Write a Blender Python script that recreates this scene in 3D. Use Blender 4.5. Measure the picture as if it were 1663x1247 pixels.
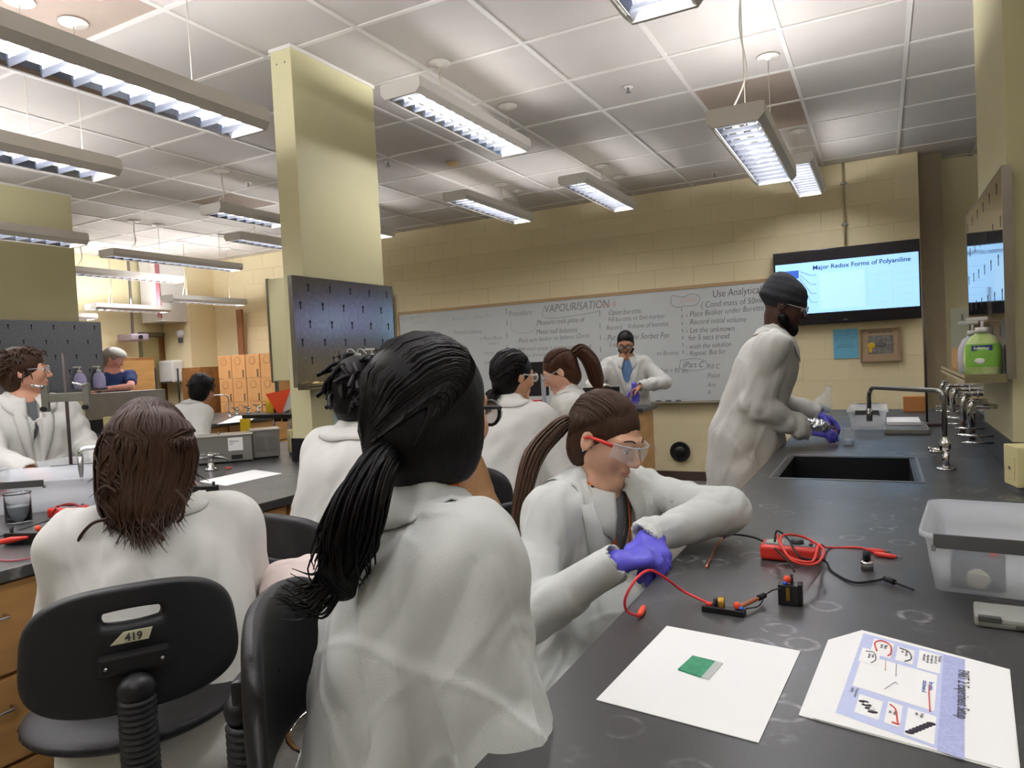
import bpy, bmesh, math, random
import numpy as np
from mathutils import Matrix, Vector
from mathutils.bvhtree import BVHTree
from math import pi, sin, cos, radians

for _o in list(bpy.data.objects): bpy.data.objects.remove(_o)
SC = bpy.context.scene
# ------------------------------------------------------------------ camera
CAM_H = 1.42
FPX, PCX, PCY = 1151.0, 831.5, 623.5
def _n(v):
    v = np.array(v, float); return v / np.linalg.norm(v)
_Y = _n((1431 - PCX, -(556 - PCY), -FPX))
_X = _n((1370 + PCX, 694 - PCY, FPX)); _X = _n(_X - _X.dot(_Y) * _Y)
_Z = np.cross(_X, _Y)
CR = np.array([_X, _Y, _Z])
camd = bpy.data.cameras.new('camera')
camd.sensor_width = 36.0; camd.lens = 36.0 * FPX / 1663.0
camd.clip_start = 0.03; camd.clip_end = 60
cam = bpy.data.objects.new('camera', camd); SC.collection.objects.link(cam)
_m = Matrix([list(CR[0]) + [0], list(CR[1]) + [0], list(CR[2]) + [CAM_H], [0, 0, 0, 1]])
cam.matrix_world = _m
SC.camera = cam
# ------------------------------------------------------------------ world, exposure
w = bpy.data.worlds.new('world'); SC.world = w; w.use_nodes = True
w.node_tree.nodes['Background'].inputs[0].default_value = (0.8, 0.78, 0.72, 1)
w.node_tree.nodes['Background'].inputs[1].default_value = 0.0
SC.view_settings.view_transform = 'Standard'; SC.view_settings.look = 'None'
SC.view_settings.gamma = 1.0; SC.view_settings.use_curve_mapping = False
SC.view_settings.exposure = 0.0
cy = SC.cycles
cy.use_denoising = True
cy.max_bounces = 7; cy.diffuse_bounces = 4; cy.glossy_bounces = 4; cy.transmission_bounces = 6; cy.transparent_max_bounces = 12
cy.caustics_reflective = False; cy.caustics_refractive = False
cy.sample_clamp_indirect = 6.0
TUBE_POWER = 66.0

# ------------------------------------------------------------------ measuring (points on real planes of the room)
def _ray(px, py): return CR @ np.array([px - PCX, -(py - PCY), -FPX])
_C0 = np.array([0, 0, CAM_H])
def at_z(px, py, z): r = _ray(px, py); return _C0 + r * (z - CAM_H) / r[2]
def at_y(px, py, y): r = _ray(px, py); return _C0 + r * y / r[1]
def at_x(px, py, x): r = _ray(px, py); return _C0 + r * x / r[0]
def at_d(px, py, d): return _C0 + _ray(px, py) * d / FPX

# ------------------------------------------------------------------ materials
def srgb(h):
    if isinstance(h, str):
        h = h.lstrip('#'); c = [int(h[i:i + 2], 16) / 255 for i in (0, 2, 4)]
    else: c = list(h)
    return tuple((x / 12.92 if x <= 0.04045 else ((x + 0.055) / 1.055) ** 2.4) for x in c) + (1,)
MATS = {}
def mat(name, col, rough=0.6, metal=0.0, var=0.0, vscale=8.0, bump=0.0, bscale=60.0, spec=0.5, trans=0.0, alpha=1.0,
        emit=None, estr=0.0, ior=1.45, stretch=None, sheen=0.0, sss=0.0, col2=None):
    if name in MATS: return MATS[name]
    m = bpy.data.materials.new(name); m.use_nodes = True
    nt = m.node_tree; b = nt.nodes['Principled BSDF']; c = srgb(col)
    b.inputs['Base Color'].default_value = c; b.inputs['Roughness'].default_value = rough
    b.inputs['Metallic'].default_value = metal; b.inputs['Specular IOR Level'].default_value = spec
    b.inputs['Transmission Weight'].default_value = trans; b.inputs['Alpha'].default_value = alpha
    b.inputs['IOR'].default_value = ior; b.inputs['Sheen Weight'].default_value = sheen
    if sss: b.inputs['Subsurface Weight'].default_value = sss; b.inputs['Subsurface Radius'].default_value = (0.01, 0.004, 0.002)
    if emit: b.inputs['Emission Color'].default_value = srgb(emit); b.inputs['Emission Strength'].default_value = estr
    tc = None
    def coord(sc_):
        nonlocal tc
        if tc is None: tc = nt.nodes.new('ShaderNodeTexCoord')
        mp = nt.nodes.new('ShaderNodeMapping'); nt.links.new(tc.outputs['Object'], mp.inputs[0])
        if stretch: mp.inputs['Scale'].default_value = stretch
        n = nt.nodes.new('ShaderNodeTexNoise'); n.inputs['Scale'].default_value = sc_; n.inputs['Detail'].default_value = 4
        nt.links.new(mp.outputs[0], n.inputs['Vector']); return n
    if var > 0 or col2:
        n = coord(vscale); r = nt.nodes.new('ShaderNodeValToRGB')
        c2 = srgb(col2) if col2 else tuple(min(1, x * (1 + var)) for x in c[:3]) + (1,)
        c1 = c if col2 else tuple(x * (1 - var) for x in c[:3]) + (1,)
        r.color_ramp.elements[0].position = 0.35; r.color_ramp.elements[1].position = 0.65
        r.color_ramp.elements[0].color = c1; r.color_ramp.elements[1].color = c2
        nt.links.new(n.outputs['Fac'], r.inputs[0]); nt.links.new(r.outputs[0], b.inputs['Base Color'])
    if bump > 0:
        n = coord(bscale); bp = nt.nodes.new('ShaderNodeBump'); bp.inputs['Strength'].default_value = min(1, bump)
        bp.inputs['Distance'].default_value = 0.002 if bump <= 1 else 0.002 * bump
        nt.links.new(n.outputs['Fac'], bp.inputs['Height']); nt.links.new(bp.outputs[0], b.inputs['Normal'])
    MATS[name] = m; return m

# ------------------------------------------------------------------ objects
COL = SC.collection
def tag(o, label=None, cat=None, group=None, kind=None):
    if label: o['label'] = label
    if cat: o['category'] = cat
    if group: o['group'] = group
    if kind: o['kind'] = kind
    return o
def thing(name, label, cat, loc=(0, 0, 0), rz=0.0, group=None, rot=None):
    o = bpy.data.objects.new(name, None); COL.objects.link(o)
    o.empty_display_size = 0.05
    o.location = loc; o.rotation_euler = rot if rot else (0, 0, rz)
    return tag(o, label, cat, group)
def link(name, me, m, parent=None, loc=None):
    o = bpy.data.objects.new(name, me); COL.objects.link(o)
    if m is not None and me is not None and len(me.materials) == 0: me.materials.append(m)
    if parent is not None: o.parent = parent
    if loc is not None: o.location = loc
    return o
def copy_tree(o, parent=None):
    c = o.copy(); COL.objects.link(c)
    if parent is not None: c.parent = parent
    for ch in list(o.children): copy_tree(ch, c)
    return c

class MB:
    def __init__(s): s.v = []; s.f = []; s.sm = []
    def add(s, vs, fs, smooth=False):
        o = len(s.v); s.v += [tuple(map(float, v)) for v in vs]
        s.f += [tuple(i + o for i in f) for f in fs]; s.sm += [smooth] * len(fs); return s
    def box(s, a, b, bev=0.0):
        x0, y0, z0 = [min(a[i], b[i]) for i in range(3)]; x1, y1, z1 = [max(a[i], b[i]) for i in range(3)]
        if bev <= 0:
            vs = [(x0, y0, z0), (x1, y0, z0), (x1, y1, z0), (x0, y1, z0), (x0, y0, z1), (x1, y0, z1), (x1, y1, z1), (x0, y1, z1)]
            return s.add(vs, [(0, 3, 2, 1), (4, 5, 6, 7), (0, 1, 5, 4), (1, 2, 6, 5), (2, 3, 7, 6), (3, 0, 4, 7)])
        e = min(bev, (x1 - x0) / 2.01, (y1 - y0) / 2.01, (z1 - z0) / 2.01)
        bm = bmesh.new(); bmesh.ops.create_cube(bm, size=1.0)
        for v in bm.verts: v.co = Vector(((x0 + x1) / 2 + v.co.x * (x1 - x0), (y0 + y1) / 2 + v.co.y * (y1 - y0), (z0 + z1) / 2 + v.co.z * (z1 - z0)))
        bmesh.ops.bevel(bm, geom=bm.edges[:], offset=e, segments=2, affect='EDGES', profile=0.6)
        bm.verts.index_update(); s.add([v.co for v in bm.verts], [[v.index for v in f.verts] for f in bm.faces]); bm.free(); return s
    def tube(s, pts, r, n=8, cap=True, smooth=True):
        pts = [np.array(p, float) for p in pts]; k = len(pts)
        rs = r if hasattr(r, '__len__') else [r] * k
        t0 = _n(pts[1] - pts[0]); up = np.array([0, 0, 1.0]) if abs(t0[2]) < 0.9 else np.array([1.0, 0, 0])
        u = _n(np.cross(t0, up)); vs = []
        for i, p in enumerate(pts):
            t = pts[min(i + 1, k - 1)] - pts[max(i - 1, 0)]; l = np.linalg.norm(t); t = t / l if l > 1e-9 else t0
            u = u - u.dot(t) * t; u = _n(u); w_ = np.cross(t, u)
            for j in range(n):
                a = 2 * pi * j / n; vs.append(p + rs[i] * (cos(a) * u + sin(a) * w_))
        fs = [(i * n + j, i * n + (j + 1) % n, (i + 1) * n + (j + 1) % n, (i + 1) * n + j) for i in range(k - 1) for j in range(n)]
        s.add(vs, fs, smooth)
        if cap: s.f += [tuple(len(s.v) - len(vs) + j for j in reversed(range(n))), tuple(len(s.v) - n + j for j in range(n))]; s.sm += [False, False]
        return s
    def lathe(s, prof, c=(0, 0, 0), n=20, axis='z', smooth=True, a0=0, a1=2 * pi):
        full = abs(a1 - a0 - 2 * pi) < 1e-6; m_ = n if full else n + 1; vs = []
        for (r, z) in prof:
            for j in range(m_):
                a = a0 + (a1 - a0) * j / n; p = (r * cos(a), r * sin(a), z)
                if axis == 'y': p = (p[0], p[2], p[1])
                if axis == 'x': p = (p[2], p[0], p[1])
                vs.append((p[0] + c[0], p[1] + c[1], p[2] + c[2]))
        fs = []
        for i in range(len(prof) - 1):
            for j in range(n):
                j2 = (j + 1) % m_; fs.append((i * m_ + j, i * m_ + j2, (i + 1) * m_ + j2, (i + 1) * m_ + j))
        return s.add(vs, fs, smooth)
    def cyl(s, a, b, r, n=16, r2=None): return s.tube([a, b], [r, r if r2 is None else r2], n=n)
    def prism(s, poly, z0, z1, frame=None):
        n = len(poly); vs = [(p[0], p[1], z0) for p in poly] + [(p[0], p[1], z1) for p in poly]
        if frame: o, u, v_, w_ = [np.array(q, float) for q in frame]; vs = [o + a * u + b_ * v_ + c * w_ for a, b_, c in vs]
        return s.add(vs, [tuple(reversed(range(n))), tuple(range(n, 2 * n))] + [(i, (i + 1) % n, n + (i + 1) % n, n + i) for i in range(n)])
    def sphere(s, c, r, n=12):
        m_ = n // 2; r = r if hasattr(r, '__len__') else (r, r, r)
        prof = [(max(sin(pi * i / m_), 1e-4), -cos(pi * i / m_)) for i in range(m_ + 1)]
        t = MB().lathe(prof, n=n); return s.add([(c[0] + v[0] * r[0], c[1] + v[1] * r[1], c[2] + v[2] * r[2]) for v in t.v], t.f, True)
    def xf(s, M): s.v = [tuple(M @ Vector(v)) for v in s.v]; return s
    def mesh(s, name='m'):
        me = bpy.data.meshes.new(name); me.from_pydata(s.v, [], s.f); me.polygons.foreach_set('use_smooth', s.sm); me.update(); return me
    def build(s, name, m, parent=None, loc=None):
        me = s.mesh(name); bm = bmesh.new(); bm.from_mesh(me); bmesh.ops.recalc_face_normals(bm, faces=bm.faces); bm.to_mesh(me); bm.free()
        return link(name, me, m, parent, loc)
def rrect(w, h, r, n=5):
    out = []
    for cx_, cy_, a in ((w / 2 - r, h / 2 - r, 0), (-w / 2 + r, h / 2 - r, 90), (-w / 2 + r, -h / 2 + r, 180), (w / 2 - r, -h / 2 + r, 270)):
        for i in range(n + 1): t = radians(a + 90 * i / n); out.append((cx_ + r * cos(t), cy_ + r * sin(t)))
    return out
def arc_path(pts, r=0.03, n=5):
    """polyline with rounded corners"""
    pts = [np.array(p, float) for p in pts]; out = [pts[0]]
    for i in range(1, len(pts) - 1):
        a, b, c = pts[i - 1], pts[i], pts[i + 1]; u = _n(a - b); v = _n(c - b)
        d = min(r, np.linalg.norm(a - b) / 2, np.linalg.norm(c - b) / 2)
        p0 = b + u * d; p1 = b + v * d
        for k in range(n + 1): t = k / n; out.append((1 - t) ** 2 * p0 + 2 * t * (1 - t) * b + t * t * p1)
    out.append(pts[-1]); return out
def spline(pts, n=8):
    P = [np.array(p, float) for p in pts]; P = [2 * P[0] - P[1]] + P + [2 * P[-1] - P[-2]]; out = []
    for i in range(1, len(P) - 2):
        for k in range(n):
            t = k / n; a, b, c, d = P[i - 1], P[i], P[i + 1], P[i + 2]
            out.append(0.5 * ((2 * b) + (-a + c) * t + (2 * a - 5 * b + 4 * c - d) * t * t + (-a + 3 * b - 3 * c + d) * t ** 3))
    out.append(P[-2]); return out
def text(s, size, m, parent, loc, rot, name='lettering', thin=0.0, shear=0.0, ext=0.0004, align='LEFT', sx=1.0, lab=None):
    cu = bpy.data.curves.new(name, 'FONT'); cu.body = s; cu.size = size; cu.shear = shear; cu.offset = thin; cu.extrude = ext; cu.align_x = align
    cu.resolution_u = 3; cu.space_line = 0.9
    o = bpy.data.objects.new(name, cu); COL.objects.link(o); cu.materials.append(m)
    o.parent = parent; o.location = loc; o.rotation_euler = rot; o.scale = (sx, 1, 1)
    if lab: o['label'] = lab
    return o

# ------------------------------------------------------------------ signed-distance modelling
def pnoise(P, seed=0):
    P = np.asarray(P, np.float32); i = np.floor(P).astype(np.int64); f = P - i; u = f * f * f * (f * (f * 6 - 15) + 10)
    def g(dx, dy, dz):
        h = (i[:, 0] + dx) * 374761393 + (i[:, 1] + dy) * 668265263 + (i[:, 2] + dz) * 2147483647 + seed * 144269
        h = (h ^ (h >> 13)) * 1274126177; h = h ^ (h >> 16)
        a = (h & 1023) / 1023.0 * 2 * pi; b = ((h >> 10) & 1023) / 1023.0 * 2 - 1; c = np.sqrt(1 - b * b)
        return np.cos(a) * c * (f[:, 0] - dx) + np.sin(a) * c * (f[:, 1] - dy) + b * (f[:, 2] - dz)
    def L(a, b, t): return a + (b - a) * t
    return L(L(L(g(0, 0, 0), g(1, 0, 0), u[:, 0]), L(g(0, 1, 0), g(1, 1, 0), u[:, 0]), u[:, 1]),
             L(L(g(0, 0, 1), g(1, 0, 1), u[:, 0]), L(g(0, 1, 1), g(1, 1, 1), u[:, 0]), u[:, 1]), u[:, 2])
def RC(a, b, ra, rb, k=0.02, sub=False):
    return ('rc', np.array(a, float), np.array(b, float), float(ra), float(rb), k, sub)
def EL(c, r, R=None, k=0.02, sub=False):
    return ('el', np.array(c, float), np.array(r, float) if hasattr(r, '__len__') else np.array([r, r, r], float), np.eye(3) if R is None else np.array(R, float), 0, k, sub)
def BX(c, r, R=None, rd=0.01, k=0.01, sub=False):
    return ('bx', np.array(c, float), np.array(r, float), np.eye(3) if R is None else np.array(R, float), rd, k, sub)
def _bounds(p):
    if p[0] == 'rc': return np.minimum(p[1] - p[3], p[2] - p[4]), np.maximum(p[1] + p[3], p[2] + p[4])
    e = np.sqrt(((p[3] * p[2][:, None]) ** 2).sum(0)) if p[0] == 'el' else (np.abs(p[3]) * p[2][:, None]).sum(0)
    return p[1] - e, p[1] + e
def sdf_mesh(prims, h, disp=None, name='body', relax=0):
    """smooth union of primitives, meshed by surface nets; rows of R are the local axes"""
    lo = np.min([_bounds(p)[0] for p in prims if not p[-1]], 0) - 3 * h; hi = np.max([_bounds(p)[1] for p in prims if not p[-1]], 0) + 3 * h
    n = np.ceil((hi - lo) / h).astype(int) + 1
    F = np.full(n, 1.0, np.float32)
    ax = [lo[i] + h * np.arange(n[i]) for i in range(3)]
    for p in prims:
        k = p[5]; b0, b1 = _bounds(p); pad = k + 2.5 * h
        i0 = np.maximum(0, np.floor((b0 - pad - lo) / h).astype(int)); i1 = np.minimum(n, np.ceil((b1 + pad - lo) / h).astype(int) + 1)
        if (i1 <= i0).any(): continue
        X = (ax[0][i0[0]:i1[0]][:, None, None]).astype(np.float32); Y = ax[1][i0[1]:i1[1]][None, :, None].astype(np.float32); Z = ax[2][i0[2]:i1[2]][None, None, :].astype(np.float32)
        if p[0] == 'rc':
            a, b, ra, rb = p[1:5]; ab = b - a; l2 = max(ab.dot(ab), 1e-12)
            dx, dy, dz = X - a[0], Y - a[1], Z - a[2]
            t = np.clip((dx * ab[0] + dy * ab[1] + dz * ab[2]) / l2, 0, 1)
            D = np.sqrt((dx - t * ab[0]) ** 2 + (dy - t * ab[1]) ** 2 + (dz - t * ab[2]) ** 2) - (ra + (rb - ra) * t)
        else:
            c, r, R = p[1:4]; dx, dy, dz = X - c[0], Y - c[1], Z - c[2]
            q = [R[i, 0] * dx + R[i, 1] * dy + R[i, 2] * dz for i in range(3)]
            if p[0] == 'el':
                k0 = np.sqrt((q[0] / r[0]) ** 2 + (q[1] / r[1]) ** 2 + (q[2] / r[2]) ** 2) + 1e-6
                k1 = np.sqrt((q[0] / r[0] ** 2) ** 2 + (q[1] / r[1] ** 2) ** 2 + (q[2] / r[2] ** 2) ** 2) + 1e-6
                D = k0 * (k0 - 1) / k1
            else:
                rd = p[4]; q = [np.abs(q[i]) - (r[i] - rd) for i in range(3)]
                D = np.sqrt(np.maximum(q[0], 0) ** 2 + np.maximum(q[1], 0) ** 2 + np.maximum(q[2], 0) ** 2) + np.minimum(np.maximum(np.maximum(q[0], q[1]), q[2]), 0) - rd
        S = F[i0[0]:i1[0], i0[1]:i1[1], i0[2]:i1[2]]
        if not p[-1]:
            hh = np.maximum(k - np.abs(S - D), 0) / max(k, 1e-6); S[...] = np.minimum(S, D) - hh * hh * k * 0.25
        else:
            D = -D; hh = np.maximum(k - np.abs(S - D), 0) / max(k, 1e-6); S[...] = np.maximum(S, D) + hh * hh * k * 0.25
    # surface nets
    S = F < 0; c = np.zeros(n - 1, np.uint8)
    for dx in (0, 1):
        for dy in (0, 1):
            for dz in (0, 1): c += S[dx:n[0] - 1 + dx, dy:n[1] - 1 + dy, dz:n[2] - 1 + dz]
    act = (c > 0) & (c < 8); I = np.argwhere(act); idx = np.full(n - 1, -1, np.int64); idx[act] = np.arange(len(I))
    acc = np.zeros((len(I), 3)); cnt = np.zeros(len(I)); cor = [(a, b, d) for a in (0, 1) for b in (0, 1) for d in (0, 1)]
    vals = {q: F[I[:, 0] + q[0], I[:, 1] + q[1], I[:, 2] + q[2]] for q in cor}
    for q in cor:
        for a in range(3):
            if q[a] == 0:
                q2 = list(q); q2[a] = 1; f0 = vals[q]; f1 = vals[tuple(q2)]; mk = (f0 < 0) != (f1 < 0)
                t = f0[mk] / (f0[mk] - f1[mk]); pt = np.tile(np.array(q, float), (mk.sum(), 1)); pt[:, a] = t
                acc[mk] += pt; cnt[mk] += 1
    V = lo + h * (I + acc / cnt[:, None])
    faces = []
    for a in range(3):
        b, d = (a + 1) % 3, (a + 2) % 3
        sl0 = [slice(1, n[i] - 1) for i in range(3)]; sl0[a] = slice(0, n[a] - 1); sl1 = list(sl0); sl1[a] = slice(1, n[a])
        s0 = S[tuple(sl0)]; s1 = S[tuple(sl1)]; E_ = np.argwhere(s0 != s1); off = np.array([1, 1, 1]); off[a] = 0; E_ = E_ + off
        flip = S[E_[:, 0], E_[:, 1], E_[:, 2]]
        def gi(db, dd):
            q = E_.copy(); q[:, b] += db; q[:, d] += dd; return idx[q[:, 0], q[:, 1], q[:, 2]]
        Q = np.stack([gi(-1, -1), gi(0, -1), gi(0, 0), gi(-1, 0)], 1)
        Q[~flip] = Q[~flip][:, ::-1]; faces.append(Q)
    Q = np.concatenate(faces)
    Q = Q[(Q >= 0).all(1)]
    for _ in range(relax):
        A = np.zeros_like(V); C_ = np.zeros(len(V))
        for i in range(4):
            j = (i + 1) % 4; np.add.at(A, Q[:, i], V[Q[:, j]]); np.add.at(A, Q[:, j], V[Q[:, i]]); np.add.at(C_, Q[:, i], 1); np.add.at(C_, Q[:, j], 1)
        V = V * 0.4 + 0.6 * A / C_[:, None]
    if disp is not None:
        nn = np.cross(V[Q[:, 2]] - V[Q[:, 0]], V[Q[:, 3]] - V[Q[:, 1]]); N = np.zeros_like(V)
        for i in range(4): np.add.at(N, Q[:, i], nn)
        N /= np.linalg.norm(N, axis=1)[:, None] + 1e-9
        V = V + N * disp(V)[:, None]
    me = bpy.data.meshes.new(name); me.vertices.add(len(V)); me.vertices.foreach_set('co', V.astype(np.float32).ravel())
    me.loops.add(len(Q) * 4); me.loops.foreach_set('vertex_index', Q.astype(np.int32).ravel())
    me.polygons.add(len(Q)); me.polygons.foreach_set('loop_start', np.arange(len(Q), dtype=np.int32) * 4)
    me.polygons.foreach_set('loop_total', np.full(len(Q), 4, np.int32)); me.polygons.foreach_set('use_smooth', np.ones(len(Q), bool))
    me.update(calc_edges=True); me.validate()
    return me
def sdf_obj(name, prims, h, m, parent, disp=None, relax=0, off=(0, 0, 0)):
    me = sdf_mesh(prims, h, disp, name, relax)
    if any(off): me.transform(Matrix.Translation([-x for x in off]))
    return link(name, me, m, parent)
# ================================================================== MATERIALS
M_wall = mat('wall_paint', '#e8dab2', 0.55, var=0.03, vscale=1.2, bump=0.25, bscale=220)
M_wall_l = mat('wall_paint_light', '#ddd3aa', 0.55, var=0.02, vscale=1.5)
M_col = mat('column_paint', '#c9c39a', 0.45, var=0.02, vscale=2.0)
M_ceil = mat('ceiling_tile_fibre', '#c2bcb4', 0.9, var=0.03, vscale=2.0, bump=0.5, bscale=300)
M_ceil2 = mat('ceiling_tile_darker', '#a39385', 0.9, var=0.05, vscale=3.0, bump=0.5, bscale=300)
M_grid = mat('ceiling_grid_white', '#d8d4cc', 0.5)
M_floor = mat('floor_vinyl', '#7d7c78', 0.35, var=0.12, vscale=30)
M_steel = mat('brushed_steel', '#a7a29a', 0.33, 1.0, var=0.05, vscale=12, bump=0.15, bscale=80)
M_steelm = mat('mirror_steel', '#b9b4ac', 0.13, 1.0, var=0.03, vscale=12)
M_chrome = mat('chrome', '#d5d5d5', 0.1, 1.0)
M_dchrome = mat('dull_chrome', '#8e8d8a', 0.28, 1.0)
M_dark = mat('black_plastic', '#141416', 0.42)
M_blk = mat('black_rubber', '#0e0e10', 0.6)
M_grey = mat('grey_plastic', '#5f5f60', 0.5)
M_white = mat('white_plastic', '#dcdad5', 0.45)
M_cream = mat('cream_plastic', '#d3c994', 0.45)
M_wood = mat('maple_veneer', '#b98d58', 0.4, var=0.13, vscale=3.0, stretch=(1, 1, 6), spec=0.3)
M_wood_d = mat('cabinet_frame_wood', '#a87a44', 0.45, var=0.15, vscale=4.0, stretch=(6, 1, 1), spec=0.3)
M_brown = mat('old_oak', '#8a5f35', 0.5, var=0.2, vscale=4, stretch=(8, 8, 1))
M_card = mat('cardboard', '#d9a268', 0.8, var=0.06, vscale=5)
M_paper = mat('white_paper', '#f1f1ee', 0.7)
M_red = mat('red_plastic', '#d2372c', 0.35)
M_orange = mat('orange_red_plastic', '#f2542c', 0.4)
M_blue = mat('blue_plastic', '#2f5bd0', 0.4)
M_ink = mat('black_ink', '#3a3a40', 0.7)
M_inkg = mat('grey_ink', '#73767a', 0.7)
M_inkf = mat('faded_ink', '#a2a6aa', 0.7)
M_brass = mat('brass', '#b08b3d', 0.3, 1.0)
M_copper = mat('copper_wire', '#e0906a', 0.35, 1.0)
M_glass = mat('clear_glass', '#ffffff', 0.03, trans=1.0, ior=1.45)
M_clear = mat('translucent_plastic', '#e6ebf2', 0.35, trans=0.45, alpha=0.5, ior=1.2)

def epoxy_mat():
    m = bpy.data.materials.new('black_epoxy_resin'); m.use_nodes = True; nt = m.node_tree; b = nt.nodes['Principled BSDF']
    b.inputs['Roughness'].default_value = 0.3; b.inputs['Specular IOR Level'].default_value = 0.55
    N = nt.nodes; L = nt.links
    tc = N.new('ShaderNodeTexCoord')
    def noise(s, d=5):
        n = N.new('ShaderNodeTexNoise'); n.inputs['Scale'].default_value = s; n.inputs['Detail'].default_value = d; L.new(tc.outputs['Object'], n.inputs['Vector']); return n.outputs['Fac']
    def math_(op, a, b_=None, c=None):
        n = N.new('ShaderNodeMath'); n.operation = op; n.use_clamp = op in ('MULTIPLY',)
        for i, q in enumerate((a, b_, c)):
            if q is None: continue
            if isinstance(q, (int, float)): n.inputs[i].default_value = q
            else: L.new(q, n.inputs[i])
        return n.outputs[0]
    def ramp(x, a, b_):
        n = N.new('ShaderNodeMapRange'); n.inputs[1].default_value = a; n.inputs[2].default_value = b_; L.new(x, n.inputs[0]); return n.outputs[0]
    # drying rings left by beakers
    dn = N.new('ShaderNodeVectorMath'); dn.operation = 'ADD'; nz = N.new('ShaderNodeTexNoise'); nz.inputs['Scale'].default_value = 22
    L.new(tc.outputs['Object'], nz.inputs['Vector']); sc = N.new('ShaderNodeVectorMath'); sc.operation = 'SCALE'; sc.inputs[3].default_value = 0.022
    L.new(nz.outputs['Color'], sc.inputs[0]); L.new(tc.outputs['Object'], dn.inputs[0]); L.new(sc.outputs[0], dn.inputs[1])
    vo = N.new('ShaderNodeTexVoronoi'); vo.voronoi_dimensions = '2D'; vo.inputs['Scale'].default_value = 7.5; vo.inputs['Randomness'].default_value = 1.0
    L.new(dn.outputs[0], vo.inputs['Vector'])
    d1 = math_('ABSOLUTE', math_('SUBTRACT', vo.outputs['Distance'], 0.20))
    ring = ramp(d1, 0.045, 0.012)
    msk = ramp(noise(3.1, 3), 0.46, 0.62)
    ring = math_('MULTIPLY', math_('MULTIPLY', ring, msk), ramp(noise(45, 3), 0.35, 0.65))
    smear = math_('MULTIPLY', ramp(noise(9, 6), 0.60, 0.74), ramp(noise(60, 2), 0.4, 0.7))
    grain = ramp(noise(420, 2), 0.3, 0.8)
    cl = ramp(noise(2.3, 4), 0.3, 0.75)
    s = math_('MULTIPLY', ring, 0.20); s = math_('ADD', s, math_('MULTIPLY', smear, 0.10))
    s = math_('ADD', s, math_('MULTIPLY', cl, 0.012)); s = math_('ADD', s, math_('MULTIPLY', grain, 0.018)); s = math_('ADD', s, 0.030)
    cb = N.new('ShaderNodeCombineColor'); L.new(s, cb.inputs[0]); L.new(s, cb.inputs[1]); L.new(math_('MULTIPLY', s, 1.0), cb.inputs[2])
    L.new(cb.outputs[0], b.inputs['Base Color'])
    rr = math_('ADD', math_('MULTIPLY', cl, 0.15), 0.27); L.new(rr, b.inputs['Roughness'])
    return m
M_epoxy = epoxy_mat()
M_seat = mat('black_polyurethane', '#121214', 0.48, bump=0.3, bscale=400)
M_basin = mat('sink_epoxy', '#17171a', 0.35)

# ================================================================== ROOM SHELL
YB = 7.8; CZ = 3.2
XL, XR, YF, YB2 = -9.9, 3.6, -3.6, 8.35
def struct(name, mb, m, parent=None):
    o = mb.build(name, m, parent)
    if parent is None: o['kind'] = 'structure'
    return o
struct('floor', MB().box((XL - 0.1, YF - 0.1, -0.1), (XR + 0.1, YB2 + 0.1, 0)), M_floor)
wb = struct('wall_back', MB().box((-9.3, YB + 0.004, 0), (0.355, YB + 0.7, CZ + 0.02)), M_wall)
struct('wall_back_recess', MB().box((0.35, YB2, 0), (XR, YB2 + 0.1, CZ + 0.02)), M_wall_l)
struct('wall_right', MB().box((XR, YF, 0), (XR + 0.1, YB2, CZ + 0.02)), M_wall_l)
struct('wall_front', MB().box((XL, YF - 0.1, 0), (XR, YF, CZ + 0.02)), M_wall_l)
DY0, DY1 = at_x(225, 560, XL)[1], at_x(283, 560, XL)[1]
_wl = MB().box((XL - 0.1, YF, 0), (XL, DY0, CZ + 0.02)).box((XL - 0.1, DY1, 0), (XL, YB2, CZ + 0.02)).box((XL - 0.1, DY0, 2.12), (XL, DY1, CZ + 0.02))
struct('wall_left', _wl, M_wall_l)
# pier in the back left corner (bright narrow face, shaded broad face)
PY0 = at_x(306, 500, -9.3)[1]
struct('wall_pier', MB().box((XL, PY0, 0), (-9.3, YB + 0.7, CZ + 0.02)), M_wall)
# masonry blocks of the back wall: joints recessed, 22 cm courses
def block_mesh(w_, h_, d=0.003, e=0.003):
    v = [(-w_ / 2, 0, -h_ / 2), (w_ / 2, 0, -h_ / 2), (w_ / 2, 0, h_ / 2), (-w_ / 2, 0, h_ / 2)]
    f = [(x * (1 - 2 * e / w_), -d, z * (1 - 2 * e / h_)) for x, _, z in v]
    mb = MB().add(v + f, [(4, 5, 6, 7), (0, 1, 5, 4), (1, 2, 6, 5), (2, 3, 7, 6), (3, 0, 4, 7)])
    return mb
BW, BH = 0.428, 0.2133
full = block_mesh(BW, BH).mesh('concrete_block'); full.materials.append(M_wall)
half = block_mesh(BW / 2, BH).mesh('concrete_block_half'); half.materials.append(M_wall)
hid = MB(); nb = 0
for r in range(15):
    x = 0.355; z = BH * (r + 0.5); first = r % 2
    while x > -9.3:
        w_ = BW / 2 if first else BW; first = 0
        xc = x - w_ / 2
        behind = (-5.75 < xc < -1.15 and 1.0 < z < 2.0) or xc < -6.6 or (xc < -2.6 and z < 1.0)
        if behind or nb >= 299:
            m_ = block_mesh(w_, BH); hid.add([(v[0] + xc, v[1] + YB + 0.004, v[2] + z) for v in m_.v], m_.f)
        else:
            o = link('concrete_block', full if w_ > 0.3 else half, None, wb); o.location = (xc, YB + 0.004, z); nb += 1
        x -= w_
o = hid.build('concrete_block_rest', M_wall, wb); o['kind'] = 'stuff'

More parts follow.
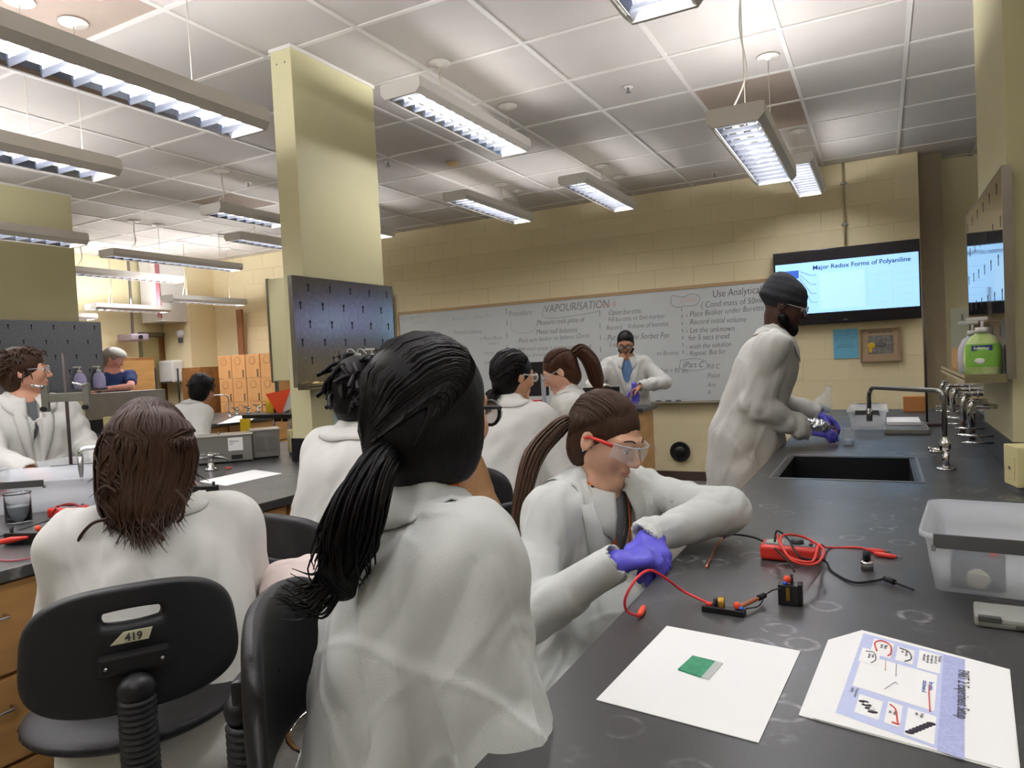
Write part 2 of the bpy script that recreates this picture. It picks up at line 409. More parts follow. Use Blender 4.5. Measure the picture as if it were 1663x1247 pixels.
# ceiling
cl = struct('ceiling', MB().box((XL - 0.1, YF - 0.1, CZ + 0.03), (XR + 0.1, YB2 + 0.1, CZ + 0.1)), M_grid)
GX0, GXS, GY0, GYS = 0.186, 0.643, 3.66, 0.652
gxs = [GX0 + GXS * k for k in range(-17, 6)]; gys = [GY0 + GYS * k for k in range(-12, 8)]
g = MB()
for x in gxs:
    if XL < x < XR: g.box((x - 0.0125, YF, CZ - 0.004), (x + 0.0125, YB2, CZ + 0.03))
for y in gys:
    if YF < y < YB2: g.box((XL, y - 0.0125, CZ - 0.003), (XR, y + 0.0125, CZ + 0.03))
g.build('grid_rail', M_grid, cl)
tv = [(-0.3, -0.3, 0.012), (0.3, -0.3, 0.012), (0.3, 0.3, 0.012), (-0.3, 0.3, 0.012)]
def tile_mesh(mt):
    a, b = GXS / 2 - 0.011, GYS / 2 - 0.011
    tm = MB().box((-a, -b, 0.004), (a, b, 0.018)).mesh('ceiling_tile'); tm.materials.append(mt); return tm
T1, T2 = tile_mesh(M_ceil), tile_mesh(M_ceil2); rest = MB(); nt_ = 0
darker_at = [at_z(150, 25, CZ)[:2], at_z(1215, 150, CZ)[:2], at_z(395, 325, CZ)[:2], at_z(1235, 185, CZ)[:2]]  # positions of the few darker beige tiles
for i in range(len(gxs) - 1):
    for j in range(len(gys) - 1):
        xc, yc = (gxs[i] + gxs[i + 1]) / 2, (gys[j] + gys[j + 1]) / 2
        if xc < XL or yc < YF or xc > XR or yc > YB2: continue
        inview = yc > 0.3 and xc < 0.9 and (-xc < 2.4 * yc + 1.0)
        is_darker = any(abs(xc - a[0]) < GXS / 2 and abs(yc - a[1]) < GYS / 2 for a in darker_at)
        if inview and nt_ < 299:
            o = link('ceiling_tile', T2 if is_darker else T1, None, cl); o.location = (xc, yc, CZ + (0.0 if not is_darker else 0.002)); nt_ += 1
            if is_darker: o['label'] = 'darker beige tile'
        else: rest.box((xc - GXS / 2 + 0.011, yc - GYS / 2 + 0.011, CZ + 0.004), (xc + GXS / 2 - 0.011, yc + GYS / 2 - 0.011, CZ + 0.018))
o = rest.build('ceiling_tile_rest', M_ceil, cl); o['kind'] = 'stuff'
# door in the left wall
dr = struct('door_1', MB().box((XL - 0.06, DY0 + 0.06, 0.01), (XL - 0.02, DY1 - 0.26, 2.05)), mat('door_paint', '#a99c6c', 0.5))
MB().box((XL - 0.08, DY0, 0), (XL + 0.02, DY0 + 0.05, 2.12)).box((XL - 0.08, DY1 - 0.05, 0), (XL + 0.02, DY1, 2.12)).box((XL - 0.08, DY0, 2.06), (XL + 0.02, DY1, 2.12)).build('door_frame', mat('door_frame_metal', '#6f6a52', 0.5), dr)
MB().box((XL - 0.07, DY1 - 0.25, 0.0), (XL - 0.04, DY1 - 0.05, 2.06)).build('side_panel', M_brown, dr)
MB().tube([(XL - 0.02, DY1 - 0.31, 1.0), (XL + 0.04, DY1 - 0.31, 1.0), (XL + 0.04, DY1 - 0.41, 1.0)], 0.012).build('door_handle', M_dchrome, dr)
struct('wall_closet', MB().box((XL - 0.9, DY0 - 0.2, 0), (XL - 0.85, DY1 + 0.3, 2.6)), M_wall_l)
# shaded wall return, its shade painted as a dark panel, in the recess at the right end of the back wall, black splash strip below
struct('return_shade_1', MB().box((0.36, YB + 0.15, 0), (0.555, YB2, CZ)), mat('return_shade_paint', '#8d8069', 0.6, var=0.15, vscale=60))
struct('baseboard_back', MB().box((-5.7, YB - 0.012, 0), (0.355, YB + 0.004, 0.10)), mat('baseboard_rubber', '#4a3a30', 0.6))
# columns
def column(x0, x1, y0, y1, nm, screws=True):
    o = struct(nm, MB().box((x0, y0, 0), (x1, y1, CZ), 0.004), M_col)
    MB().box((x0 - 0.006, y0 - 0.006, CZ - 0.02), (x1 + 0.006, y1 + 0.006, CZ)).build('ceiling_trim', M_grid, o)
    if screws:
        for dx in (0.3, 0.7): MB().lathe([(0.001, -0.003), (0.005, -0.003), (0.006, 0)], (x0 + (x1 - x0) * dx, y0, CZ - 0.09), 8, 'y').build('screw', M_dchrome, o)
    return o
colA = column(-2.95, -2.80, 2.95, 3.66, 'wall_chase_left')
colB = column(-7.05, -6.78, 3.40, 4.12, 'wall_chase_far_left', False)
colC = column(0.42, 0.80, 3.15, 3.97, 'wall_chase_right')
MB().box((0.545, 3.144, 0.95), (0.549, 3.15, CZ)).build('panel_seam', mat('seam_dark', '#6f6a4a', 0.7), colC)  # thin dark strip marking the panel seam
# low service chases that run along the middle of the benches
def chase(nm, x0, x1, y0, y1, top=1.30, m=M_steel):
    o = struct(nm, MB().box((x0, y0, 0.912), (x1, y1, 1.045), 0.002), mat('black_splash', '#131316', 0.35))
    MB().box((x0 + 0.006, y0 + 0.004, 1.045), (x1 - 0.006, y1 - 0.004, top), 0.002).build('steel_panel', m, o)
    return o
chase('wall_service_left', -2.94, -2.815, 3.67, 4.4, m=M_col)
MB().box((-2.958, 2.942, 0.912), (-2.79, 3.668, 1.045), 0.002).build('base_guard', MATS['black_splash'], colA)
MB().box((0.412, 3.142, 0.912), (0.81, 3.98, 1.03), 0.002).build('base_guard', MATS['black_splash'], colC)
chase('wall_service_right', 0.43, 0.79, 3.98, 5.5, 1.27, M_steelm)
# wall opposite the TV conduit
t = thing('wall_conduit', 'thin painted conduit running down the back wall from ceiling to the wall screen', 'pipe', (-0.285, YB, 0))
MB().tube([(0, -0.018, 2.4), (0, -0.018, CZ)], 0.011).build('pipe', mat('conduit_paint', '#b6a984', 0.5), t)
for z in (2.6, 3.0): MB().box((-0.03, -0.031, z - 0.01), (0.03, -0.0, z + 0.01), 0.002).build('clamp', M_dchrome, t)
# ================================================================== PENDANT LIGHTS
M_hous = mat('fixture_enamel', '#ded9d0', 0.4)
M_louv = mat('louver_aluminium', '#b9c2d6', 0.16, 1.0)
M_louv2 = mat('louver_blade_satin', '#c9cfdc', 0.3, 0.9)
M_tube = mat('fluorescent_tube', '#ffffff', 0.5, emit='#fbfaff', estr=TUBE_POWER)
M_cable = mat('white_cable', '#c4beae', 0.5)
LW, LH = 0.26, 0.085
_cache = {}
def fixture_parts(L, pitch, high=False):
    key = (round(L, 3), pitch, high)
    if key in _cache: return _cache[key]
    P = []; w2 = LW / 2
    # body: origin at the near end, bottom centre; runs along +Y; two sloping sides
    prof = [(-w2 + 0.028, 0.0), (-w2, 0.030), (-w2, LH), (-w2 + 0.012, LH), (-w2 + 0.012, 0.034), (-w2 + 0.036, 0.006)]
    for sgn in (-1, 1):
        mb = MB(); n = len(prof); mb.add([(sgn * x, y, z) for y in (0.012, L - 0.012) for x, z in prof], [tuple(range(n)), tuple(range(n, 2 * n))] + [(i, (i + 1) % n, n + (i + 1) % n, n + i) for i in range(n)])
        P.append(('side_housing', mb, M_hous))
    cap = [(-w2 + 0.028, 0), (w2 - 0.028, 0), (w2, 0.03), (w2, LH - 0.012), (w2 - 0.012, LH), (-w2 + 0.012, LH), (-w2, LH - 0.012), (-w2, 0.03)]
    for y in (0, L - 0.014):
        P.append(('end_cap', MB().add([(x, yy, z) for yy in (y, y + 0.014) for x, z in cap], [tuple(range(8)), tuple(range(8, 16))] + [(i, (i + 1) % 8, 8 + (i + 1) % 8, 8 + i) for i in range(8)]), M_hous))
    for sgn in (-1, 1):   # curved side reflectors of the louver
        pr = [(sgn * (w2 - 0.038), 0.006), (sgn * (w2 - 0.046), 0.018), (sgn * (w2 - 0.060), 0.034), (sgn * (w2 - 0.063), 0.036), (sgn * (w2 - 0.040), 0.034)]
        P.append(('side_reflector', MB().add([(x, yy, z) for yy in (0.014, L - 0.014) for x, z in pr], [(i, i + 1, 5 + i + 1, 5 + i) for i in range(4)]), M_louv))
    nb = int(L / pitch); bl = MB()
    blade = [(-0.001, 0.004), (0.001, 0.004), (0.003, 0.014), (0.008, 0.027), (-0.008, 0.027), (-0.003, 0.014)]
    bm_ = MB().add([(x, y, z) for x in (-w2 + 0.04, w2 - 0.04) for y, z in blade], [tuple(range(6)), tuple(range(6, 12))] + [(i, (i + 1) % 6, 6 + (i + 1) % 6, 6 + i) for i in range(6)])
    P.append(('louver_blade', bm_, M_louv2, [(0, pitch * (i + 0.5), 0) for i in range(nb)]))
    if high: P.append(('added_top_baffle', MB().add([(x, yy, z) for yy in (0.014, L - 0.014) for x, z in [(-0.050, 0.074), (-0.030, 0.079), (0, 0.077), (0.030, 0.079), (0.050, 0.074)]], [(i, i + 1, 6 + i, 5 + i) for i in range(4)]), M_hous))  # added baffle above the tubes that cuts the uplight
    for x in (-0.035, 0.035):
        P.append(('lamp_tube', MB().tube([(x, 0.05, 0.060), (x, L - 0.05, 0.060)], 0.013, n=8), M_tube))
    _cache[key] = [(q[0], q[1], q[2], q[3] if len(q) > 3 else [(0, 0, 0)]) for q in P]
    for i, q in enumerate(_cache[key]):
        o = q[1].build('tmp', q[2]); me = o.data; bpy.data.objects.remove(o); _cache[key][i] = (q[0], me, q[2], q[3])
    return _cache[key]
def pendant(x, y, z, L, label, cables, group='pendant lights', canopy=True, wavy=False):
    t = thing('pendant_light', label, 'lamp', (x, y, z), group=group)
    for nm, me, m, locs in fixture_parts(L, 0.105, z > 2.7):
        for lc in locs: link(nm, me, None, t, lc)
    for i, cyy in enumerate(cables):
        top = CZ - z; dx = 0.012
        pts = [(0, cyy, LH - 0.01), (0.004, cyy, LH + 0.05), (0, cyy, top)]
        cb = MB().tube(pts, 0.0022, n=5)
        if i == 0:
            k = 0.03 if top > 0.5 else 0.05
            pw = spline([(-0.05, cyy + 0.02, LH - 0.01), (-0.06 - k * 0.3, cyy, LH + 0.05), (0.012, cyy, LH + (top - LH) * 0.35), (-0.008, cyy, LH + (top - LH) * 0.7), (0.006, cyy, top)], 6)
            cb.tube(pw, 0.0045, n=5)
        cb.build('cable', M_cable, t)
        if canopy: MB().lathe([(0.001, top - 0.022), (0.012, top - 0.022), (0.02, top - 0.010), (0.065, top - 0.008), (0.07, top - 0.001), (0.001, top - 0.001)], (0, cyy, 0), 14).build('ceiling_canopy', M_hous, t)
    return t
ZH, ZLO = 2.88, 2.45
G1 = 'pendant lights'
pendant(-2.27, 3.20, ZH, 1.36, 'short pendant light just right of the cream column, close under the ceiling', [0.42, 1.28])
pendant(-0.565, 3.40, ZLO, 1.38, 'low-hung pendant light above the right bench, glowing blue louver, nearer of the pair', [0.30, 1.27])
pendant(-0.56, 0.82, ZLO, 1.38, 'pendant light cut off by the top edge, directly over the near bench', [0.30, 1.27])
pendant(-2.40, 0.45, ZLO, 1.80, 'long bright pendant light at upper left, nearest to the camera', [0.2, 1.52])
pendant(-3.50, 0.40, ZLO, 1.92, 'pendant light at the left edge, below and behind the long bright one', [0.2, 1.55, 1.80])
pendant(-0.56, 6.10, 2.86, 1.35, 'pendant light behind the blue louvered one, against the back wall', [0.3, 1.2])
pendant(-2.27, 5.62, ZH, 1.36, 'pendant light near the back wall, right one of the middle two', [0.75, 1.25])
pendant(-3.35, 5.48, ZH, 1.36, 'pendant light near the back wall, left one of the middle two', [0.90, 1.25])
pendant(-4.95, 5.20, ZH, 1.36, 'pendant light showing its far end just right of the cream column', [0.3, 1.2])
pendant(-5.05, 4.25, 2.80, 0.8, 'short pendant light whose near end shows left of the cream column', [0.15])
pendant(-7.42, 4.85, 2.76, 1.75, 'long pendant light in the far left bay, topmost of the lower group', [0.35, 0.65, 1.5])
pendant(-8.75, 5.0, 2.74, 1.75, 'long pendant light behind the topmost one of the far left bay', [0.4, 1.3])
pendant(-6.15, 5.45, 2.86, 1.30, 'pendant light with glowing ceiling patch just left of the cream column', [0.3, 1.0])
pendant(-8.15, 6.10, 2.40, 1.20, 'slim pendant light low in front of the shaded pier', [0.3, 1.0])
pendant(-9.2, 5.75, 2.36, 1.10, 'slim pendant light low in front of the door wall, left of the shaded pier', [0.3, 0.9])
pendant(-9.5, 5.35, 2.25, 0.6, 'lowest and farthest pendant light, beside the far left column', [0.3])
# lamps of the same rows outside the frame, they light the near part of the room
OFF = [(-0.56, -1.2, ZLO), (-2.40, -1.75, ZLO), (-3.50, -2.0, ZLO), (1.7, 0.6, ZLO), (1.7, 3.4, ZLO), (1.9, 6.0, 2.86), (-5.4, 1.4, ZLO), (-5.4, -1.4, ZLO), (-8.0, 1.6, ZLO), (1.7, -1.8, ZLO)]
OFFL = ['behind the camera over the right bench', 'behind the camera over the left bench', 'behind the camera left of the left bench', 'right of the picture over the hidden bench half', 'right of the picture beside the right column', 'right of the picture near the back wall', 'beyond the left edge over the far left aisle', 'far behind the camera over the far left aisle', 'beyond the left edge over the far left bench', 'behind the camera at the right']
for q, ll in zip(OFF, OFFL):
    pendant(q[0], q[1], q[2], 1.92 if q[0] < -1 else 1.38, 'pendant light hanging ' + ll, [0.3, 1.1], group='pendant lights outside the picture')
# ================================================================== BENCHES
def slab(x0, x1, y0, y1, z1=0.91, th=0.035, hole=None):
    if not hole: return MB().box((x0, y0, z1 - th), (x1, y1, z1), 0.004)
    hx0, hx1, hy0, hy1 = hole
    xs = [x0, hx0, hx1, x1]; ys = [y0, hy0, hy1, y1]; mb = MB(); v = []; f = []
    for z in (z1, z1 - th):
        for x in xs:
            for y in ys: v.append((x, y, z))
    I = lambda i, j, k: k * 16 + i * 4 + j
    for i in range(3):
        for j in range(3):
            if (i, j) == (1, 1): continue
            f += [(I(i, j, 0), I(i + 1, j, 0), I(i + 1, j + 1, 0), I(i, j + 1, 0)), (I(i, j, 1), I(i, j + 1, 1), I(i + 1, j + 1, 1), I(i + 1, j, 1))]
    for i in range(3):
        for j in (0, 3): f.append((I(i, j, 0), I(i + 1, j, 0), I(i + 1, j, 1), I(i, j, 1)))
        for i2 in (0, 3): f.append((I(i2, i, 0), I(i2, i + 1, 0), I(i2, i + 1, 1), I(i2, i, 1)))
    for a, b in (((1, 1), (2, 1)), ((1, 2), (2, 2)), ((1, 1), (1, 2)), ((2, 1), (2, 2))):
        f.append((I(a[0], a[1], 0), I(b[0], b[1], 0), I(b[0], b[1], 1), I(a[0], a[1], 1)))
    return mb.add(v, f)
def bar_handle(parent, p, d, L=0.13, out=(1, 0, 0), r=0.005):
    p = np.array(p, float); d = np.array(d, float); out = np.array(out, float)
    a = p - d * L / 2; b = p + d * L / 2
    MB().tube(arc_path([a, a + out * 0.03, b + out * 0.03, b], 0.012, 3), r, n=8).build('handle', M_chrome, parent)
def cabinet(name, label, x, y0, y1, facing, rows, zt=0.875, depth=0.52, group=None, plate=None):
    """one base cabinet unit: front at x, facing +1/-1 in X; rows = list of (z0,z1,kind)"""
    s = facing
    t = thing(name, label, 'cabinet', (x, (y0 + y1) / 2, 0), group=group)
    hy = (y1 - y0) / 2
    b = MB().box((-s * 0.022, -hy + 0.001, 0.09), (-s * depth, hy - 0.001, zt - 0.001))
    b.build('carcass', M_wood_d, t)
    MB().box((-s * 0.09, -hy + 0.001, 0.0), (-s * depth, hy - 0.001, 0.09)).build('toe_kick', M_blk, t)
    for (z0, z1, kind) in rows:
        d = MB().box((-s * 0.021, -hy + 0.012, z0 + 0.006), (0, hy - 0.012, z1 - 0.006), 0.004).build('drawer' if kind != 'door' else 'door', M_wood, t)
        if kind == 'plate': 
            pl = MB().box((0, -0.060, z0 + 0.02), (s * 0.003, 0.045, z0 + 0.155), 0.001).build('number_plate', mat('plate_slate', '#55545a', 0.5), d)
            MB().box((s * 0.003, -0.045, z0 + 0.03), (s * 0.0045, 0.030, z0 + 0.075)).build('label_card', M_paper, d)
        else:
            zc = (z0 + z1) / 2 if kind == 'drawer' else z1 - 0.08
            bar_handle(d, (0, 0.0, zc + (0.04 if kind == 'drawer' else 0)), (0, 1, 0), 0.14, (s, 0, 0))
    return t
# ---- right bench (nearest)
SK = (-0.385, 0.105, 2.93, 3.53)
wt = thing('worktop', 'black epoxy bench top with water rings, sink and papers, running along the right', 'worktop', (0, 0, 0))
tp = slab(-0.47, 1.30, 0.32, 6.10, hole=SK).build('slab', M_epoxy, wt)
bs = MB()
x0, x1, y0, y1 = SK
bs.box((x0 - 0.0, y0, 0.70), (x1, y0 + 0.012, 0.9095)).box((x0, y1 - 0.012, 0.70), (x1, y1, 0.9095)).box((x0, y0, 0.70), (x0 + 0.012, y1, 0.9095)).box((x1 - 0.012, y0, 0.70), (x1, y1, 0.9095)).box((x0, y0, 0.69), (x1, y1, 0.702))
bs.build('sink_basin', M_basin, wt)
rim = MB()
for a, b in (((x0 - 0.022, y0 - 0.022), (x1 + 0.022, y0 - 0.012)), ((x0 - 0.022, y1 + 0.012), (x1 + 0.022, y1 + 0.022)), ((x0 - 0.022, y0 - 0.012), (x0 - 0.012, y1 + 0.012)), ((x1 + 0.012, y0 - 0.012), (x1 + 0.022, y1 + 0.012))):
    rim.box((a[0], a[1], 0.91), (b[0], b[1], 0.9125), 0.001)
rim.build('sink_edge', mat('sink_edge_epoxy', '#6d6e72', 0.3), wt)
MB().lathe([(0.001, 0.703), (0.03, 0.703), (0.034, 0.7045), (0.036, 0.702)], (-0.14, 3.25, 0), 16).build('drain', M_dchrome, wt)
cy_ = [0.42, 1.35, 1.98, 2.62, 3.57, 4.3, 5.15, 6.0]
for i in range(len(cy_) - 1):
    if i in (1,): continue
    cabinet('base_cabinet', ['wooden base cabinet under the right bench at the camera end', '', 'wooden base cabinet under the right bench beside the girl in red goggles', 'wooden base cabinet under the sink of the right bench', 'wooden base cabinet under the right bench below the standing man', 'wooden base cabinet under the right bench just past the standing man', 'wooden base cabinet under the far end of the right bench'][i],
            -0.42 if i > 3 else -0.10 if i < 3 else -0.42, cy_[i], cy_[i + 1], -1, [(0.10, 0.46, 'door'), (0.46, 0.66, 'drawer'), (0.66, 0.87, 'drawer')], depth=0.45 if i > 3 else 0.2 if i < 3 else 0.03, group='base cabinets of the right bench')
# ---- left bench
wl = thing('worktop', 'black epoxy bench top of the left bench, around the cream column', 'worktop', (0, 0, 0))
slab(-3.90, -2.17, 0.20, 6.10).build('slab', M_epoxy, wl)
R3 = [(0.10, 0.352, 'drawer'), (0.352, 0.605, 'drawer'), (0.605, 0.87, 'drawer')]
ys = [(0.25, 0.75), (0.75, 1.25), (1.25, 2.15), (2.15, 2.75), (2.75, 3.6), (3.6, 4.6), (4.6, 6.0)]
lb = ['wooden drawer cabinet of the left bench at the far left edge of the picture', 'wooden drawer cabinet beside the black chair, left of the long-haired student', 'wooden drawer cabinet to the right of the long-haired student', 'wooden cabinet with a dark number plate, left of the pale jacket', 'wooden cabinet of the left bench hidden behind the curly-haired student', 'wooden cabinet of the left bench beyond the column', 'last wooden cabinet of the left bench']
for i, (a, b) in enumerate(ys):
    rows = R3 if i != 3 else [(0.10, 0.58, 'door'), (0.605, 0.87, 'plate')]
    cabinet('base_cabinet', lb[i], -2.20, a, b, 1, rows, group='base cabinets of the left bench')
for i, (a, b) in enumerate([(0.3, 1.6), (1.6, 3.0), (3.0, 4.4), (4.4, 6.0)]):
    cabinet('base_cabinet', ['wooden cabinet on the far side of the left bench, nearest the camera', 'wooden cabinet on the far side of the left bench, beside the seated young man', 'wooden cabinet on the far side of the left bench beside the column', 'wooden cabinet on the far side of the left bench at its far end'][i], -3.87, a, b, -1, R3, group='far side cabinets of the left bench')
# ---- far left bench
w2 = thing('worktop', 'dark bench top of the far left bench, seen behind the column', 'worktop', (0, 0, 0))
slab(-8.0, -6.25, 1.8, 6.70).build('slab', M_epoxy, w2)
chase('wall_service_far', -7.05, -6.79, 4.13, 5.0, m=M_steel)
for i, (a, b) in enumerate([(1.9, 3.1), (3.1, 4.3), (4.3, 5.35), (5.35, 6.0), (6.0, 6.62)]):
    cabinet('base_cabinet', ['wooden cabinet of the far left bench nearest the left edge', 'wooden cabinet of the far left bench behind the brown-haired girl', 'wooden cabinet of the far left bench under the dark-haired student', 'wooden cabinet of the far left bench with one wide drawer in view', 'wooden cabinet at the far end of the far left bench'][i], -6.28, a, b, 1,
            [(0.10, 0.62, 'door'), (0.62, 0.87, 'drawer')], group='cabinets of the far left bench')
# ---- instructor's counter at the front
ic = thing('instructor_counter', 'light wood counter with black top in front of the whiteboard', 'counter', (-2.9, 6.55, 0))
MB().box((-1.05, -0.42, 0.90), (1.0, 0.05, 0.935), 0.004).build('counter_top', M_epoxy, ic)
MB().box((-1.0, -0.40, 0.0), (0.96, 0.02, 0.90), 0.002).build('body', M_wood, ic)
for k in range(3): bar_handle(MB().box((-0.95 + k * 0.64, -0.418, 0.1), (-0.35 + k * 0.64, -0.40, 0.86), 0.003).build('door', M_wood, ic), (-0.65 + k * 0.64, -0.418, 0.75), (1, 0, 0), 0.14, (0, -1, 0))

# ================================================================== PEGBOARDS
def pegboard(label, x, y0, y1, z0, z1, s, m, rows, cols, off=0.0, shelf=True, sh=0.05):
    """steel drying board facing s in X, keyhole openings, drip ledge at the bottom"""
    t = thing('pegboard', label, 'pegboard', (x, (y0 + y1) / 2, z0))
    hy = (y1 - y0) / 2; h = z1 - z0
    MB().box((-s * 0.004, -hy, 0), (0, hy, h), 0.001).build('plate', m, t)
    f = MB()
    f.box((-s * 0.028, -hy - 0.003, 0), (s * 0.0015, -hy, h)).box((-s * 0.028, hy, 0), (s * 0.0015, hy + 0.003, h)).box((-s * 0.028, -hy, h), (s * 0.0015, hy, h + 0.003))
    f.build('folded_edge', M_steel, t)
    key = [(0.0, 0.010)] + [(0.0085 * cos(a), 0.010 + 0.0085 * sin(a)) for a in [radians(q) for q in (-60, -20, 20, 60, 100, 140, 180, 220, 240)]] 
    key = [(0.0085 * cos(radians(q)), 0.012 + 0.0085 * sin(radians(q))) for q in (-65, -30, 10, 50, 90, 130, 170, 210, 245)] + [(-0.0042, -0.022), (0.0042, -0.022)]
    mb = MB(); n = len(key)
    mb.add([(s * 0.0008 if k else -s * 0.001, a, b) for k in (0, 1) for a, b in key], [tuple(range(n, 2 * n))] + [(i, (i + 1) % n, n + (i + 1) % n, n + i) for i in range(n)])
    peg = mb.mesh('peg_hole'); peg.materials.append(M_blk)
    dz = (h - 0.10) / rows; dy = 2 * hy / cols
    for r in range(rows):
        for c in range(cols):
            y = -hy + dy * (c + (0.30 if (r + off) % 2 else 0.68)); z = h - 0.055 - r * dz
            link('peg_hole', peg, None, t, (0, y, z))
    if shelf:
        MB().box((0, -hy, 0.0), (s * sh, hy, 0.006), 0.001).box((s * (sh - 0.004), -hy, -0.012), (s * sh, hy, 0.02)).box((0, -hy - 0.003, -0.012), (s * sh, -hy, 0.02)).build('drip_ledge', m, t)
    return t
M_steelA = mat('board_steel', '#b0a9a0', 0.17, 1.0, var=0.08, vscale=40)
M_steelC = mat('board_steel_polished', '#a5a29c', 0.055, 1.0, var=0.02, vscale=30)
M_steelB = mat('board_steel_dull', '#8a8d93', 0.38, 1.0, var=0.08, vscale=50)
pegboard('steel pegboard with keyhole openings on the cream column in the middle', -2.77, 2.83, 3.70, 1.33, 1.93, 1, M_steelA, 5, 5, sh=0.07)
pegboard('steel pegboard on the far left column, behind the young man', -6.74, 2.0, 4.30, 1.34, 1.99, 1, M_steelB, 4, 12)
pegboard('polished steel pegboard on the right column reflecting the wall screen', 0.40, 3.10, 4.30, 1.265, 2.03, -1, M_steelC, 5, 6, sh=0.13)
# small board further back on the right, facing the camera, with a wooden ledge
t = thing('pegboard', 'small pale steel board over a wooden ledge at the far end of the right bench', 'pegboard', (0.60, 5.55, 1.20))
MB().box((-0.185, 0, 0.0), (0.185, 0.006, 0.42), 0.001).build('plate', mat('board_steel_pale', '#b4b8a6', 0.4, 0.6), t)
for (x, z) in ((-0.12, 0.36), (0.0, 0.36), (0.12, 0.36), (-0.06, 0.27), (0.06, 0.27), (0.15, 0.27)): MB().box((x - 0.005, -0.003, z - 0.02), (x + 0.005, 0, z + 0.02)).build('peg_hole', M_grey, t)
MB().box((-0.185, -0.006, 0.02), (0.185, 0.0, 0.16), 0.001).build('tan_back', mat('pale_ledge_tan', '#d0a878', 0.5), t)  # tan strip across the lower part of the plate
MB().box((-0.19, -0.10, 0.0), (0.19, 0.0, 0.018), 0.002).build('ledge', MATS['pale_ledge_tan'], t)
MB().box((0.13, 0.006, -0.288), (0.17, 0.03, 0.42)).build('upright', M_dchrome, t)
# cream panel with steel edge behind the middle column
t = thing('wall_panel', 'tall cream panel with a grey steel edge standing behind the column', 'panel', (-6.60, 6.45, 0.912))
MB().box((-0.12, 0, 0.40), (0.42, 0.02, 1.66), 0.002).build('panel', M_col, t)
MB().box((-0.145, -0.01, 0.38), (-0.12, 0.03, 1.67)).build('steel_edge', M_dchrome, t)
MB().box((-0.10, 0, 0.0), (-0.05, 0.02, 0.40)).box((0.30, 0, 0.0), (0.35, 0.02, 0.40)).build('post', M_dchrome, t)

# ================================================================== WHITEBOARD
WX0, WX1, WZ0, WZ1 = -5.72, -1.02, 0.885, 2.105
YF_ = YB - 0.006
wbd = thing('whiteboard', 'long whiteboard covered in handwritten lab steps, tan frame', 'whiteboard', (0, YF_, 0))
MB().box((WX0, -0.018, WZ0), (WX1, 0, WZ1), 0.001).build('board', mat('whiteboard_enamel', '#cfd4d4', 0.22, var=0.03, vscale=1.5), wbd)
fr = mat('whiteboard_frame', '#b79a72', 0.5)
MB().box((WX0 - 0.012, -0.026, WZ1), (WX1 + 0.012, 0, WZ1 + 0.035), 0.002).build('top_rail', fr, wbd)
MB().box((WX0 - 0.025, -0.026, WZ0 - 0.02), (WX0, 0, WZ1), 0.002).build('side_rail', fr, wbd)
MB().box((WX1, -0.026, WZ0 - 0.02), (WX1 + 0.025, 0, WZ1), 0.002).build('side_rail', fr, wbd)
MB().box((WX0, -0.075, WZ0 - 0.022), (WX1, 0, WZ0 - 0.004), 0.003).build('marker_tray', mat('tray_aluminium', '#b9b6ac', 0.35, 0.8), wbd)
random.seed(4)
def hand(s, px, py, hpx, m=None, slope=None):
    """handwriting at picture position on the board; height in picture pixels"""
    p = at_y(px, py, YB - 0.02)
    o = text(s, hpx / 138.0 * 1.08, m or M_ink, wbd, (p[0], -0.0195, p[2]), (pi / 2, radians(random.uniform(-1.2, 1.2)), 0), 'handwriting', -0.0012, shear=random.uniform(0.1, 0.3), sx=0.80, ext=0.0002)
    return o
H = [("Use Analytical balance", 1157, 483, 14), ("{ Cond mass of 50ml beaker", 1138, 500, 12), ("- Place Beaker under Burette", 1114, 515, 11), ("Record initial volume", 1120, 527, 11), ("- Let the unknown", 1114, 541, 11),
     ("for 5 secs (read", 1118, 553, 11), ("- wash the solution", 1114, 567, 10), ("- Repeat. But for", 1114, 578, 10), ("(Part C", 1109, 597, 12), ("Fill C", 1149, 599, 10), ("Point", 1149, 614, 10), ("Ans", 1149, 628, 9), ("A", 1149, 640, 9),
     ("Open burette.", 988, 512, 11), ("Fill burette to 0ml marker", 988, 523, 10), ("Record    Volume of burette", 985, 536, 10), ("- Put        fine Sorbet For", 980, 553, 12), ("5 sec", 990, 563, 9), ("on Burette", 1066, 577, 9), ("100ml = 95 sec", 1062, 606, 10),
     ("Measure rock plate of", 872, 528, 11), ("Metal mall balances", 871, 543, 11), ("- Place semi beaker on balance (Zero)", 838, 557, 10), ("- Add metal sample + (record mass) & mad", 838, 570, 9), ("- Do for all metals", 842, 581, 8)]
for s_, a, b, h_ in H: hand(s_, a, b, h_)
for s_, a, b, h_ in [("Procedure", 826, 514, 12), ("VAPOURISATION", 884, 508, 17), ("Financial balance", 737, 543, 10), ("*", 729, 542, 8), ("+ Place Metal", 780, 553, 9), ("on board", 792, 560, 7), ("balance", 786, 576, 8), ("then", 786, 591, 8)]: hand(s_, a, b, h_, M_inkg)
hand("Balances", 735, 521, 9, mat('blue_marker', '#6fb4cf', 0.7)); hand("Notes (Part)", 772, 517, 8, M_inkf); hand("All groups must", 650, 520, 9, M_inkf); hand("clean up first", 668, 527, 8, M_inkf); hand("(Titra)", 1105, 492, 11, mat('red_marker', '#d99a8f', 0.7)); hand("Part B", 975, 500, 12, MATS['red_marker'])
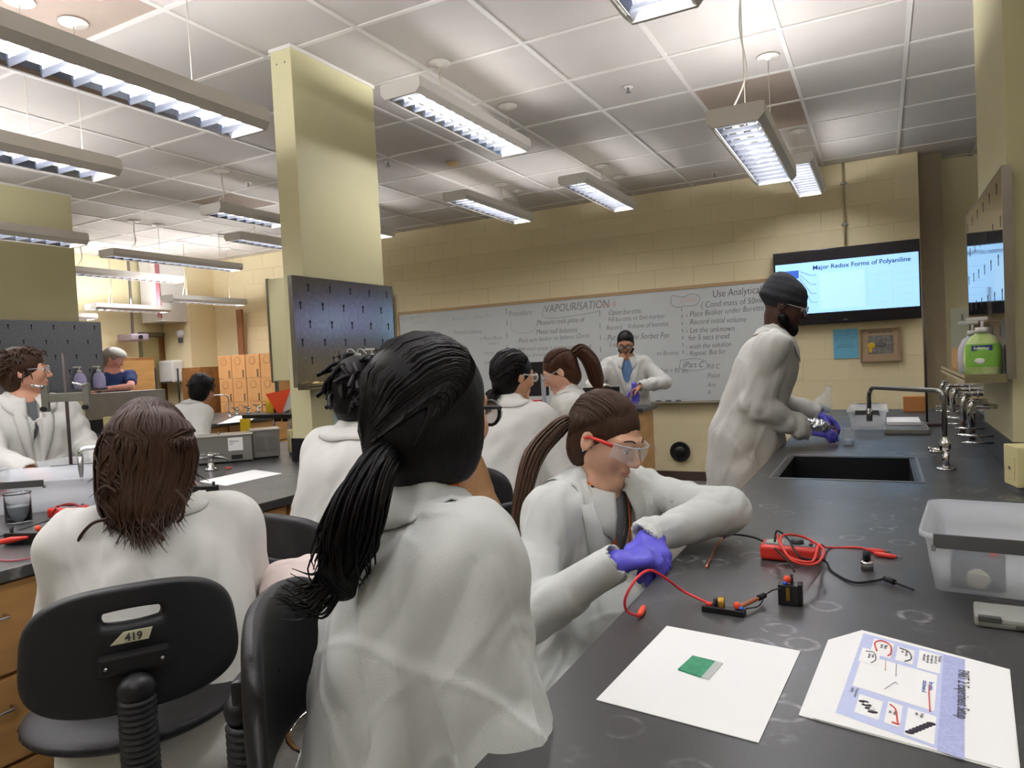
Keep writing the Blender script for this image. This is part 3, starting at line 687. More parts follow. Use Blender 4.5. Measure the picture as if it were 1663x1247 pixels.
def stroke(pts, r=0.003, m=None, dash=False):
    q = [at_y(a, b, YB - 0.02) for a, b in pts]; q = [(p[0], -0.019, p[2]) for p in q]
    mb = MB()
    if dash:
        n = 14
        for i in range(0, n, 2):
            a = np.array(q[0]) + (np.array(q[1]) - np.array(q[0])) * i / n; b = np.array(q[0]) + (np.array(q[1]) - np.array(q[0])) * (i + 0.9) / n
            mb.tube([a, b], r, n=4)
    else: mb.tube(spline(q, 4), r, n=4)
    o = mb.build('drawn_line', m or M_inkg, wbd)
    if dash: o['kind'] = 'stuff'
stroke([(823, 500), (825, 640)], dash=True); stroke([(974, 505), (978, 640)], dash=True); stroke([(1107, 500), (1110, 580)], dash=True)
stroke([(884, 498), (882, 514), (905, 516), (960, 508), (975, 504)], 0.002)
stroke([(1107, 483), (1092, 480), (1090, 492), (1098, 499), (1112, 497), (1130, 495), (1137, 483), (1125, 477), (1107, 483)], 0.002)
stroke([(830, 522), (832, 536), (845, 541), (866, 537), (874, 522)], 0.002, M_inkf); stroke([(1106, 585), (1104, 597), (1120, 602), (1144, 599), (1148, 588), (1130, 582), (1106, 585)], 0.002)
for k, px in enumerate((700, 812)): MB().cyl((at_y(px, 640, YB)[0], -0.05, WZ0 + 0.004), (at_y(px, 640, YB)[0] + 0.13, -0.05, WZ0 + 0.004), 0.009).build('marker', M_blue if k else M_red, wbd)
for k in range(3): MB().box((-2.25 + 0.11 * k, -0.045, WZ0 - 0.004), (-2.19 + 0.11 * k, -0.030, WZ0 + 0.012), 0.003).build('magnet', M_grey, wbd)

# ================================================================== SCREENS AND WALL PIECES
M_bezel = mat('screen_bezel', '#16141c', 0.18)
M_scr = mat('screen_slide', '#9fd0ff', 0.4, emit='#9fd2ff', estr=0.98)
M_sblue = mat('slide_blue', '#3355cc', 0.5, emit='#4a7ae0', estr=0.55); M_sdk = mat('slide_text', '#203060', 0.5, emit='#27408c', estr=0.35); M_swhite = mat('slide_line', '#8fa8c8', 0.5, emit='#86a6d0', estr=0.6)
M_spale = mat('slide_table', '#b4dcff', 0.5, emit='#a8d8ff', estr=0.95)
def tv(label, xa, xb, za, zb, y, slide=True, cat='screen', scr=None):
    t = thing('wall_screen', label, cat, ((xa + xb) / 2, y, (za + zb) / 2)); hw, hh = (xb - xa) / 2, (zb - za) / 2
    MB().box((-hw, -0.085, -hh), (hw, -0.035, hh), 0.006).build('bezel', M_bezel, t)
    MB().box((-0.2, -0.035, -0.15), (0.2, 0, 0.15)).build('wall_mount', M_dark, t)
    sy = -0.0858
    MB().box((-hw + 0.02, sy - 0.001, -hh + 0.115), (hw - 0.012, sy, hh - 0.12)).build('display', scr or M_scr, t)
    if slide:
        text('Major Redox Forms of Polyaniline', 0.062, M_sdk, t, (-0.28, sy - 0.002, hh - 0.20), (pi / 2, 0, 0), 'slide_title', 0.001)
        g_ = MB(); w_ = 2 * hw
        for px_ in (0.20, 0.415): g_.box((px_ - 0.001, sy - 0.0025, -hh + 0.15), (px_ + 0.001, sy - 0.001, hh - 0.23))
        for k in range(5):
            for (a, b) in ((0.24, 0.38), (0.45, 0.60)): g_.box((a, sy - 0.0025, -hh + 0.18 + 0.065 * k), (b, sy - 0.001, -hh + 0.182 + 0.065 * k))
        g_.build('table_lines', M_swhite, t)
        MB().box((-0.22, sy - 0.002, -hh + 0.15), (0.18, sy - 0.0012, hh - 0.24)).build('scheme_panel', M_spale, t)
        MB().box((-hw + 0.06, sy - 0.002, hh - 0.27), (-hw + 0.24, sy - 0.0012, hh - 0.19)).build('inset_picture', M_sblue, t)
        a_ = MB()
        for z in (0.12, 0.03, -0.06, -0.15): a_.tube([(-hw + 0.25, sy - 0.002, 0.17 - (0.12 - z) * 0.4), (-0.30, sy - 0.002, z), (-0.25, sy - 0.002, z)], 0.002, n=4)
        a_.build('arrow', M_sdk, t)
    MB().box((-0.02, -0.09, -hh + 0.03), (0.02, -0.085, -hh + 0.04)).build('logo_plate', M_dchrome, t)
    return t
tv('large wall screen showing a slide about polyaniline, right of the whiteboard', -0.955, 0.345, 1.63, 2.375, YB - 0.006)
tv('wall screen in the recess hidden by the right column, seen only in reflections', 0.95, 2.75, 1.80, 2.55, YB2 - 0.004, scr=mat('screen_lavender', '#a9b2f4', 0.4, emit='#aab2f2', estr=0.85))
tv('narrow sliver of a lit screen beside the left end of the whiteboard', -7.05, -5.80, 1.66, 2.40, YB - 0.006, slide=False)
# blue notice
p = at_y(1353, 536, YB)
t = thing('blue_notice', 'light blue paper notice taped under the large wall screen', 'notice', (-0.312, YF_, 1.425))
MB().box((-0.112, -0.002, -0.147), (0.112, 0, 0.147)).build('sheet', mat('blue_paper', '#6fb4d2', 0.7), t)
text('CAUTION\nWear goggles and\ngloves at all times\nNo food or drink\nin this lab\nwash hands\nbefore leaving', 0.027, M_ink, t, (0, -0.003, 0.105), (pi / 2, 0, 0), 'printed_text', -0.0006, align='CENTER')
t = thing('framed_picture', 'tan framed photo of a yellow and grey fitting, right of the blue notice', 'picture', (0.0, YF_, 1.395))
MB().box((-0.185, -0.012, -0.165), (0.175, 0, 0.165), 0.002).build('backing', mat('frame_tan', '#ab9476', 0.5), t)
f_ = MB()
for a, b in (((-0.185, 0.15), (0.175, 0.165)), ((-0.185, -0.165), (0.175, -0.15)), ((-0.185, -0.15), (-0.17, 0.15)), ((0.16, -0.15), (0.175, 0.15))): f_.box((a[0], -0.03, a[1]), (b[0], -0.01, b[1]), 0.002)
f_.build('frame', mat('frame_brown', '#8a7458', 0.5), t)
MB().box((-0.115, -0.014, -0.085), (0.105, -0.012, 0.095)).build('photo', mat('photo_grey', '#77746e', 0.5, var=0.35, vscale=30), t)
MB().sphere((-0.085, -0.016, -0.0), (0.035, 0.003, 0.03)).sphere((-0.095, -0.016, -0.045), (0.015, 0.003, 0.03)).build('yellow_print', mat('yellow_print', '#d8b62a', 0.5), t)
MB().sphere((0.0, -0.016, 0.005), (0.05, 0.003, 0.022)).box((0.0, -0.017, 0.0), (0.12, -0.014, 0.006)).build('grey_print', M_grey, t)
text('EMERGENCY SHUT OFF', 0.02, M_ink, t, (-0.005, -0.013, 0.118), (pi / 2, 0, 0), 'printed_caption', 0.0004, align='CENTER')
t = thing('wall_port', 'round black port low on the wall below the whiteboard', 'vent', (at_y(1105, 733, YB)[0], YF_, 0.32))
MB().lathe([(0.001, -0.012), (0.085, -0.012), (0.105, -0.02), (0.112, -0.018), (0.112, 0)], (0, 0, 0), 24, 'y').build('ring', M_blk, t)
MB().lathe([(0.001, -0.021), (0.06, -0.021), (0.062, -0.012)], (0, 0, 0), 16, 'y').build('cap', M_dark, t)

# ================================================================== FAR LEFT CORNER
random.seed(9)
x = -8.62; n = 0
gb = 'cardboard boxes stacked against the back wall'
names_r = ['bottom row', 'second row up', 'third row up', 'fourth row up', 'top row']; names_c = ['leftmost', 'second from left', 'third from left', 'rightmost']
lidm = mat('box_print', '#b98a58', 0.8); gm = mat('box_slot', '#6d5a40', 0.8)
for r in range(5):
    for c in range(4):
        bx0 = -8.66 + c * 0.285; zz = 0.34 * r
        t = thing('cardboard_box', f'cardboard box, {names_c[c]} in the {names_r[r]} of the big stack', 'box', (bx0 + 0.14, 7.42, zz), group=gb)
        dx = random.uniform(-0.006, 0.006)
        MB().box((-0.136 + dx, -0.16, 0.0), (0.136 + dx, 0.16, 0.336), 0.004).build('carton', M_card, t)
        MB().box((0.075 + dx, -0.162, 0.01), (0.105 + dx, -0.159, 0.12)).build('label_print', gm, t)
        MB().lathe([(0.052, 0), (0.060, 0), (0.060, 0.002), (0.052, 0.002)], (dx - 0.01, -0.1625, 0.25), 16, 'y').build('round_print', lidm, t)
t = thing('timber_post', 'tall brown timber plank leaning upright behind the cardboard boxes', 'plank', (at_y(391, 570, 7.68)[0], 7.70, 0))
MB().box((-0.055, -0.02, 0), (0.055, 0.02, 2.40), 0.003).build('plank', mat('red_brown_timber', '#8a5a3a', 0.6, var=0.15, vscale=6, stretch=(4, 4, 1)), t)
t = thing('wood_cabinet', 'narrow oak cabinet left of the cardboard box stack', 'cabinet', (-9.05, 7.30, 0))
MB().box((-0.20, -0.20, 0), (0.20, 0.20, 1.55), 0.004).build('body', M_brown, t); MB().box((-0.19, -0.215, 0.06), (0.19, -0.20, 1.5), 0.003).build('door', M_brown, t); MB().sphere((0.15, -0.222, 0.9), 0.015, 8).build('knob', M_dchrome, t)
p = at_x(202, 610, -9.5); 
t = thing('oak_cabinet', 'tall brown oak cabinet beside the person in navy', 'cabinet', (-9.50, at_x(203, 610, -9.5)[1], 0))
MB().box((-0.35, -0.40, 0), (0.30, 0.26, 1.72), 0.004).build('body', M_brown, t); MB().box((0.30, -0.38, 0.06), (0.318, 0.24, 0.85), 0.003).build('door', M_wood, t); MB().box((0.30, -0.38, 0.87), (0.318, 0.24, 1.68), 0.003).build('door', M_wood, t)
MB().sphere((0.33, 0.18, 1.0), 0.015, 8).build('knob', M_dchrome, t)
t = thing('towel_dispenser', 'white paper towel dispenser on the wall near the door', 'dispenser', (-9.296 - 0.35, PY0 - 0.004, 1.36))
MB().box((-0.16, -0.20, -0.02), (0.16, 0, 0.32), 0.03).build('housing', M_white, t); MB().box((-0.13, -0.202, -0.018), (0.13, -0.12, 0.0)).build('slot', M_grey, t)
t = thing('fire_alarm', 'small white alarm sounder high on the pier near the door', 'alarm', (-9.50, PY0 - 0.004, 2.08))
MB().lathe([(0.001, -0.07), (0.04, -0.07), (0.06, -0.03), (0.065, 0)], (0, 0, 0), 14, 'y').build('dome', M_white, t); MB().box((-0.04, -0.03, -0.14), (0.04, 0, -0.06), 0.005).build('base', M_grey, t)
t = thing('duct', 'white boxed duct with a red pipe hanging under the ceiling in the far corner', 'duct', (-9.55, 6.95, 2.25))
MB().box((-0.25, -0.05, 0.0), (0.2, 0.38, 0.93), 0.005).build('box_duct', M_white, t)
MB().tube([(0.2, -0.08, 0.05), (0.2, -0.08, 0.90)], 0.03).build('red_pipe', mat('red_pipe_paint', '#b2707a', 0.5), t)
t = thing('projector', 'small grey ceiling projector hanging below the duct', 'projector', (-9.6, 6.60, 2.02))
MB().box((-0.16, -0.14, -0.05), (0.16, 0.14, 0.05), 0.02).build('housing', mat('lilac_grey_plastic', '#8d8088', 0.5), t); MB().cyl((0.0, 0.0, 0.05), (0, 0, CZ - 2.02), 0.02).build('mount', M_dchrome, t); MB().cyl((0.16, 0, 0), (0.18, 0, 0), 0.03).build('lens', M_dark, t)
t = thing('light_switch', 'small switch plate beside the far door', 'switch', (XL + 0.002, DY0 - 0.12, 1.2)); MB().box((0, -0.04, -0.06), (0.008, 0.04, 0.06), 0.003).build('plate', M_white, t); MB().box((0.008, -0.01, -0.02), (0.016, 0.01, 0.02)).build('toggle', M_dark, t)
# sprinklers and detectors on the ceiling
for k, (px, py) in enumerate([(1020, 141), (403, 296), (735, 264), (1160, 280), (630, 262)]):
    p = at_z(px, py, CZ)
    if k == 2:
        t = thing('heat_detector', 'small tan heat detector on the ceiling left of centre', 'detector', (p[0], p[1], CZ - 0.003)); MB().lathe([(0.001, -0.03), (0.03, -0.028), (0.05, -0.01), (0.055, 0)], n=14).build('dome', mat('aged_plastic', '#c9ad7c', 0.5), t)
    else:
        t = thing('sprinkler_head', ['ceiling sprinkler near the middle of the ceiling', 'ceiling sprinkler in the left bay above the dark ceiling patch', '', 'ceiling sprinkler near the back wall on the right', 'ceiling sprinkler right of the cream column'][k], 'sprinkler', (p[0], p[1], CZ - 0.003), group='ceiling sprinklers')
        MB().lathe([(0.001, -0.004), (0.03, -0.004), (0.035, 0)], n=12).build('escutcheon', M_hous, t); MB().cyl((0, 0, -0.004), (0, 0, -0.035), 0.006, 8).lathe([(0.001, -0.038), (0.018, -0.037), (0.018, -0.035), (0.001, -0.034)], n=10).build('deflector', M_dchrome, t)

# ================================================================== STOOLS
def bellows(z0, z1, r, x=0.0, y=0.0, lean=(0, 0), pitch=0.016):
    prof = []; n = int((z1 - z0) / pitch)
    for i in range(n): prof += [(r * 0.84, z0 + i * pitch), (r, z0 + (i + 0.3) * pitch), (r, z0 + (i + 0.6) * pitch), (r * 0.84, z0 + (i + 0.95) * pitch)]
    mb = MB().lathe(prof, (0, 0, 0), 20); mb.v = [(v[0] + x + lean[0] * (v[2] - z0), v[1] + y + lean[1] * (v[2] - z0), v[2]) for v in mb.v]; return mb
_stool = {}
def stool(label, x, y, rz, seat_z=0.58, back_z=0.88, hero=False, tilt=0.0):
    """task stool; the sitter faces +Y of the stool, the back is at -Y"""
    t = thing('lab_chair', label, 'chair', (x, y, 0), rz, group='black lab chairs')
    key = (hero, round(back_z - seat_z, 3))
    if key not in _stool:
        h = 0.006 if hero else 0.010
        hb = back_z - seat_z
        pr = [BX((0, -0.235, hb), (0.215, 0.010, 0.125), rd=0.009, k=0.0)]
        # rounded backrest: ellipse-cornered slab bent around the sitter
        me = None
        out = []
        N = 72; T_ = [0, 0.03, 0.07, 0.13, 0.25, 0.42, 0.6, 0.76, 0.87, 0.94, 0.98, 1.0]
        outl = []; inl = []
        for i in range(N):
            a = 2 * pi * i / N; ex = 2 / 3.4
            cx_ = np.sign(cos(a)) * abs(cos(a)) ** ex; cz_ = np.sign(sin(a)) * abs(sin(a)) ** ex
            outl.append((0.215 * (1 - 0.10 * (cz_ + 1) / 2) * cx_, 0.125 * cz_ + (0.012 * (1 - cx_ ** 2) if cz_ > 0 else 0)))
            if hero: inl.append((0.040 * max(-1, min(1, 1.6 * cos(a))) + 0.013 * cos(a), 0.078 + 0.0125 * sin(a)))
            else: inl.append((0.002 * cos(a), 0.002 * sin(a)))
        prof = [math.sqrt(max(0, 1 - max(0, (0.10 - t) / 0.10 if hero else 0) ** 2)) * math.sqrt(max(0, 1 - max(0, (t - 0.90) / 0.10) ** 2)) for t in T_]
        vs = []; fs = []
        for sgn in (-1, 1):
            for u_, p_ in zip(T_, prof):
                for i in range(N):
                    x_ = inl[i][0] * (1 - u_) + outl[i][0] * u_; z_ = inl[i][1] * (1 - u_) + outl[i][1] * u_
                    vs.append((x_, sgn * 0.017 * p_ - 0.228 + 1.3 * x_ * x_ + 0.35 * z_ * z_, z_))
        nr = len(T_)
        for sgn in (0, 1):
            for r in range(nr - 1):
                for i in range(N):
                    q = (sgn * nr + r) * N; f = (q + i, q + (i + 1) % N, q + N + (i + 1) % N, q + N + i); fs.append(f if sgn else f[::-1])
        for i in range(N):
            a_, b_ = (nr - 1) * N, (2 * nr - 1) * N; fs.append((a_ + i, a_ + (i + 1) % N, b_ + (i + 1) % N, b_ + i)); fs.append((i, (i + 1) % N, nr * N + (i + 1) % N, nr * N + i))
        tmp = MB().add(vs, fs, True).build('tmp', M_seat); me = tmp.data; bpy.data.objects.remove(tmp); me.name = 'backrest'
        me.transform(Matrix.Translation((0, 0, back_z)))
        if 'seat' not in _stool:
            s = sdf_mesh([EL((0, 0, 0), (0.235, 0.225, 0.040), k=0.01), EL((0, 0.02, -0.012), (0.22, 0.21, 0.042), k=0.02), EL((0, -0.02, 0.055), (0.15, 0.15, 0.028), k=0.02, sub=True)], 0.009, None, 'seat', 1); s.materials.append(M_seat); _stool['seat'] = s
        _stool[key] = me
    link('backrest', _stool[key], None, t)
    link('seat', _stool['seat'], None, t, (0, 0, seat_z - 0.03))
    MB().box((-0.065, -0.268, back_z - 0.030), (0.065, -0.246, back_z + 0.012), 0.008).build('back_bracket', M_dark, t)
    for sx_ in (-0.05, 0.05): MB().sphere((sx_, -0.269, back_z - 0.012), 0.0045, 8).build('bolt', M_dchrome, t)
    MB().sphere((0, -0.275, back_z - 0.06), (0.036, 0.03, 0.032), 16).build('pivot_cap', M_dark, t)
    a = bellows(seat_z - 0.10, back_z - 0.075, 0.036, 0, -0.268, pitch=0.0125); a.build('bellows_sleeve', M_seat, t)
    MB().box((-0.03, -0.29, seat_z - 0.105), (0.03, -0.02, seat_z - 0.085), 0.004).build('back_bar', M_dark, t)
    MB().box((-0.10, -0.10, seat_z - 0.085), (0.10, 0.10, seat_z - 0.06), 0.006).build('seat_plate', M_dark, t)
    bellows(0.12, seat_z - 0.10, 0.032).build('column_sleeve', M_seat, t)
    MB().lathe([(0.19, 0.235), (0.20, 0.245), (0.21, 0.235), (0.20, 0.225), (0.19, 0.235)], n=28).build('foot_ring', M_chrome, t)
    for k in range(5):
        a_ = 2 * pi * k / 5 + 0.3; c_, s_ = cos(a_), sin(a_)
        lg = MB().tube([(0.02 * c_, 0.02 * s_, 0.12), (0.16 * c_, 0.16 * s_, 0.10), (0.27 * c_, 0.27 * s_, 0.075)], [0.022, 0.02, 0.014], n=8).build('leg', M_dark, t)
        MB().lathe([(0.001, -0.016), (0.024, -0.014), (0.026, 0), (0.024, 0.014), (0.001, 0.016)], (0.27 * c_, 0.27 * s_, 0.0265), 14, 'y').cyl((0.27 * c_, 0.27 * s_, 0.03), (0.27 * c_, 0.27 * s_, 0.08), 0.008, 8).build('caster', M_blk, lg)
        if k % 2 == 0: MB().cyl((0.03 * c_, 0.03 * s_, 0.235), (0.195 * c_, 0.195 * s_, 0.235), 0.005, 6).build('ring_strut', M_chrome, t)
    return t

# ================================================================== PEOPLE
def v3(*a): return np.array(a, float)
UP = v3(0, 0, 1)
def unit(v): return v / (np.linalg.norm(v) + 1e-12)
def ik(a, b, l1, l2, pole):
    d = b - a; L = np.linalg.norm(d)
    if L > (l1 + l2) * 0.999: b = a + d * (l1 + l2) * 0.999 / L; d = b - a; L = np.linalg.norm(d)
    x = (l1 * l1 - l2 * l2 + L * L) / (2 * L); h = math.sqrt(max(l1 * l1 - x * x, 0)); n = d / L
    p = pole - pole.dot(n) * n; return a + n * x + unit(p) * h, b
def hand_prims(w, d, n, side, s=1.0, curl=0.5, r=1.0, spread=0.06, k=0.006):
    """palm plus five separate fingers; w wrist, d wrist->knuckles, n palm side, side = direction of the thumb"""
    d = unit(d); n = unit(n - n.dot(d) * d); l = unit(side - side.dot(d) * d - side.dot(n) * n); P = []
    P.append(RC(w - d * 0.03 * s, w + d * 0.015 * s, 0.025 * s * r, 0.023 * s * r, 0.02))
    off = [0.030, 0.010, -0.010, -0.028]; ln = [0.070, 0.078, 0.072, 0.056]; cu = [0.85, 1.0, 1.08, 1.15]
    for i in range(4):
        kn = w + d * (0.085 - 0.004 * abs(i - 1)) * s + l * off[i] * s
        P.append(RC(w + d * 0.012 * s + l * off[i] * 0.55 * s, kn, 0.014 * s * r, 0.0115 * s * r, 0.014))
        dd = unit(d + l * off[i] * spread * 60 * 0.3); p = kn; rr = 0.0095 * s * r
        for j, fr in enumerate((0.45, 0.31, 0.24)):
            a = curl * cu[i] * (0.75 if j == 0 else 1.0); c_, s_ = cos(a), sin(a)
            nn = unit(n - n.dot(dd) * dd); dd = unit(dd * c_ + nn * s_); n_prev = nn
            q = p + dd * ln[i] * fr * s; P.append(RC(p, q, rr, rr * 0.92, k if j else 0.008)); p = q; rr *= 0.92
    t0 = w + d * 0.022 * s + l * 0.022 * s; dd = unit(d * 0.62 + l * 0.70 + n * 0.35); p = t0; rr = 0.0125 * s * r
    for j, L_ in enumerate((0.042, 0.032, 0.026)):
        if j: dd = unit(dd + n * curl * 0.35 + d * 0.25 - l * 0.15)
        q = p + dd * L_ * s; P.append(RC(p, q, rr, rr * 0.88, 0.010)); p = q; rr *= 0.88
    return P

SKIN = {}
def skin(h): return mat('skin_' + h.strip('#'), h, 0.5, var=0.05, vscale=25, sss=0.08, spec=0.35)
def coatmat(name, col, sc, dist, fine):
    m = bpy.data.materials.new(name); m.use_nodes = True; nt = m.node_tree; b = nt.nodes['Principled BSDF']; N = nt.nodes; L = nt.links
    b.inputs['Base Color'].default_value = srgb(col); b.inputs['Roughness'].default_value = 0.8; b.inputs['Sheen Weight'].default_value = 0.1; b.inputs['Specular IOR Level'].default_value = 0.3
    tc = N.new('ShaderNodeTexCoord'); mp = N.new('ShaderNodeMapping'); mp.inputs['Scale'].default_value = (1, 1, 0.6); mp.inputs['Rotation'].default_value = (0.3, 0.5, 0.2); L.new(tc.outputs['Object'], mp.inputs[0])
    n = N.new('ShaderNodeTexNoise'); n.noise_type = 'RIDGED_MULTIFRACTAL'; n.inputs['Scale'].default_value = sc; n.inputs['Detail'].default_value = 2.5; n.inputs['Roughness'].default_value = 0.45; n.inputs['Distortion'].default_value = 0.6
    L.new(mp.outputs[0], n.inputs['Vector'])
    f = N.new('ShaderNodeTexNoise'); f.inputs['Scale'].default_value = 420; f.inputs['Detail'].default_value = 2; L.new(tc.outputs['Object'], f.inputs['Vector'])
    b1 = N.new('ShaderNodeBump'); b1.inputs['Strength'].default_value = 1.0; b1.inputs['Distance'].default_value = dist; L.new(n.outputs[0], b1.inputs['Height'])
    b2 = N.new('ShaderNodeBump'); b2.inputs['Strength'].default_value = fine; b2.inputs['Distance'].default_value = 0.001; L.new(f.outputs[0], b2.inputs['Height']); L.new(b1.outputs[0], b2.inputs['Normal']); L.new(b2.outputs[0], b.inputs['Normal'])
    return m
M_coat = coatmat('lab_coat_nonwoven', '#c6c9c4', 6.5, 0.020, 0.6)
M_coat2 = coatmat('lab_coat_cotton', '#cfcec8', 4.2, 0.014, 0.4)
M_glove = mat('nitrile_glove', '#5a55c8', 0.42, bump=0.3, bscale=150)
M_jean = mat('denim', '#4a5d78', 0.85, var=0.15, vscale=90)
M_trou = mat('dark_trousers', '#26262b', 0.85)
M_shoe = mat('shoe_canvas', '#55504c', 0.7)
def hairmat(c, n): return mat('hair_' + n, c, 0.42, var=0.25, vscale=60, stretch=(3, 3, 0.35), bump=0.6, bscale=180, spec=0.22)
H_blk = hairmat('#0b0909', 'black'); H_dbr = hairmat('#2c1d16', 'dark_brown'); H_br = hairmat('#3b281d', 'brown'); H_mbr = hairmat('#43291c', 'auburn'); H_gry = hairmat('#8a7e78', 'grey')
M_eyew = mat('eye_white', '#e6e0da', 0.25); M_iris = mat('iris_brown', '#2a1c14', 0.15); M_lip = mat('lip', '#c08478', 0.45)
M_lens = mat('clear_lens', '#f4f8fb', 0.03, trans=0.0, alpha=0.22, spec=0.9)

class Head:
    def __init__(s, c, yaw, pitch=0, roll=0, sc=1.0):
        s.c = np.array(c, float); s.sc = sc
        F = v3(cos(yaw) * cos(pitch), sin(yaw) * cos(pitch), -sin(pitch)); R = v3(sin(yaw), -cos(yaw), 0); U = np.cross(R, F)
        s.R = R * cos(roll) + U * sin(roll); s.U = U * cos(roll) - R * sin(roll); s.F = F; s.M = np.array([s.R, s.F, s.U])
    def w(s, x, y, z): return s.c + s.sc * (x * s.R + y * s.F + z * s.U)
    def rc(s, a, b, ra, rb, k=0.012, sub=False): return RC(s.w(*a), s.w(*b), ra * s.sc, rb * s.sc, k * s.sc, sub)
    def el(s, c, r, k=0.012, sub=False): return EL(s.w(*c), np.array(r) * s.sc if hasattr(r, '__len__') else r * s.sc, s.M, k * s.sc, sub)
def head_prims(H, slim=1.0):
    P = [H.el((0, -0.014, 0.030), (0.073, 0.094, 0.083)), H.el((0, 0.030, -0.012), (0.060, 0.060, 0.082), 0.03),
         H.rc((-0.044 * slim, 0.0, -0.052), (0, 0.062, -0.092), 0.023 * slim, 0.016 * slim, 0.025), H.rc((0.044 * slim, 0.0, -0.052), (0, 0.062, -0.092), 0.023 * slim, 0.016 * slim, 0.025),
         H.el((0, 0.072, -0.097), (0.016, 0.014, 0.014), 0.02)]
    for q in (-1, 1):
        P += [H.el((q * 0.037, 0.060, -0.024), (0.021, 0.020, 0.020), 0.025), H.rc((q * 0.012, 0.088, 0.024), (q * 0.046, 0.070, 0.024), 0.010, 0.009, 0.016)]
    for q in (-1, 1): P.append(H.el((q * 0.030, 0.096, 0.006), (0.015, 0.012, 0.010), 0.014, True))
    P += [H.rc((0, 0.086, 0.014), (0, 0.108, -0.024), 0.0075, 0.0105, 0.012), H.el((0, 0.106, -0.030), (0.011, 0.011, 0.009), 0.008)]
    for q in (-1, 1): P.append(H.el((q * 0.0115, 0.097, -0.033), (0.0075, 0.009, 0.0065), 0.006))
    P += [H.el((0, 0.084, -0.055), (0.019, 0.011, 0.008), 0.012), H.el((0, 0.083, -0.069), (0.016, 0.010, 0.008), 0.012)]
    for q in (-1, 1):
        P += [H.el((q * 0.030, 0.080, 0.014), (0.015, 0.013, 0.006), 0.005)]  # upper lid
        P += [H.el((q * 0.076, -0.010, -0.004), (0.008, 0.019, 0.031), 0.008), H.el((q * 0.084, -0.004, -0.001), (0.006, 0.010, 0.017), 0.004, True)]
    return P
def head_details(H, par, off, hm, lips=M_lip, near=False, brow=True):
    for q in (-1, 1):
        e = MB().sphere(H.w(q * 0.030, 0.0785, 0.004) - off, 0.0118 * H.sc, 12).build('eye', M_eyew, par)
        MB().sphere(H.w(q * 0.030, 0.0862, 0.001) - off, 0.0056 * H.sc, 10).build('iris', M_iris, e)
        if brow: MB().tube(spline([H.w(q * 0.010, 0.0965, 0.026) - off, H.w(q * 0.030, 0.092, 0.034) - off, H.w(q * 0.050, 0.076, 0.027) - off], 4), [0.0012 * H.sc, 0.0018 * H.sc] + [0.0022 * H.sc] * 5 + [0.0018 * H.sc, 0.0008 * H.sc], n=6).build('eyebrow', hm, par)
        if near: MB().tube(spline([H.w(q * 0.019, 0.090, 0.006) - off, H.w(q * 0.030, 0.0935, 0.010) - off, H.w(q * 0.043, 0.085, 0.005) - off], 4), 0.0013 * H.sc, n=5).build('eyelashes', M_iris, par)
    if lips is not None:
        mb = MB().tube(spline([H.w(-0.019, 0.0855, -0.0605) - off, H.w(-0.007, 0.0945, -0.0565) - off, H.w(0.007, 0.0945, -0.0565) - off, H.w(0.019, 0.0855, -0.0605) - off], 4), [0.0010] + [0.0026 * H.sc] * 11 + [0.0010], n=6)
        mb.tube(spline([H.w(-0.018, 0.0855, -0.062) - off, H.w(-0.006, 0.0925, -0.0665) - off, H.w(0.006, 0.0925, -0.0665) - off, H.w(0.018, 0.0855, -0.062) - off], 4), [0.0010] + [0.0031 * H.sc] * 11 + [0.0010], n=6)
        mb.build('lips', lips, par)
CAPC, CAPR = (0, -0.018, 0.034), (0.083, 0.103, 0.093)
def cap_prims(H, big=1.0, back=True, face=(0.105, -0.035, 0.072, 0.085, 0.088)):
    P = [H.el(CAPC, tuple(x * big for x in CAPR), 0.01)]
    if back: P.append(H.el((0, -0.045, -0.030), (0.070 * big, 0.062 * big, 0.080), 0.02))
    fy, fz, rx, ry, rz = face
    P.append(H.el((0, fy, fz), (rx, ry, rz), 0.006, True))
    return P
def cap_pt(H, d, f=1.0):
    d = unit(np.array(d, float)); hb = getattr(H, 'hb', None)
    if hb is not None:
        c0 = H.w(*CAPC) - H.off; dw = d[0] * H.R + d[1] * H.F + d[2] * H.U; hit = hb.ray_cast(Vector(c0 + dw * 0.5), Vector(-dw))
        if hit[0] is not None:
            q = np.array(hit[0]) + H.off; tt = 0.97 / math.sqrt(sum((d[i] / CAPR[i]) ** 2 for i in range(3))) * H.sc
            L_ = max(np.linalg.norm(q - H.w(*CAPC)), tt); return H.w(*CAPC) + dw * (L_ + (f - H.big) * 0.12 + 0.0008)
    t = 1 / math.sqrt(sum((d[i] / CAPR[i]) ** 2 for i in range(3))); q = np.array(CAPC) + d * t * f
    return H.w(*q)
def sweep(H, tie, n, big=1.0, rad=0.0035, seed=1, segs=9, zlo=-0.5):
    """strands lying over the head from the hairline to the tie point (directions in head space)"""
    rnd = random.Random(seed); mb = MB(); tie = unit(np.array(tie, float))
    for i in range(n):
        a = rnd.uniform(-2.5, 2.5); d0 = unit(v3(sin(a), cos(a) * 0.9, 0.62 if abs(a) < 0.7 else 0.62 - (abs(a) - 0.7) * 0.75))
        pts = []; rs = []
        for k in range(segs):
            t = k / (segs - 1); md = unit(v3(sin(a) * (0.75 + 0.25 * min(1, abs(a))), -0.25, 1.15 - 0.42 * abs(a))); d = unit(d0 * (1 - t) ** 2 + md * 1.3 * t * (1 - t) * 2 + tie * t * t)
            pts.append(cap_pt(H, d, big + (rnd.uniform(0.0, 0.028) if 0 < k < segs - 1 else -0.01))); rs.append(rad * H.sc * (0.6 + 0.6 * sin(pi * min(1, t + 0.15))))
        mb.tube(pts, rs, n=4, cap=False)
    return mb
REF = v3(0.9, -0.35, 0.12)
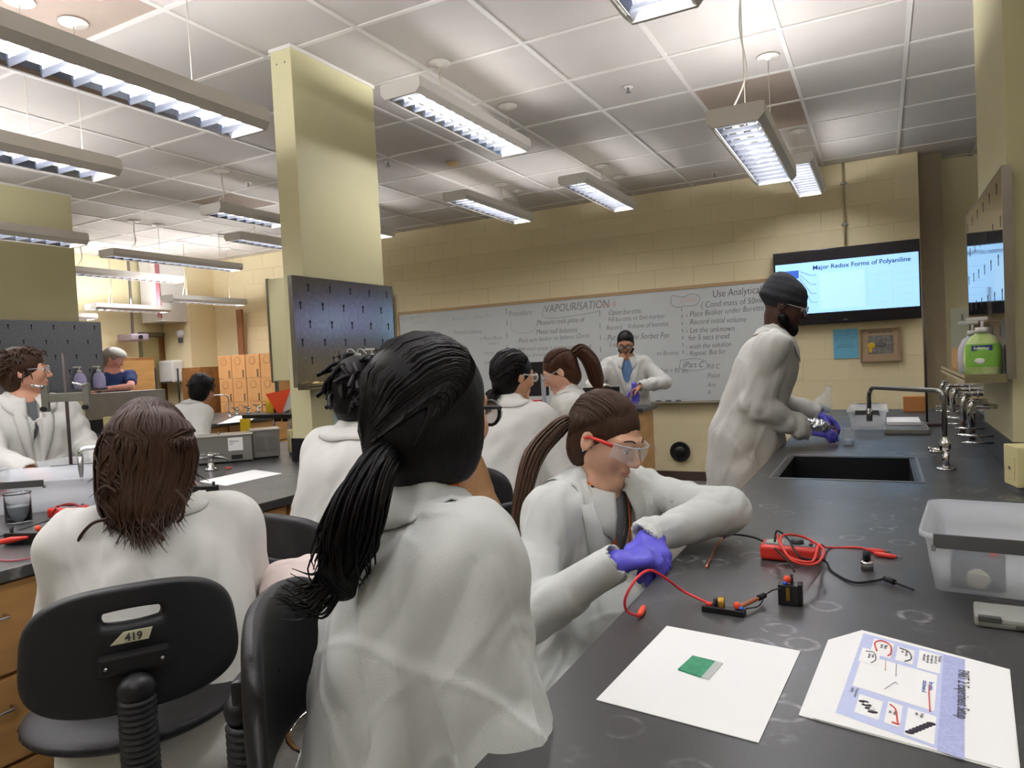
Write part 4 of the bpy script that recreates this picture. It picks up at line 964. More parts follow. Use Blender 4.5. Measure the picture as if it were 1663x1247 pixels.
def tail(path, widths, n, seed, rad=0.0035, ragged=0.12, curlamp=0.0, core=True):
    """bundle of strands along a path (world points); widths = bundle radius along it"""
    rnd = random.Random(seed); P = spline(path, 5); m = len(P); W = np.interp(np.linspace(0, 1, m), np.linspace(0, 1, len(widths)), widths); mb = MB()
    if core: mb.tube(P, [w * 0.80 for w in W], n=12)
    for i in range(n):
        a = rnd.uniform(0, 2 * pi); r = math.sqrt(rnd.uniform(0.35, 1)); e = max(4, int(m * (1 - rnd.uniform(0, ragged)))); ph = rnd.uniform(0, 6.28)
        pts = []; da = rnd.uniform(-0.6, 0.6)
        for k in range(e):
            t = unit(P[min(k + 1, m - 1)] - P[max(k - 1, 0)]); u = unit(np.cross(t, REF)); v_ = np.cross(t, u)
            tt = k / (m - 1); aa = a + da * tt; q = P[k] + W[k] * r * (cos(aa) * u + sin(aa) * v_)
            if curlamp: q = q + curlamp * tt * (sin(ph + tt * 9) * u + cos(ph * 1.3 + tt * 7) * v_)
            pts.append(q)
        mb.tube(pts, [rad * (1 - 0.75 * (k / (e - 1)) ** 3) for k in range(e)], n=4, cap=False)
    return mb

def shift(mb, off): mb.v = [(v[0] - off[0], v[1] - off[1], v[2] - off[2]) for v in mb.v]; return mb
def folds(amp, sc, seed=0, crease=(), rid=1.0, pinch=0):
    """cloth relief: soft billows with crisp valleys, thin sharp ridges where the fabric is pinched"""
    ax = _n([0.35, 0.25, 0.9]); 
    def f(V):
        Wp = V + 0.035 * np.stack([pnoise(V * 4 + 5, seed + 21), pnoise(V * 4 + 9, seed + 22), pnoise(V * 4 + 13, seed + 23)], 1)
        al = (Wp @ ax)[:, None] * ax; Q = (Wp - al) + 0.45 * al
        n1 = pnoise(Q * sc, seed); n2 = pnoise(Q * sc * 1.9 + 7.3, seed + 5); n3 = pnoise(Wp * sc * 0.55, seed + 3); w_ = pnoise(Wp * sc * 0.5 + 3.1, seed + 11)
        g = np.clip(0.75 + 1.6 * w_, 0.15, 1.5)
        rl = np.exp(-(n1 / 0.040) ** 2) + 0.6 * np.exp(-(n2 / 0.05) ** 2) * (w_ > 0)
        d = amp * (4.5 * (np.abs(n2) - 0.12) * g + 2.2 * n3 + 3.0 * (np.abs(n1) - 0.12) * g + rid * 0.45 * rl * g)
        rs = np.random.RandomState(seed + 77); c_ = V.mean(0)
        for k in range(int(pinch)):          # long straight creases, as in stiff paper-like cloth
            nrm = _n(rs.randn(3) * np.array([1, 1, 0.7])); o_ = c_ + rs.uniform(-0.22, 0.22, 3); dd = (V - o_) @ nrm + 0.012 * pnoise(V * 5 + k, seed + k)
            m_ = np.clip(pnoise(V * 3.2 + 17.0 * k, seed + 40 + k) * 5 + 0.25, 0, 1)
            d = d + m_ * (0.0028 * np.exp(-(dd / 0.0055) ** 2) + 0.0035 * np.tanh(dd / 0.012) * np.exp(-(dd / 0.06) ** 2))
        for (a, b, w2, A) in crease:
            a = np.array(a, float); b = np.array(b, float); ab = b - a; t = np.clip(((V - a) @ ab) / ab.dot(ab), 0, 1)
            q = V - a - t[:, None] * ab; dd = (q ** 2).sum(1); d = d + A * np.exp(-dd / (w2 * w2))
        return d
    return f

def person(label, head, yaw, hyaw, hpitch=0.1, hroll=0.0, s=1.0, lean=0.2, side=0.0, pose='sit', skin_c='#d0a084', wristR=None, wristL=None, poleR=None, poleL=None,
           h=0.009, hh=None, coat=M_coat, fat=1.0, fold=(0.006, 9), crease=(), vneck=None, shirt=None, collar=True, trousers=M_trou, hair=None, hm=H_blk, near=False, gloves=False,
           handsR=None, handsL=None, neck=0.150, skirt=True, cut=None, seed=1, sleeve=1.0, lips=M_lip, shortsleeve=False, feet=None, gh=None, fthigh=None, drape=0.04, brow=1.0, pinch=8, slim=1.0, belly=0):
    head = np.array(head, float); F = v3(cos(yaw), sin(yaw), 0); R = v3(sin(yaw), -cos(yaw), 0)
    Ut = unit(UP * cos(lean) + F * sin(lean) + R * sin(side)); Ft = unit(F - F.dot(Ut) * Ut)
    H = Head(head, hyaw, hpitch, hroll, s)
    N = head - s * neck * unit(Ut * 0.6 + UP * 0.4) - H.F * 0.012 * s
    pel = N - Ut * 0.50 * s
    root = v3(pel[0], pel[1], 0); off = root
    t = thing('person', label, 'person', tuple(root))
    shR = N - Ut * 0.045 * s + R * 0.165 * s; shL = N - Ut * 0.045 * s - R * 0.165 * s
    lu, lf = 0.285 * s, 0.255 * s
    dR = pel + F * 0.32 * s + R * 0.16 * s + UP * 0.10; dL = pel + F * 0.32 * s - R * 0.16 * s + UP * 0.10
    if isinstance(wristR, tuple) and wristR[0] == 'rel': wristR = shR + F * wristR[1] + R * wristR[2] + UP * wristR[3]
    if isinstance(wristL, tuple) and wristL[0] == 'rel': wristL = shL + F * wristL[1] + R * wristL[2] + UP * wristL[3]
    wR = np.array(wristR, float) if wristR is not None else dR; wL = np.array(wristL, float) if wristL is not None else dL
    eR, wR = ik(shR, wR, lu, lf, np.array(poleR, float) if poleR is not None else R * 0.6 - UP - F * 0.3)
    eL, wL = ik(shL, wL, lu, lf, np.array(poleL, float) if poleL is not None else -R * 0.6 - UP - F * 0.3)
    hips = [pel + R * 0.088 * s * q for q in (1, -1)]
    FT = F if fthigh is None else v3(cos(fthigh), sin(fthigh), 0); RT = v3(FT[1], -FT[0], 0)
    if pose == 'sit':
        dz_ = min(0.30, max(0.01, hips[0][2] - (0.095 + 0.42 * s))); lh_ = math.sqrt((0.41 * s) ** 2 - dz_ ** 2); knees = [hp + FT * lh_ + RT * q * 0.05 - UP * dz_ for hp, q in zip(hips, (1, -1))]
        zf = 0.085; ank = [v3(k[0], k[1], zf) - FT * 0.06 for k in knees]
    else:
        zk = 0.5 * (pel[2] + 0.09); base = pel * v3(1, 1, 0)
        knees = [v3(hp[0], hp[1], zk) + F * 0.02 for hp in hips]; ank = [v3(hp[0], hp[1], 0.09) - F * 0.02 + R * q * 0.02 for hp, q in zip(hips, (1, -1))]
    sk = skin(skin_c)
    rows = np.array([R, Ft, np.cross(R, Ft) * -1 if np.cross(R, Ft)[2] < 0 else np.cross(R, Ft)])
    # ---- body, one continuous surface
    B = head_prims(H, slim)
    B += [RC(H.w(0, -0.026, -0.055), N + Ut * 0.0, 0.052 * s * slim ** 2, 0.054 * s * slim, 0.025), RC(N, (shR + N) / 2, 0.05 * s, 0.05 * s, 0.04), RC(N, (shL + N) / 2, 0.05 * s, 0.05 * s, 0.04)]
    B += [EL(pel + Ut * 0.34 * s, np.array([0.150, 0.092, 0.17]) * s, rows, 0.04), EL(pel + Ut * 0.14 * s, np.array([0.130, 0.090, 0.16]) * s, rows, 0.05), EL(pel, np.array([0.155, 0.110, 0.11]) * s, rows, 0.05)]
    for sh, e, w_ in ((shR, eR, wR), (shL, eL, wL)): ar = 1.0 if coat is None else 0.78; B += [RC(sh, e, 0.047 * s * ar, 0.037 * s * ar, 0.03), RC(e, w_, 0.036 * s * ar, 0.025 * s, 0.01)]
    for hp, k, a in zip(hips, knees, ank): B += [RC(hp, k, 0.078 * s, 0.052 * s, 0.03), RC(k, a, 0.050 * s, 0.034 * s, 0.01), RC(a - UP * 0.03, a - UP * 0.05 + FT * 0.16 * s, 0.033, 0.026, 0.03)]
    hd = []
    for (e, w_, spec, q) in ((eR, wR, handsR, 1), (eL, wL, handsL, -1)):
        sp = dict(d=unit(w_ - e) * 0.8 + F * 0.2, n=-UP, side=-R * q, curl=0.55)
        if spec: sp.update(spec)
        hd.append((w_, sp)); B += hand_prims(w_, np.array(sp['d'], float), np.array(sp['n'], float), np.array(sp['side'], float), s, sp['curl'], r=0.86 if gloves else 1.0)[1:] + [RC(w_ - unit(w_ - e) * 0.02, w_ + unit(np.array(sp['d'], float)) * 0.015 * s, 0.022 * s, 0.020 * s, 0.015)]
    hh_ = hh or h
    body = sdf_obj('body', B, hh_, sk, t, off=off)
    if gloves:
        for w_, sp in hd:
            if sp.get('bare'): continue
            G = hand_prims(w_, np.array(sp['d'], float), np.array(sp['n'], float), np.array(sp['side'], float), s, sp['curl'], r=1.22)
            G = G[1:]; e0 = eR if w_ is wR else eL
            G.append(RC(w_ + unit(e0 - w_) * 0.05, w_ + unit(np.array(sp['d'], float)) * 0.012, 0.031 * s, 0.028 * s, 0.015))
            sdf_obj('glove', G, gh or 0.0045, M_glove, t, off=off, disp=lambda V: 0.0012 * pnoise(V * 60, 3))
    head_details(H, t, off, hm, lips, near)
    # ---- trousers and shoes
    if trousers is not None:
        T = [EL(pel - Ut * 0.01, np.array([0.165, 0.12, 0.11]) * s, rows, 0.05)]
        for hp, k, a in zip(hips, knees, ank): T += [RC(hp, k, 0.088 * s, 0.063 * s, 0.04), RC(k, a + UP * 0.02, 0.060 * s, 0.050 * s, 0.01)]
        sdf_obj('trousers', T, max(h, 0.011), trousers, t, folds(0.005, 12, seed), off=off)
        for a in ank: sdf_obj('shoe', [RC(a - UP * 0.035, a - UP * 0.052 + FT * 0.13 * s, 0.042, 0.034, 0.02), RC(a - UP * 0.02, a + UP * 0.01, 0.042, 0.040, 0.03), BX(a - UP * 0.085 + FT * 0.06 * s, (0.13, 0.045, 0.02), [FT, RT, UP], 0.01, 0.01, True)], 0.010, M_shoe, t, off=off)
    # ---- shirt
    fr = Ft
    if shirt is not None:
        S = [EL(pel + Ut * 0.34 * s, np.array([0.165, 0.108, 0.19]) * s, rows, 0.04), EL(pel + Ut * 0.14 * s, np.array([0.150, 0.108, 0.18]) * s, rows, 0.05), RC(shR, shL, 0.058 * s, 0.058 * s, 0.05), RC(N - Ut * 0.02, N + Ut * 0.012, 0.066 * s, 0.063 * s, 0.03),
             EL(pel, np.array([0.172, 0.128, 0.12]) * s, rows, 0.05), RC(N + Ut * 0.02 + Ft * 0.01, N + Ut * 0.12, 0.060 * s, 0.075 * s, 0.01, True)]
        if shortsleeve:
            for sh, e in ((shR, eR), (shL, eL)): S.append(RC(sh, sh + (e - sh) * 0.62, 0.060 * s, 0.058 * s, 0.03)); S.append(EL(sh + (e - sh) * 0.95, 0.07 * s, None, 0.005, True))
            for sh, e in ((shR, eR), (shL, eL)): pass
        sdf_obj('shirt', S, max(h, 0.009), shirt, t, folds(0.004, 9, seed + 2), off=off)
    # ---- lab coat
    cm = None
    if coat is not None:
        f_ = fat * s
        C = [EL(pel + Ut * 0.335 * s, np.array([0.185 * f_, 0.130 * f_, 0.20 * s]), rows, 0.05), EL(pel + Ut * 0.13 * s, np.array([0.175 * f_, 0.135 * f_, 0.20 * s]), rows, 0.06),
             EL(pel - Ut * 0.01, np.array([0.190 * f_, 0.155 * f_, 0.14 * s]), rows, 0.06), RC(shR - Ut * 0.015 * s, shL - Ut * 0.015 * s, 0.060 * s, 0.060 * s, 0.07), RC(N - Ut * 0.015, shR, 0.052 * s, 0.050 * s, 0.06), RC(N - Ut * 0.015, shL, 0.052 * s, 0.050 * s, 0.06), RC(N - Ut * 0.02 * s - Ft * 0.01, N + Ut * 0.018 * s - Ft * 0.008, 0.078 * s, 0.070 * s, 0.04),
             RC(pel + Ut * 0.36 * s + R * 0.075, pel + R * 0.09, 0.108 * f_, 0.120 * f_, 0.05), RC(pel + Ut * 0.36 * s - R * 0.075, pel - R * 0.09, 0.108 * f_, 0.120 * f_, 0.05)]
        sl = sleeve * s
        if belly: C += [RC(pel + UP * 0.10, pel + FT * 0.26 + UP * 0.11, 0.175, 0.13, 0.06), RC(pel + UP * 0.10 + R * 0.05, pel + R * 0.10 + F * 0.12 + UP * 0.06, 0.15, 0.13, 0.06)]
        for sh, e, w_ in ((shR, eR, wR), (shL, eL, wL)):
            C += [RC(sh, e, 0.058 * sl, 0.056 * sl, 0.045), RC(e, w_, 0.056 * sl, 0.044 * sl, 0.014)]
        if skirt:
            if pose == 'sit':
                for hp, k in zip(hips, knees): C += [RC(hp, hp + (k - hp) * 0.80, 0.112 * f_, 0.092 * f_, 0.06)]
                C += [RC(pel + F * 0.01 + R * q * 0.09, pel - F * drape + R * q * 0.12 - UP * 0.10, 0.110 * f_, 0.07 * f_, 0.05) for q in (1, -1)]
            else:
                C += [EL(pel - UP * 0.18 * s, np.array([0.205 * f_, 0.165 * f_, 0.30 * s]), np.array([R, F, UP]), 0.06), EL(pel - UP * 0.36 * s, np.array([0.225 * f_, 0.185 * f_, 0.16 * s]), np.array([R, F, UP]), 0.06)]
                C += [BX(pel - UP * 0.60 * s, (0.4, 0.4, 0.15), None, 0.01, 0.008, True)]
        C += [RC(N + Ut * 0.015 * s + Ft * 0.012, N + Ut * 0.16 * s + Ft * 0.02, 0.059 * s, 0.075 * s, 0.008, True)]
        for e, w_ in ((eR, wR), (eL, wL)):
            d = unit(w_ - e); C.append(RC(w_ + d * 0.010, w_ + d * 0.10, 0.034 * s, 0.05 * s, 0.004, True))
        if vneck:   # opening down the front showing the shirt
            dp, wd = vneck; v0 = N + Ft * 0.075 * s + Ut * 0.03 * s; v1 = pel + Ut * (0.50 - dp) * s + Ft * 0.150 * f_
            C.append(RC(v0, v1, wd * s, 0.006, 0.004, True))
        if cut: C += cut
        amp, sc_ = fold
        cr = [(shR + (eR - shR) * 0.1 + Ut * 0.05, shR - Ut * 0.14, 0.012, -0.006), (shL + Ut * 0.05, shL - Ut * 0.14, 0.012, -0.006)] + list(crease)
        co = sdf_obj('lab_coat', C, h, coat, t, folds(amp, sc_, seed, cr, pinch=pinch), off=off); cm = co.data
        if collar:
            bvh = BVHTree.FromPolygons([v.co[:] for v in cm.vertices], [p.vertices[:] for p in cm.polygons])
            bm = bmesh.new(); rings = []; nA = 26; a1 = radians(158 if not vneck else 165)
            for i in range(nA + 1):
                a = -a1 + 2 * a1 * i / nA; e = abs(a) / a1; dr = -Ft * cos(a) + R * sin(a)
                c0 = N - off + Ft * 0.010 * s
                inner = c0 + dr * 0.064 * s + Ut * (0.042 - 0.018 * e) * s
                fold_ = c0 + dr * 0.076 * s + Ut * (0.048 - 0.022 * e) * s
                pt_ = max(0, (e - 0.62) / 0.38)
                outer = c0 + dr * (0.122 + 0.030 * pt_) * s + Ut * (0.0 - 0.020 - 0.055 * pt_) * s
                loc, nor, ix, ds = bvh.find_nearest(Vector(outer))
                if loc is not None and ds < 0.09: outer = np.array(loc + nor * 0.007)
                mid = (fold_ * 0.5 + outer * 0.5) + unit(dr * 0.6 + Ut * 0.6) * 0.010
                rings.append([bm.verts.new(p) for p in (inner, fold_, mid, outer)])
            for i in range(nA):
                for j in range(3): bm.faces.new((rings[i][j], rings[i][j + 1], rings[i + 1][j + 1], rings[i + 1][j]))
            bmesh.ops.subdivide_edges(bm, edges=bm.edges[:], cuts=1, use_grid_fill=True, smooth=0.5)
            bmesh.ops.recalc_face_normals(bm, faces=bm.faces[:]); bmesh.ops.solidify(bm, geom=bm.faces[:], thickness=0.003)
            me = bpy.data.meshes.new('collar'); bm.to_mesh(me); bm.free()
            for p_ in me.polygons: p_.use_smooth = True
            link('collar', me, coat, co)
            if vneck:   # lapels lying on the coat beside the opening
                dp, wd = vneck; v0 = N + Ft * 0.075 * s + Ut * 0.01 * s; v1 = pel + Ut * (0.50 - dp) * s + Ft * 0.150 * f_
                for q in (1, -1):
                    bm = bmesh.new(); rr = []
                    for i in range(9):
                        u = i / 8; base = v0 + (v1 - v0) * u; w0 = wd * s * (1 - u) * 0.95 + 0.004; wl_ = (0.052 + 0.03 * (u if u < 0.25 else (1 - u) * 0.33)) * s * (1.0 - u ** 3 * 0.9)
                        row = []
                        for kx in range(4):
                            p_ = base + R * q * (w0 + wl_ * kx / 3) + Ft * 0.10 - off
                            hit = bvh.ray_cast(Vector(p_), Vector(-Ft))
                            if hit[0] is not None: p_ = np.array(hit[0]) + Ft * (0.006 + 0.006 * sin(pi * kx / 3))
                            row.append(bm.verts.new(p_))
                        rr.append(row)
                    for i in range(8):
                        for kx in range(3): bm.faces.new((rr[i][kx], rr[i][kx + 1], rr[i + 1][kx + 1], rr[i + 1][kx]))
                    bmesh.ops.recalc_face_normals(bm, faces=bm.faces[:]); bmesh.ops.solidify(bm, geom=bm.faces[:], thickness=0.003)
                    me = bpy.data.meshes.new('lapel'); bm.to_mesh(me); bm.free()
                    for p_ in me.polygons: p_.use_smooth = True
                    link('lapel', me, coat, co)
    J = dict(H=H, N=N, pel=pel, R=R, F=F, Ft=Ft, Ut=Ut, shR=shR, shL=shL, eR=eR, eL=eL, wR=wR, wL=wL, off=off, t=t, s=s, rows=rows, knees=knees, cm=cm)
    return J
def add(J, name, mb, m, kind=None, par=None, label=None):
    o = shift(mb, J['off']).build(name, m, par or J['t'])
    if kind: o['kind'] = kind
    if label: o['label'] = label
    return o
def hair_cap(J, hm, h=0.008, big=1.0, back=True, face=None, extra=(), disp=None):
    H = J['H']; P = cap_prims(H, big, back, face) if face else cap_prims(H, big, back)
    P = P[:-1] + list(extra) + [P[-1]]
    if disp is None: disp = lambda V: 0.0015 * pnoise(V * 55, 2)
    o = sdf_obj('hair', P, h, hm, J['t'], disp, off=J['off']); me = o.data
    H.hb = BVHTree.FromPolygons([v.co[:] for v in me.vertices], [p.vertices[:] for p in me.polygons]); H.off = J['off']; H.big = big
    return o
def glasses(J, fm, lm=M_lens, r=(0.024, 0.018), th=0.0018, name='glasses'):
    H = J['H']; off = J['off']
    rim = MB()
    for q in (-1, 1):
        c = H.w(q * 0.032, 0.106, 0.002)
        pts = [H.w(q * 0.032 + r[0] * cos(a), 0.106 - 0.10 * abs(cos(a)) * r[0] * (1 if q * cos(a) > 0 else 0) * 3, 0.002 + r[1] * sin(a)) for a in np.linspace(0, 2 * pi, 19)]
        rim.tube([p - off for p in pts], th, n=6, cap=False)
        rim.tube([H.w(q * 0.056, 0.100, 0.008) - off, H.w(q * 0.074, 0.085, 0.010) - off, H.w(q * 0.080, 0.0, 0.010) - off, H.w(q * 0.078, -0.02, -0.01) - off], th * 1.1, n=6)
    rim.tube([H.w(-0.009, 0.107, 0.006) - off, H.w(0, 0.110, 0.009) - off, H.w(0.009, 0.107, 0.006) - off], th, n=6)
    g = rim.build(name, fm, J['t'])
    for q in (-1, 1):
        m_ = MB(); pts = [H.w(q * 0.032 + r[0] * cos(a) * 0.97, 0.105, 0.002 + r[1] * 0.97 * sin(a)) - off for a in np.linspace(0, 2 * pi, 17)[:-1]]
        m_.add(pts + [p + H.F * 0.002 for p in pts], [tuple(range(16)), tuple(range(16, 32))] + [(i, (i + 1) % 16, 16 + (i + 1) % 16, 16 + i) for i in range(16)]); m_.build('lens', lm, g)
    return g
def goggles(J, temple, lm):
    H = J['H']; off = J['off']; vs = []; n = 24
    for i in range(n + 1):
        a = radians(-72 + 144 * i / n); x = sin(a) * 0.080; y = 0.040 + cos(a) * 0.078; e = abs(sin(a))
        top = 0.024 - 0.004 * e; bot = -0.026 + 0.012 * e ** 2 + (0.016 if abs(x) < 0.012 else 0)
        for (dz, dy) in ((top, 0), (0.0, 0.003), (bot, -0.002)):
            vs.append(H.w(x, y + dy, dz) - off)
    f = [(i * 3 + j, i * 3 + j + 1, i * 3 + j + 4, i * 3 + j + 3) for i in range(n) for j in range(2)]
    me = MB().add(vs, f, True).mesh('lens'); bm = bmesh.new(); bm.from_mesh(me); bmesh.ops.recalc_face_normals(bm, faces=bm.faces[:]); bmesh.ops.solidify(bm, geom=bm.faces[:], thickness=0.002); bm.to_mesh(me); bm.free()
    g = link('safety_glasses', me, lm, J['t'])
    e_ = MB().tube([vs[i * 3] for i in range(n + 1)], 0.0016, n=5); e_.build('brow_edge', M_lens2, g)
    for q in (-1, 1):
        MB().tube([H.w(q * 0.074, 0.066, 0.014) - off, H.w(q * 0.081, 0.03, 0.013) - off, H.w(q * 0.083, 0.0, 0.010) - off, H.w(q * 0.080, -0.02, 0.0) - off], [0.0055, 0.005, 0.004, 0.003], n=6).build('temple_arm', temple, g)
    return g
M_lens2 = mat('lens_edge', '#c9cfd4', 0.2, alpha=0.7)

# ------------------------------------------------------------ girl with red goggles at the right bench
def girl_red():
    wR = at_z(1022, 928, 0.955); wR = v3(-0.545, 1.56, 0.955)
    hc = at_d(984, 712, 1.92)
    J = person('girl with brown ponytail, red safety glasses and orange lanyard seated at the bench', hc, radians(-24), radians(-13), 0.38, 0.05, s=1.0, lean=0.33, skin_c='#d3a78c',
               wristR=(-0.565, 1.535, 0.94), wristL=(-0.525, 1.70, 0.965), poleR=v3(-0.5, -0.6, -1.0), poleL=v3(1, 0.75, 0.12), h=0.0058, hh=0.0045, fat=1.04, fold=(0.0060, 8.5), vneck=(0.36, 0.085),
               shirt=mat('grey_tshirt', '#7d7f86', 0.85), hm=H_br, near=True, gloves=True, gh=0.0035, pinch=22, slim=0.88, belly=1, neck=0.145, sleeve=1.02, trousers=mat('pale_trousers', '#c9b9ae', 0.85), seed=4,
               handsR=dict(d=v3(0.62, 0.45, 0.10), n=v3(0.1, 0.2, -1), side=v3(-0.5, 0.9, 0), curl=0.62), handsL=dict(d=v3(0.35, -0.75, -0.25), n=v3(-0.1, -0.2, -1), side=v3(-0.9, -0.4, 0), curl=0.7), fthigh=radians(-35))
    H = J['H']; off = J['off']
    hair_cap(J, H_br, 0.006, 0.985, face=(0.105, -0.040, 0.076, 0.082, 0.100))
    add(J, 'loose_hair', sweep(H, (0.0, -1, -0.15), 320, 0.985, 0.0022, 3), H_br, 'stuff')
    tp_ = H.w(0, -0.118, 0.005)
    path = [tp_, tp_ + v3(-0.035, -0.03, -0.02), tp_ + v3(-0.09, -0.075, -0.09), tp_ + v3(-0.12, -0.10, -0.20), tp_ + v3(-0.135, -0.115, -0.30), tp_ + v3(-0.13, -0.12, -0.38)]
    add(J, 'ponytail', tail(path, [0.015, 0.026, 0.030, 0.026, 0.018, 0.006], 70, 5, 0.003, 0.3), mat('hair_pony_brown', '#4a3324', 0.4, var=0.3, vscale=50, stretch=(3, 3, 0.5)))
    add(J, 'hair_tie', MB().lathe([(0.014, -0.008), (0.018, 0), (0.014, 0.008)], n=14).xf(Matrix.Translation(Vector(tp_)) @ Vector(H.F).to_track_quat('Z', 'Y').to_matrix().to_4x4()), mat('pale_blue_band', '#8aa0b4', 0.6))
    add(J, 'earring', MB().sphere(H.w(0.083, -0.008, -0.032), 0.0032, 8), M_chrome)
    goggles(J, M_red, mat('clear_goggle_lens', '#eef4f8', 0.04, alpha=0.16, spec=0.9))
    # lanyard: orange ribbon from the neck down to the chest
    mo = mat('orange_lanyard', '#e0702a', 0.6); N, Ut, R, Ft, s = J['N'], J['Ut'], J['R'], J['Ft'], J['s']
    mb = MB()
    for q in (1, -1):
        pts = spline([N - Ft * 0.062 + R * q * 0.03 + Ut * 0.05, N + R * q * 0.069 + Ut * 0.040, N + R * q * 0.052 + Ft * 0.066 + Ut * 0.0, N + R * q * 0.030 + Ft * 0.122 - Ut * 0.10, N + R * q * 0.004 + Ft * 0.140 - Ut * 0.235], 5)
        for i in range(len(pts) - 1):
            a, b = pts[i], pts[i + 1]; rad = unit(a - (N - Ut * 0.05)); sd = unit(np.cross(b - a, rad)) * 0.0085
            mb.add([a - sd, a + sd, b + sd, b - sd, a - sd + rad * 0.002, a + sd + rad * 0.002, b + sd + rad * 0.002, b - sd + rad * 0.002], [(0, 1, 2, 3), (4, 7, 6, 5), (0, 4, 5, 1), (2, 6, 7, 3), (1, 5, 6, 2), (0, 3, 7, 4)])
    add(J, 'lanyard', mb, mo)
    add(J, 'lanyard_bead', MB().sphere(N + R * 0.066 + Ft * 0.040 + Ut * 0.030, 0.006, 8), M_dark)
    add(J, 'necklace', MB().tube(spline([N + R * 0.045 + Ft * 0.06 + Ut * 0.02, N + R * 0.02 + Ft * 0.106 - Ut * 0.07, N + Ft * 0.118 - Ut * 0.09, N - R * 0.02 + Ft * 0.106 - Ut * 0.07, N - R * 0.045 + Ft * 0.06 + Ut * 0.02], 5), 0.0011, n=4), M_dchrome)
    return J
J6 = girl_red()

# ------------------------------------------------------------ black-haired girl in the foreground
def girl_black():
    hc = at_d(703, 674, 1.22)
    N0 = hc + v3(0, 0, -0.15)
    cr = []
    J = person('girl with long black ponytail in sheer white lab coat, from behind in the foreground', hc, radians(55), radians(76), 0.08, 0.04, s=1.04, lean=0.16, skin_c='#cf9f83',
               wristR=(-0.60, 1.06, 0.80), wristL=('rel', 0.16, 0.12, -0.36), poleR=v3(0.5, -0.5, -0.8), poleL=v3(-1, 0.1, -0.6), h=0.0055, hh=0.005, fat=1.02, fold=(0.0085, 6.0), hm=H_blk, near=True, neck=0.160, sleeve=1.28, seed=8, pinch=26, slim=0.9,
               shirt=mat('grey_heather_shirt', '#8f9092', 0.9), trousers=M_jean)
    H = J['H']
    hair_cap(J, H_blk, 0.006, 1.06, face=(0.135, -0.060, 0.085, 0.088, 0.105), extra=[H.el((0, -0.040, -0.040), (0.086, 0.080, 0.080), 0.03), H.el((0.064, -0.004, -0.035), (0.026, 0.050, 0.072), 0.03), H.el((-0.066, 0.008, -0.035), (0.026, 0.055, 0.075), 0.03)])
    add(J, 'loose_hair', sweep(H, (-0.35, -1, -0.85), 520, 1.06, 0.0024, 11), H_blk, 'stuff')
    tie = H.w(-0.035, -0.095, -0.085)
    F, R = J['F'], J['R']
    q = [at_d(628, 738, 1.13), at_d(612, 762, 1.06), at_d(588, 812, 1.03), at_d(568, 872, 1.03), at_d(556, 922, 1.05), at_d(560, 968, 1.06)]
    add(J, 'ponytail', tail(q, [0.022, 0.030, 0.036, 0.042, 0.040, 0.020], 150, 21, 0.0032, 0.35, curlamp=0.012), H_blk)
    fl = MB(); rnd = random.Random(5)
    for i in range(34):
        a = at_d(560 + rnd.uniform(-18, 12), 880 + rnd.uniform(0, 60), 1.04); b = a + v3(-0.035 - rnd.uniform(0, 0.03), -0.02, -0.035 - rnd.uniform(0, 0.03)); c = b + v3(-0.018 - rnd.uniform(0, 0.02), -0.015, 0.004 + rnd.uniform(-0.01, 0.018))
        fl.tube(spline([a, (a + b) / 2 + v3(0, 0, -0.006), b, c], 4), [0.0026] * 8 + [0.002, 0.0015, 0.001, 0.0008, 0.0006], n=4, cap=False)
    add(J, 'hair_ends', fl, H_blk, 'stuff')
    add(J, 'hair_tie', MB().lathe([(0.020, -0.008), (0.025, 0), (0.020, 0.008)], n=14).xf(Matrix.Translation(Vector(q[0] * 0.5 + q[1] * 0.5)) @ Vector(q[1] - q[0]).to_track_quat('Z', 'Y').to_matrix().to_4x4()), M_blk)
    glasses(J, M_dark, mat('side_shield', '#d9cdc6', 0.1, alpha=0.35), (0.028, 0.021), 0.0032)
    mo = MATS['orange_lanyard']; N, Ut, Ft = J['N'], J['Ut'], J['Ft']; mb = MB()
    ring = [N + Ut * 0.050 + (-Ft * cos(a) + R * sin(a)) * 0.062 for a in np.linspace(-2.2, 2.2, 18)]
    for i in range(17):
        a, b = ring[i], ring[i + 1]; mb.add([a, b, b + Ut * 0.014, a + Ut * 0.014, a * 1.0 + unit(a - N) * 0.003, b + unit(b - N) * 0.003, b + Ut * 0.014 + unit(b - N) * 0.003, a + Ut * 0.014 + unit(a - N) * 0.003], [(0, 1, 2, 3), (4, 7, 6, 5), (0, 4, 5, 1), (3, 2, 6, 7)])
    add(J, 'lanyard', mb, mo)
    return J
J2 = girl_black()

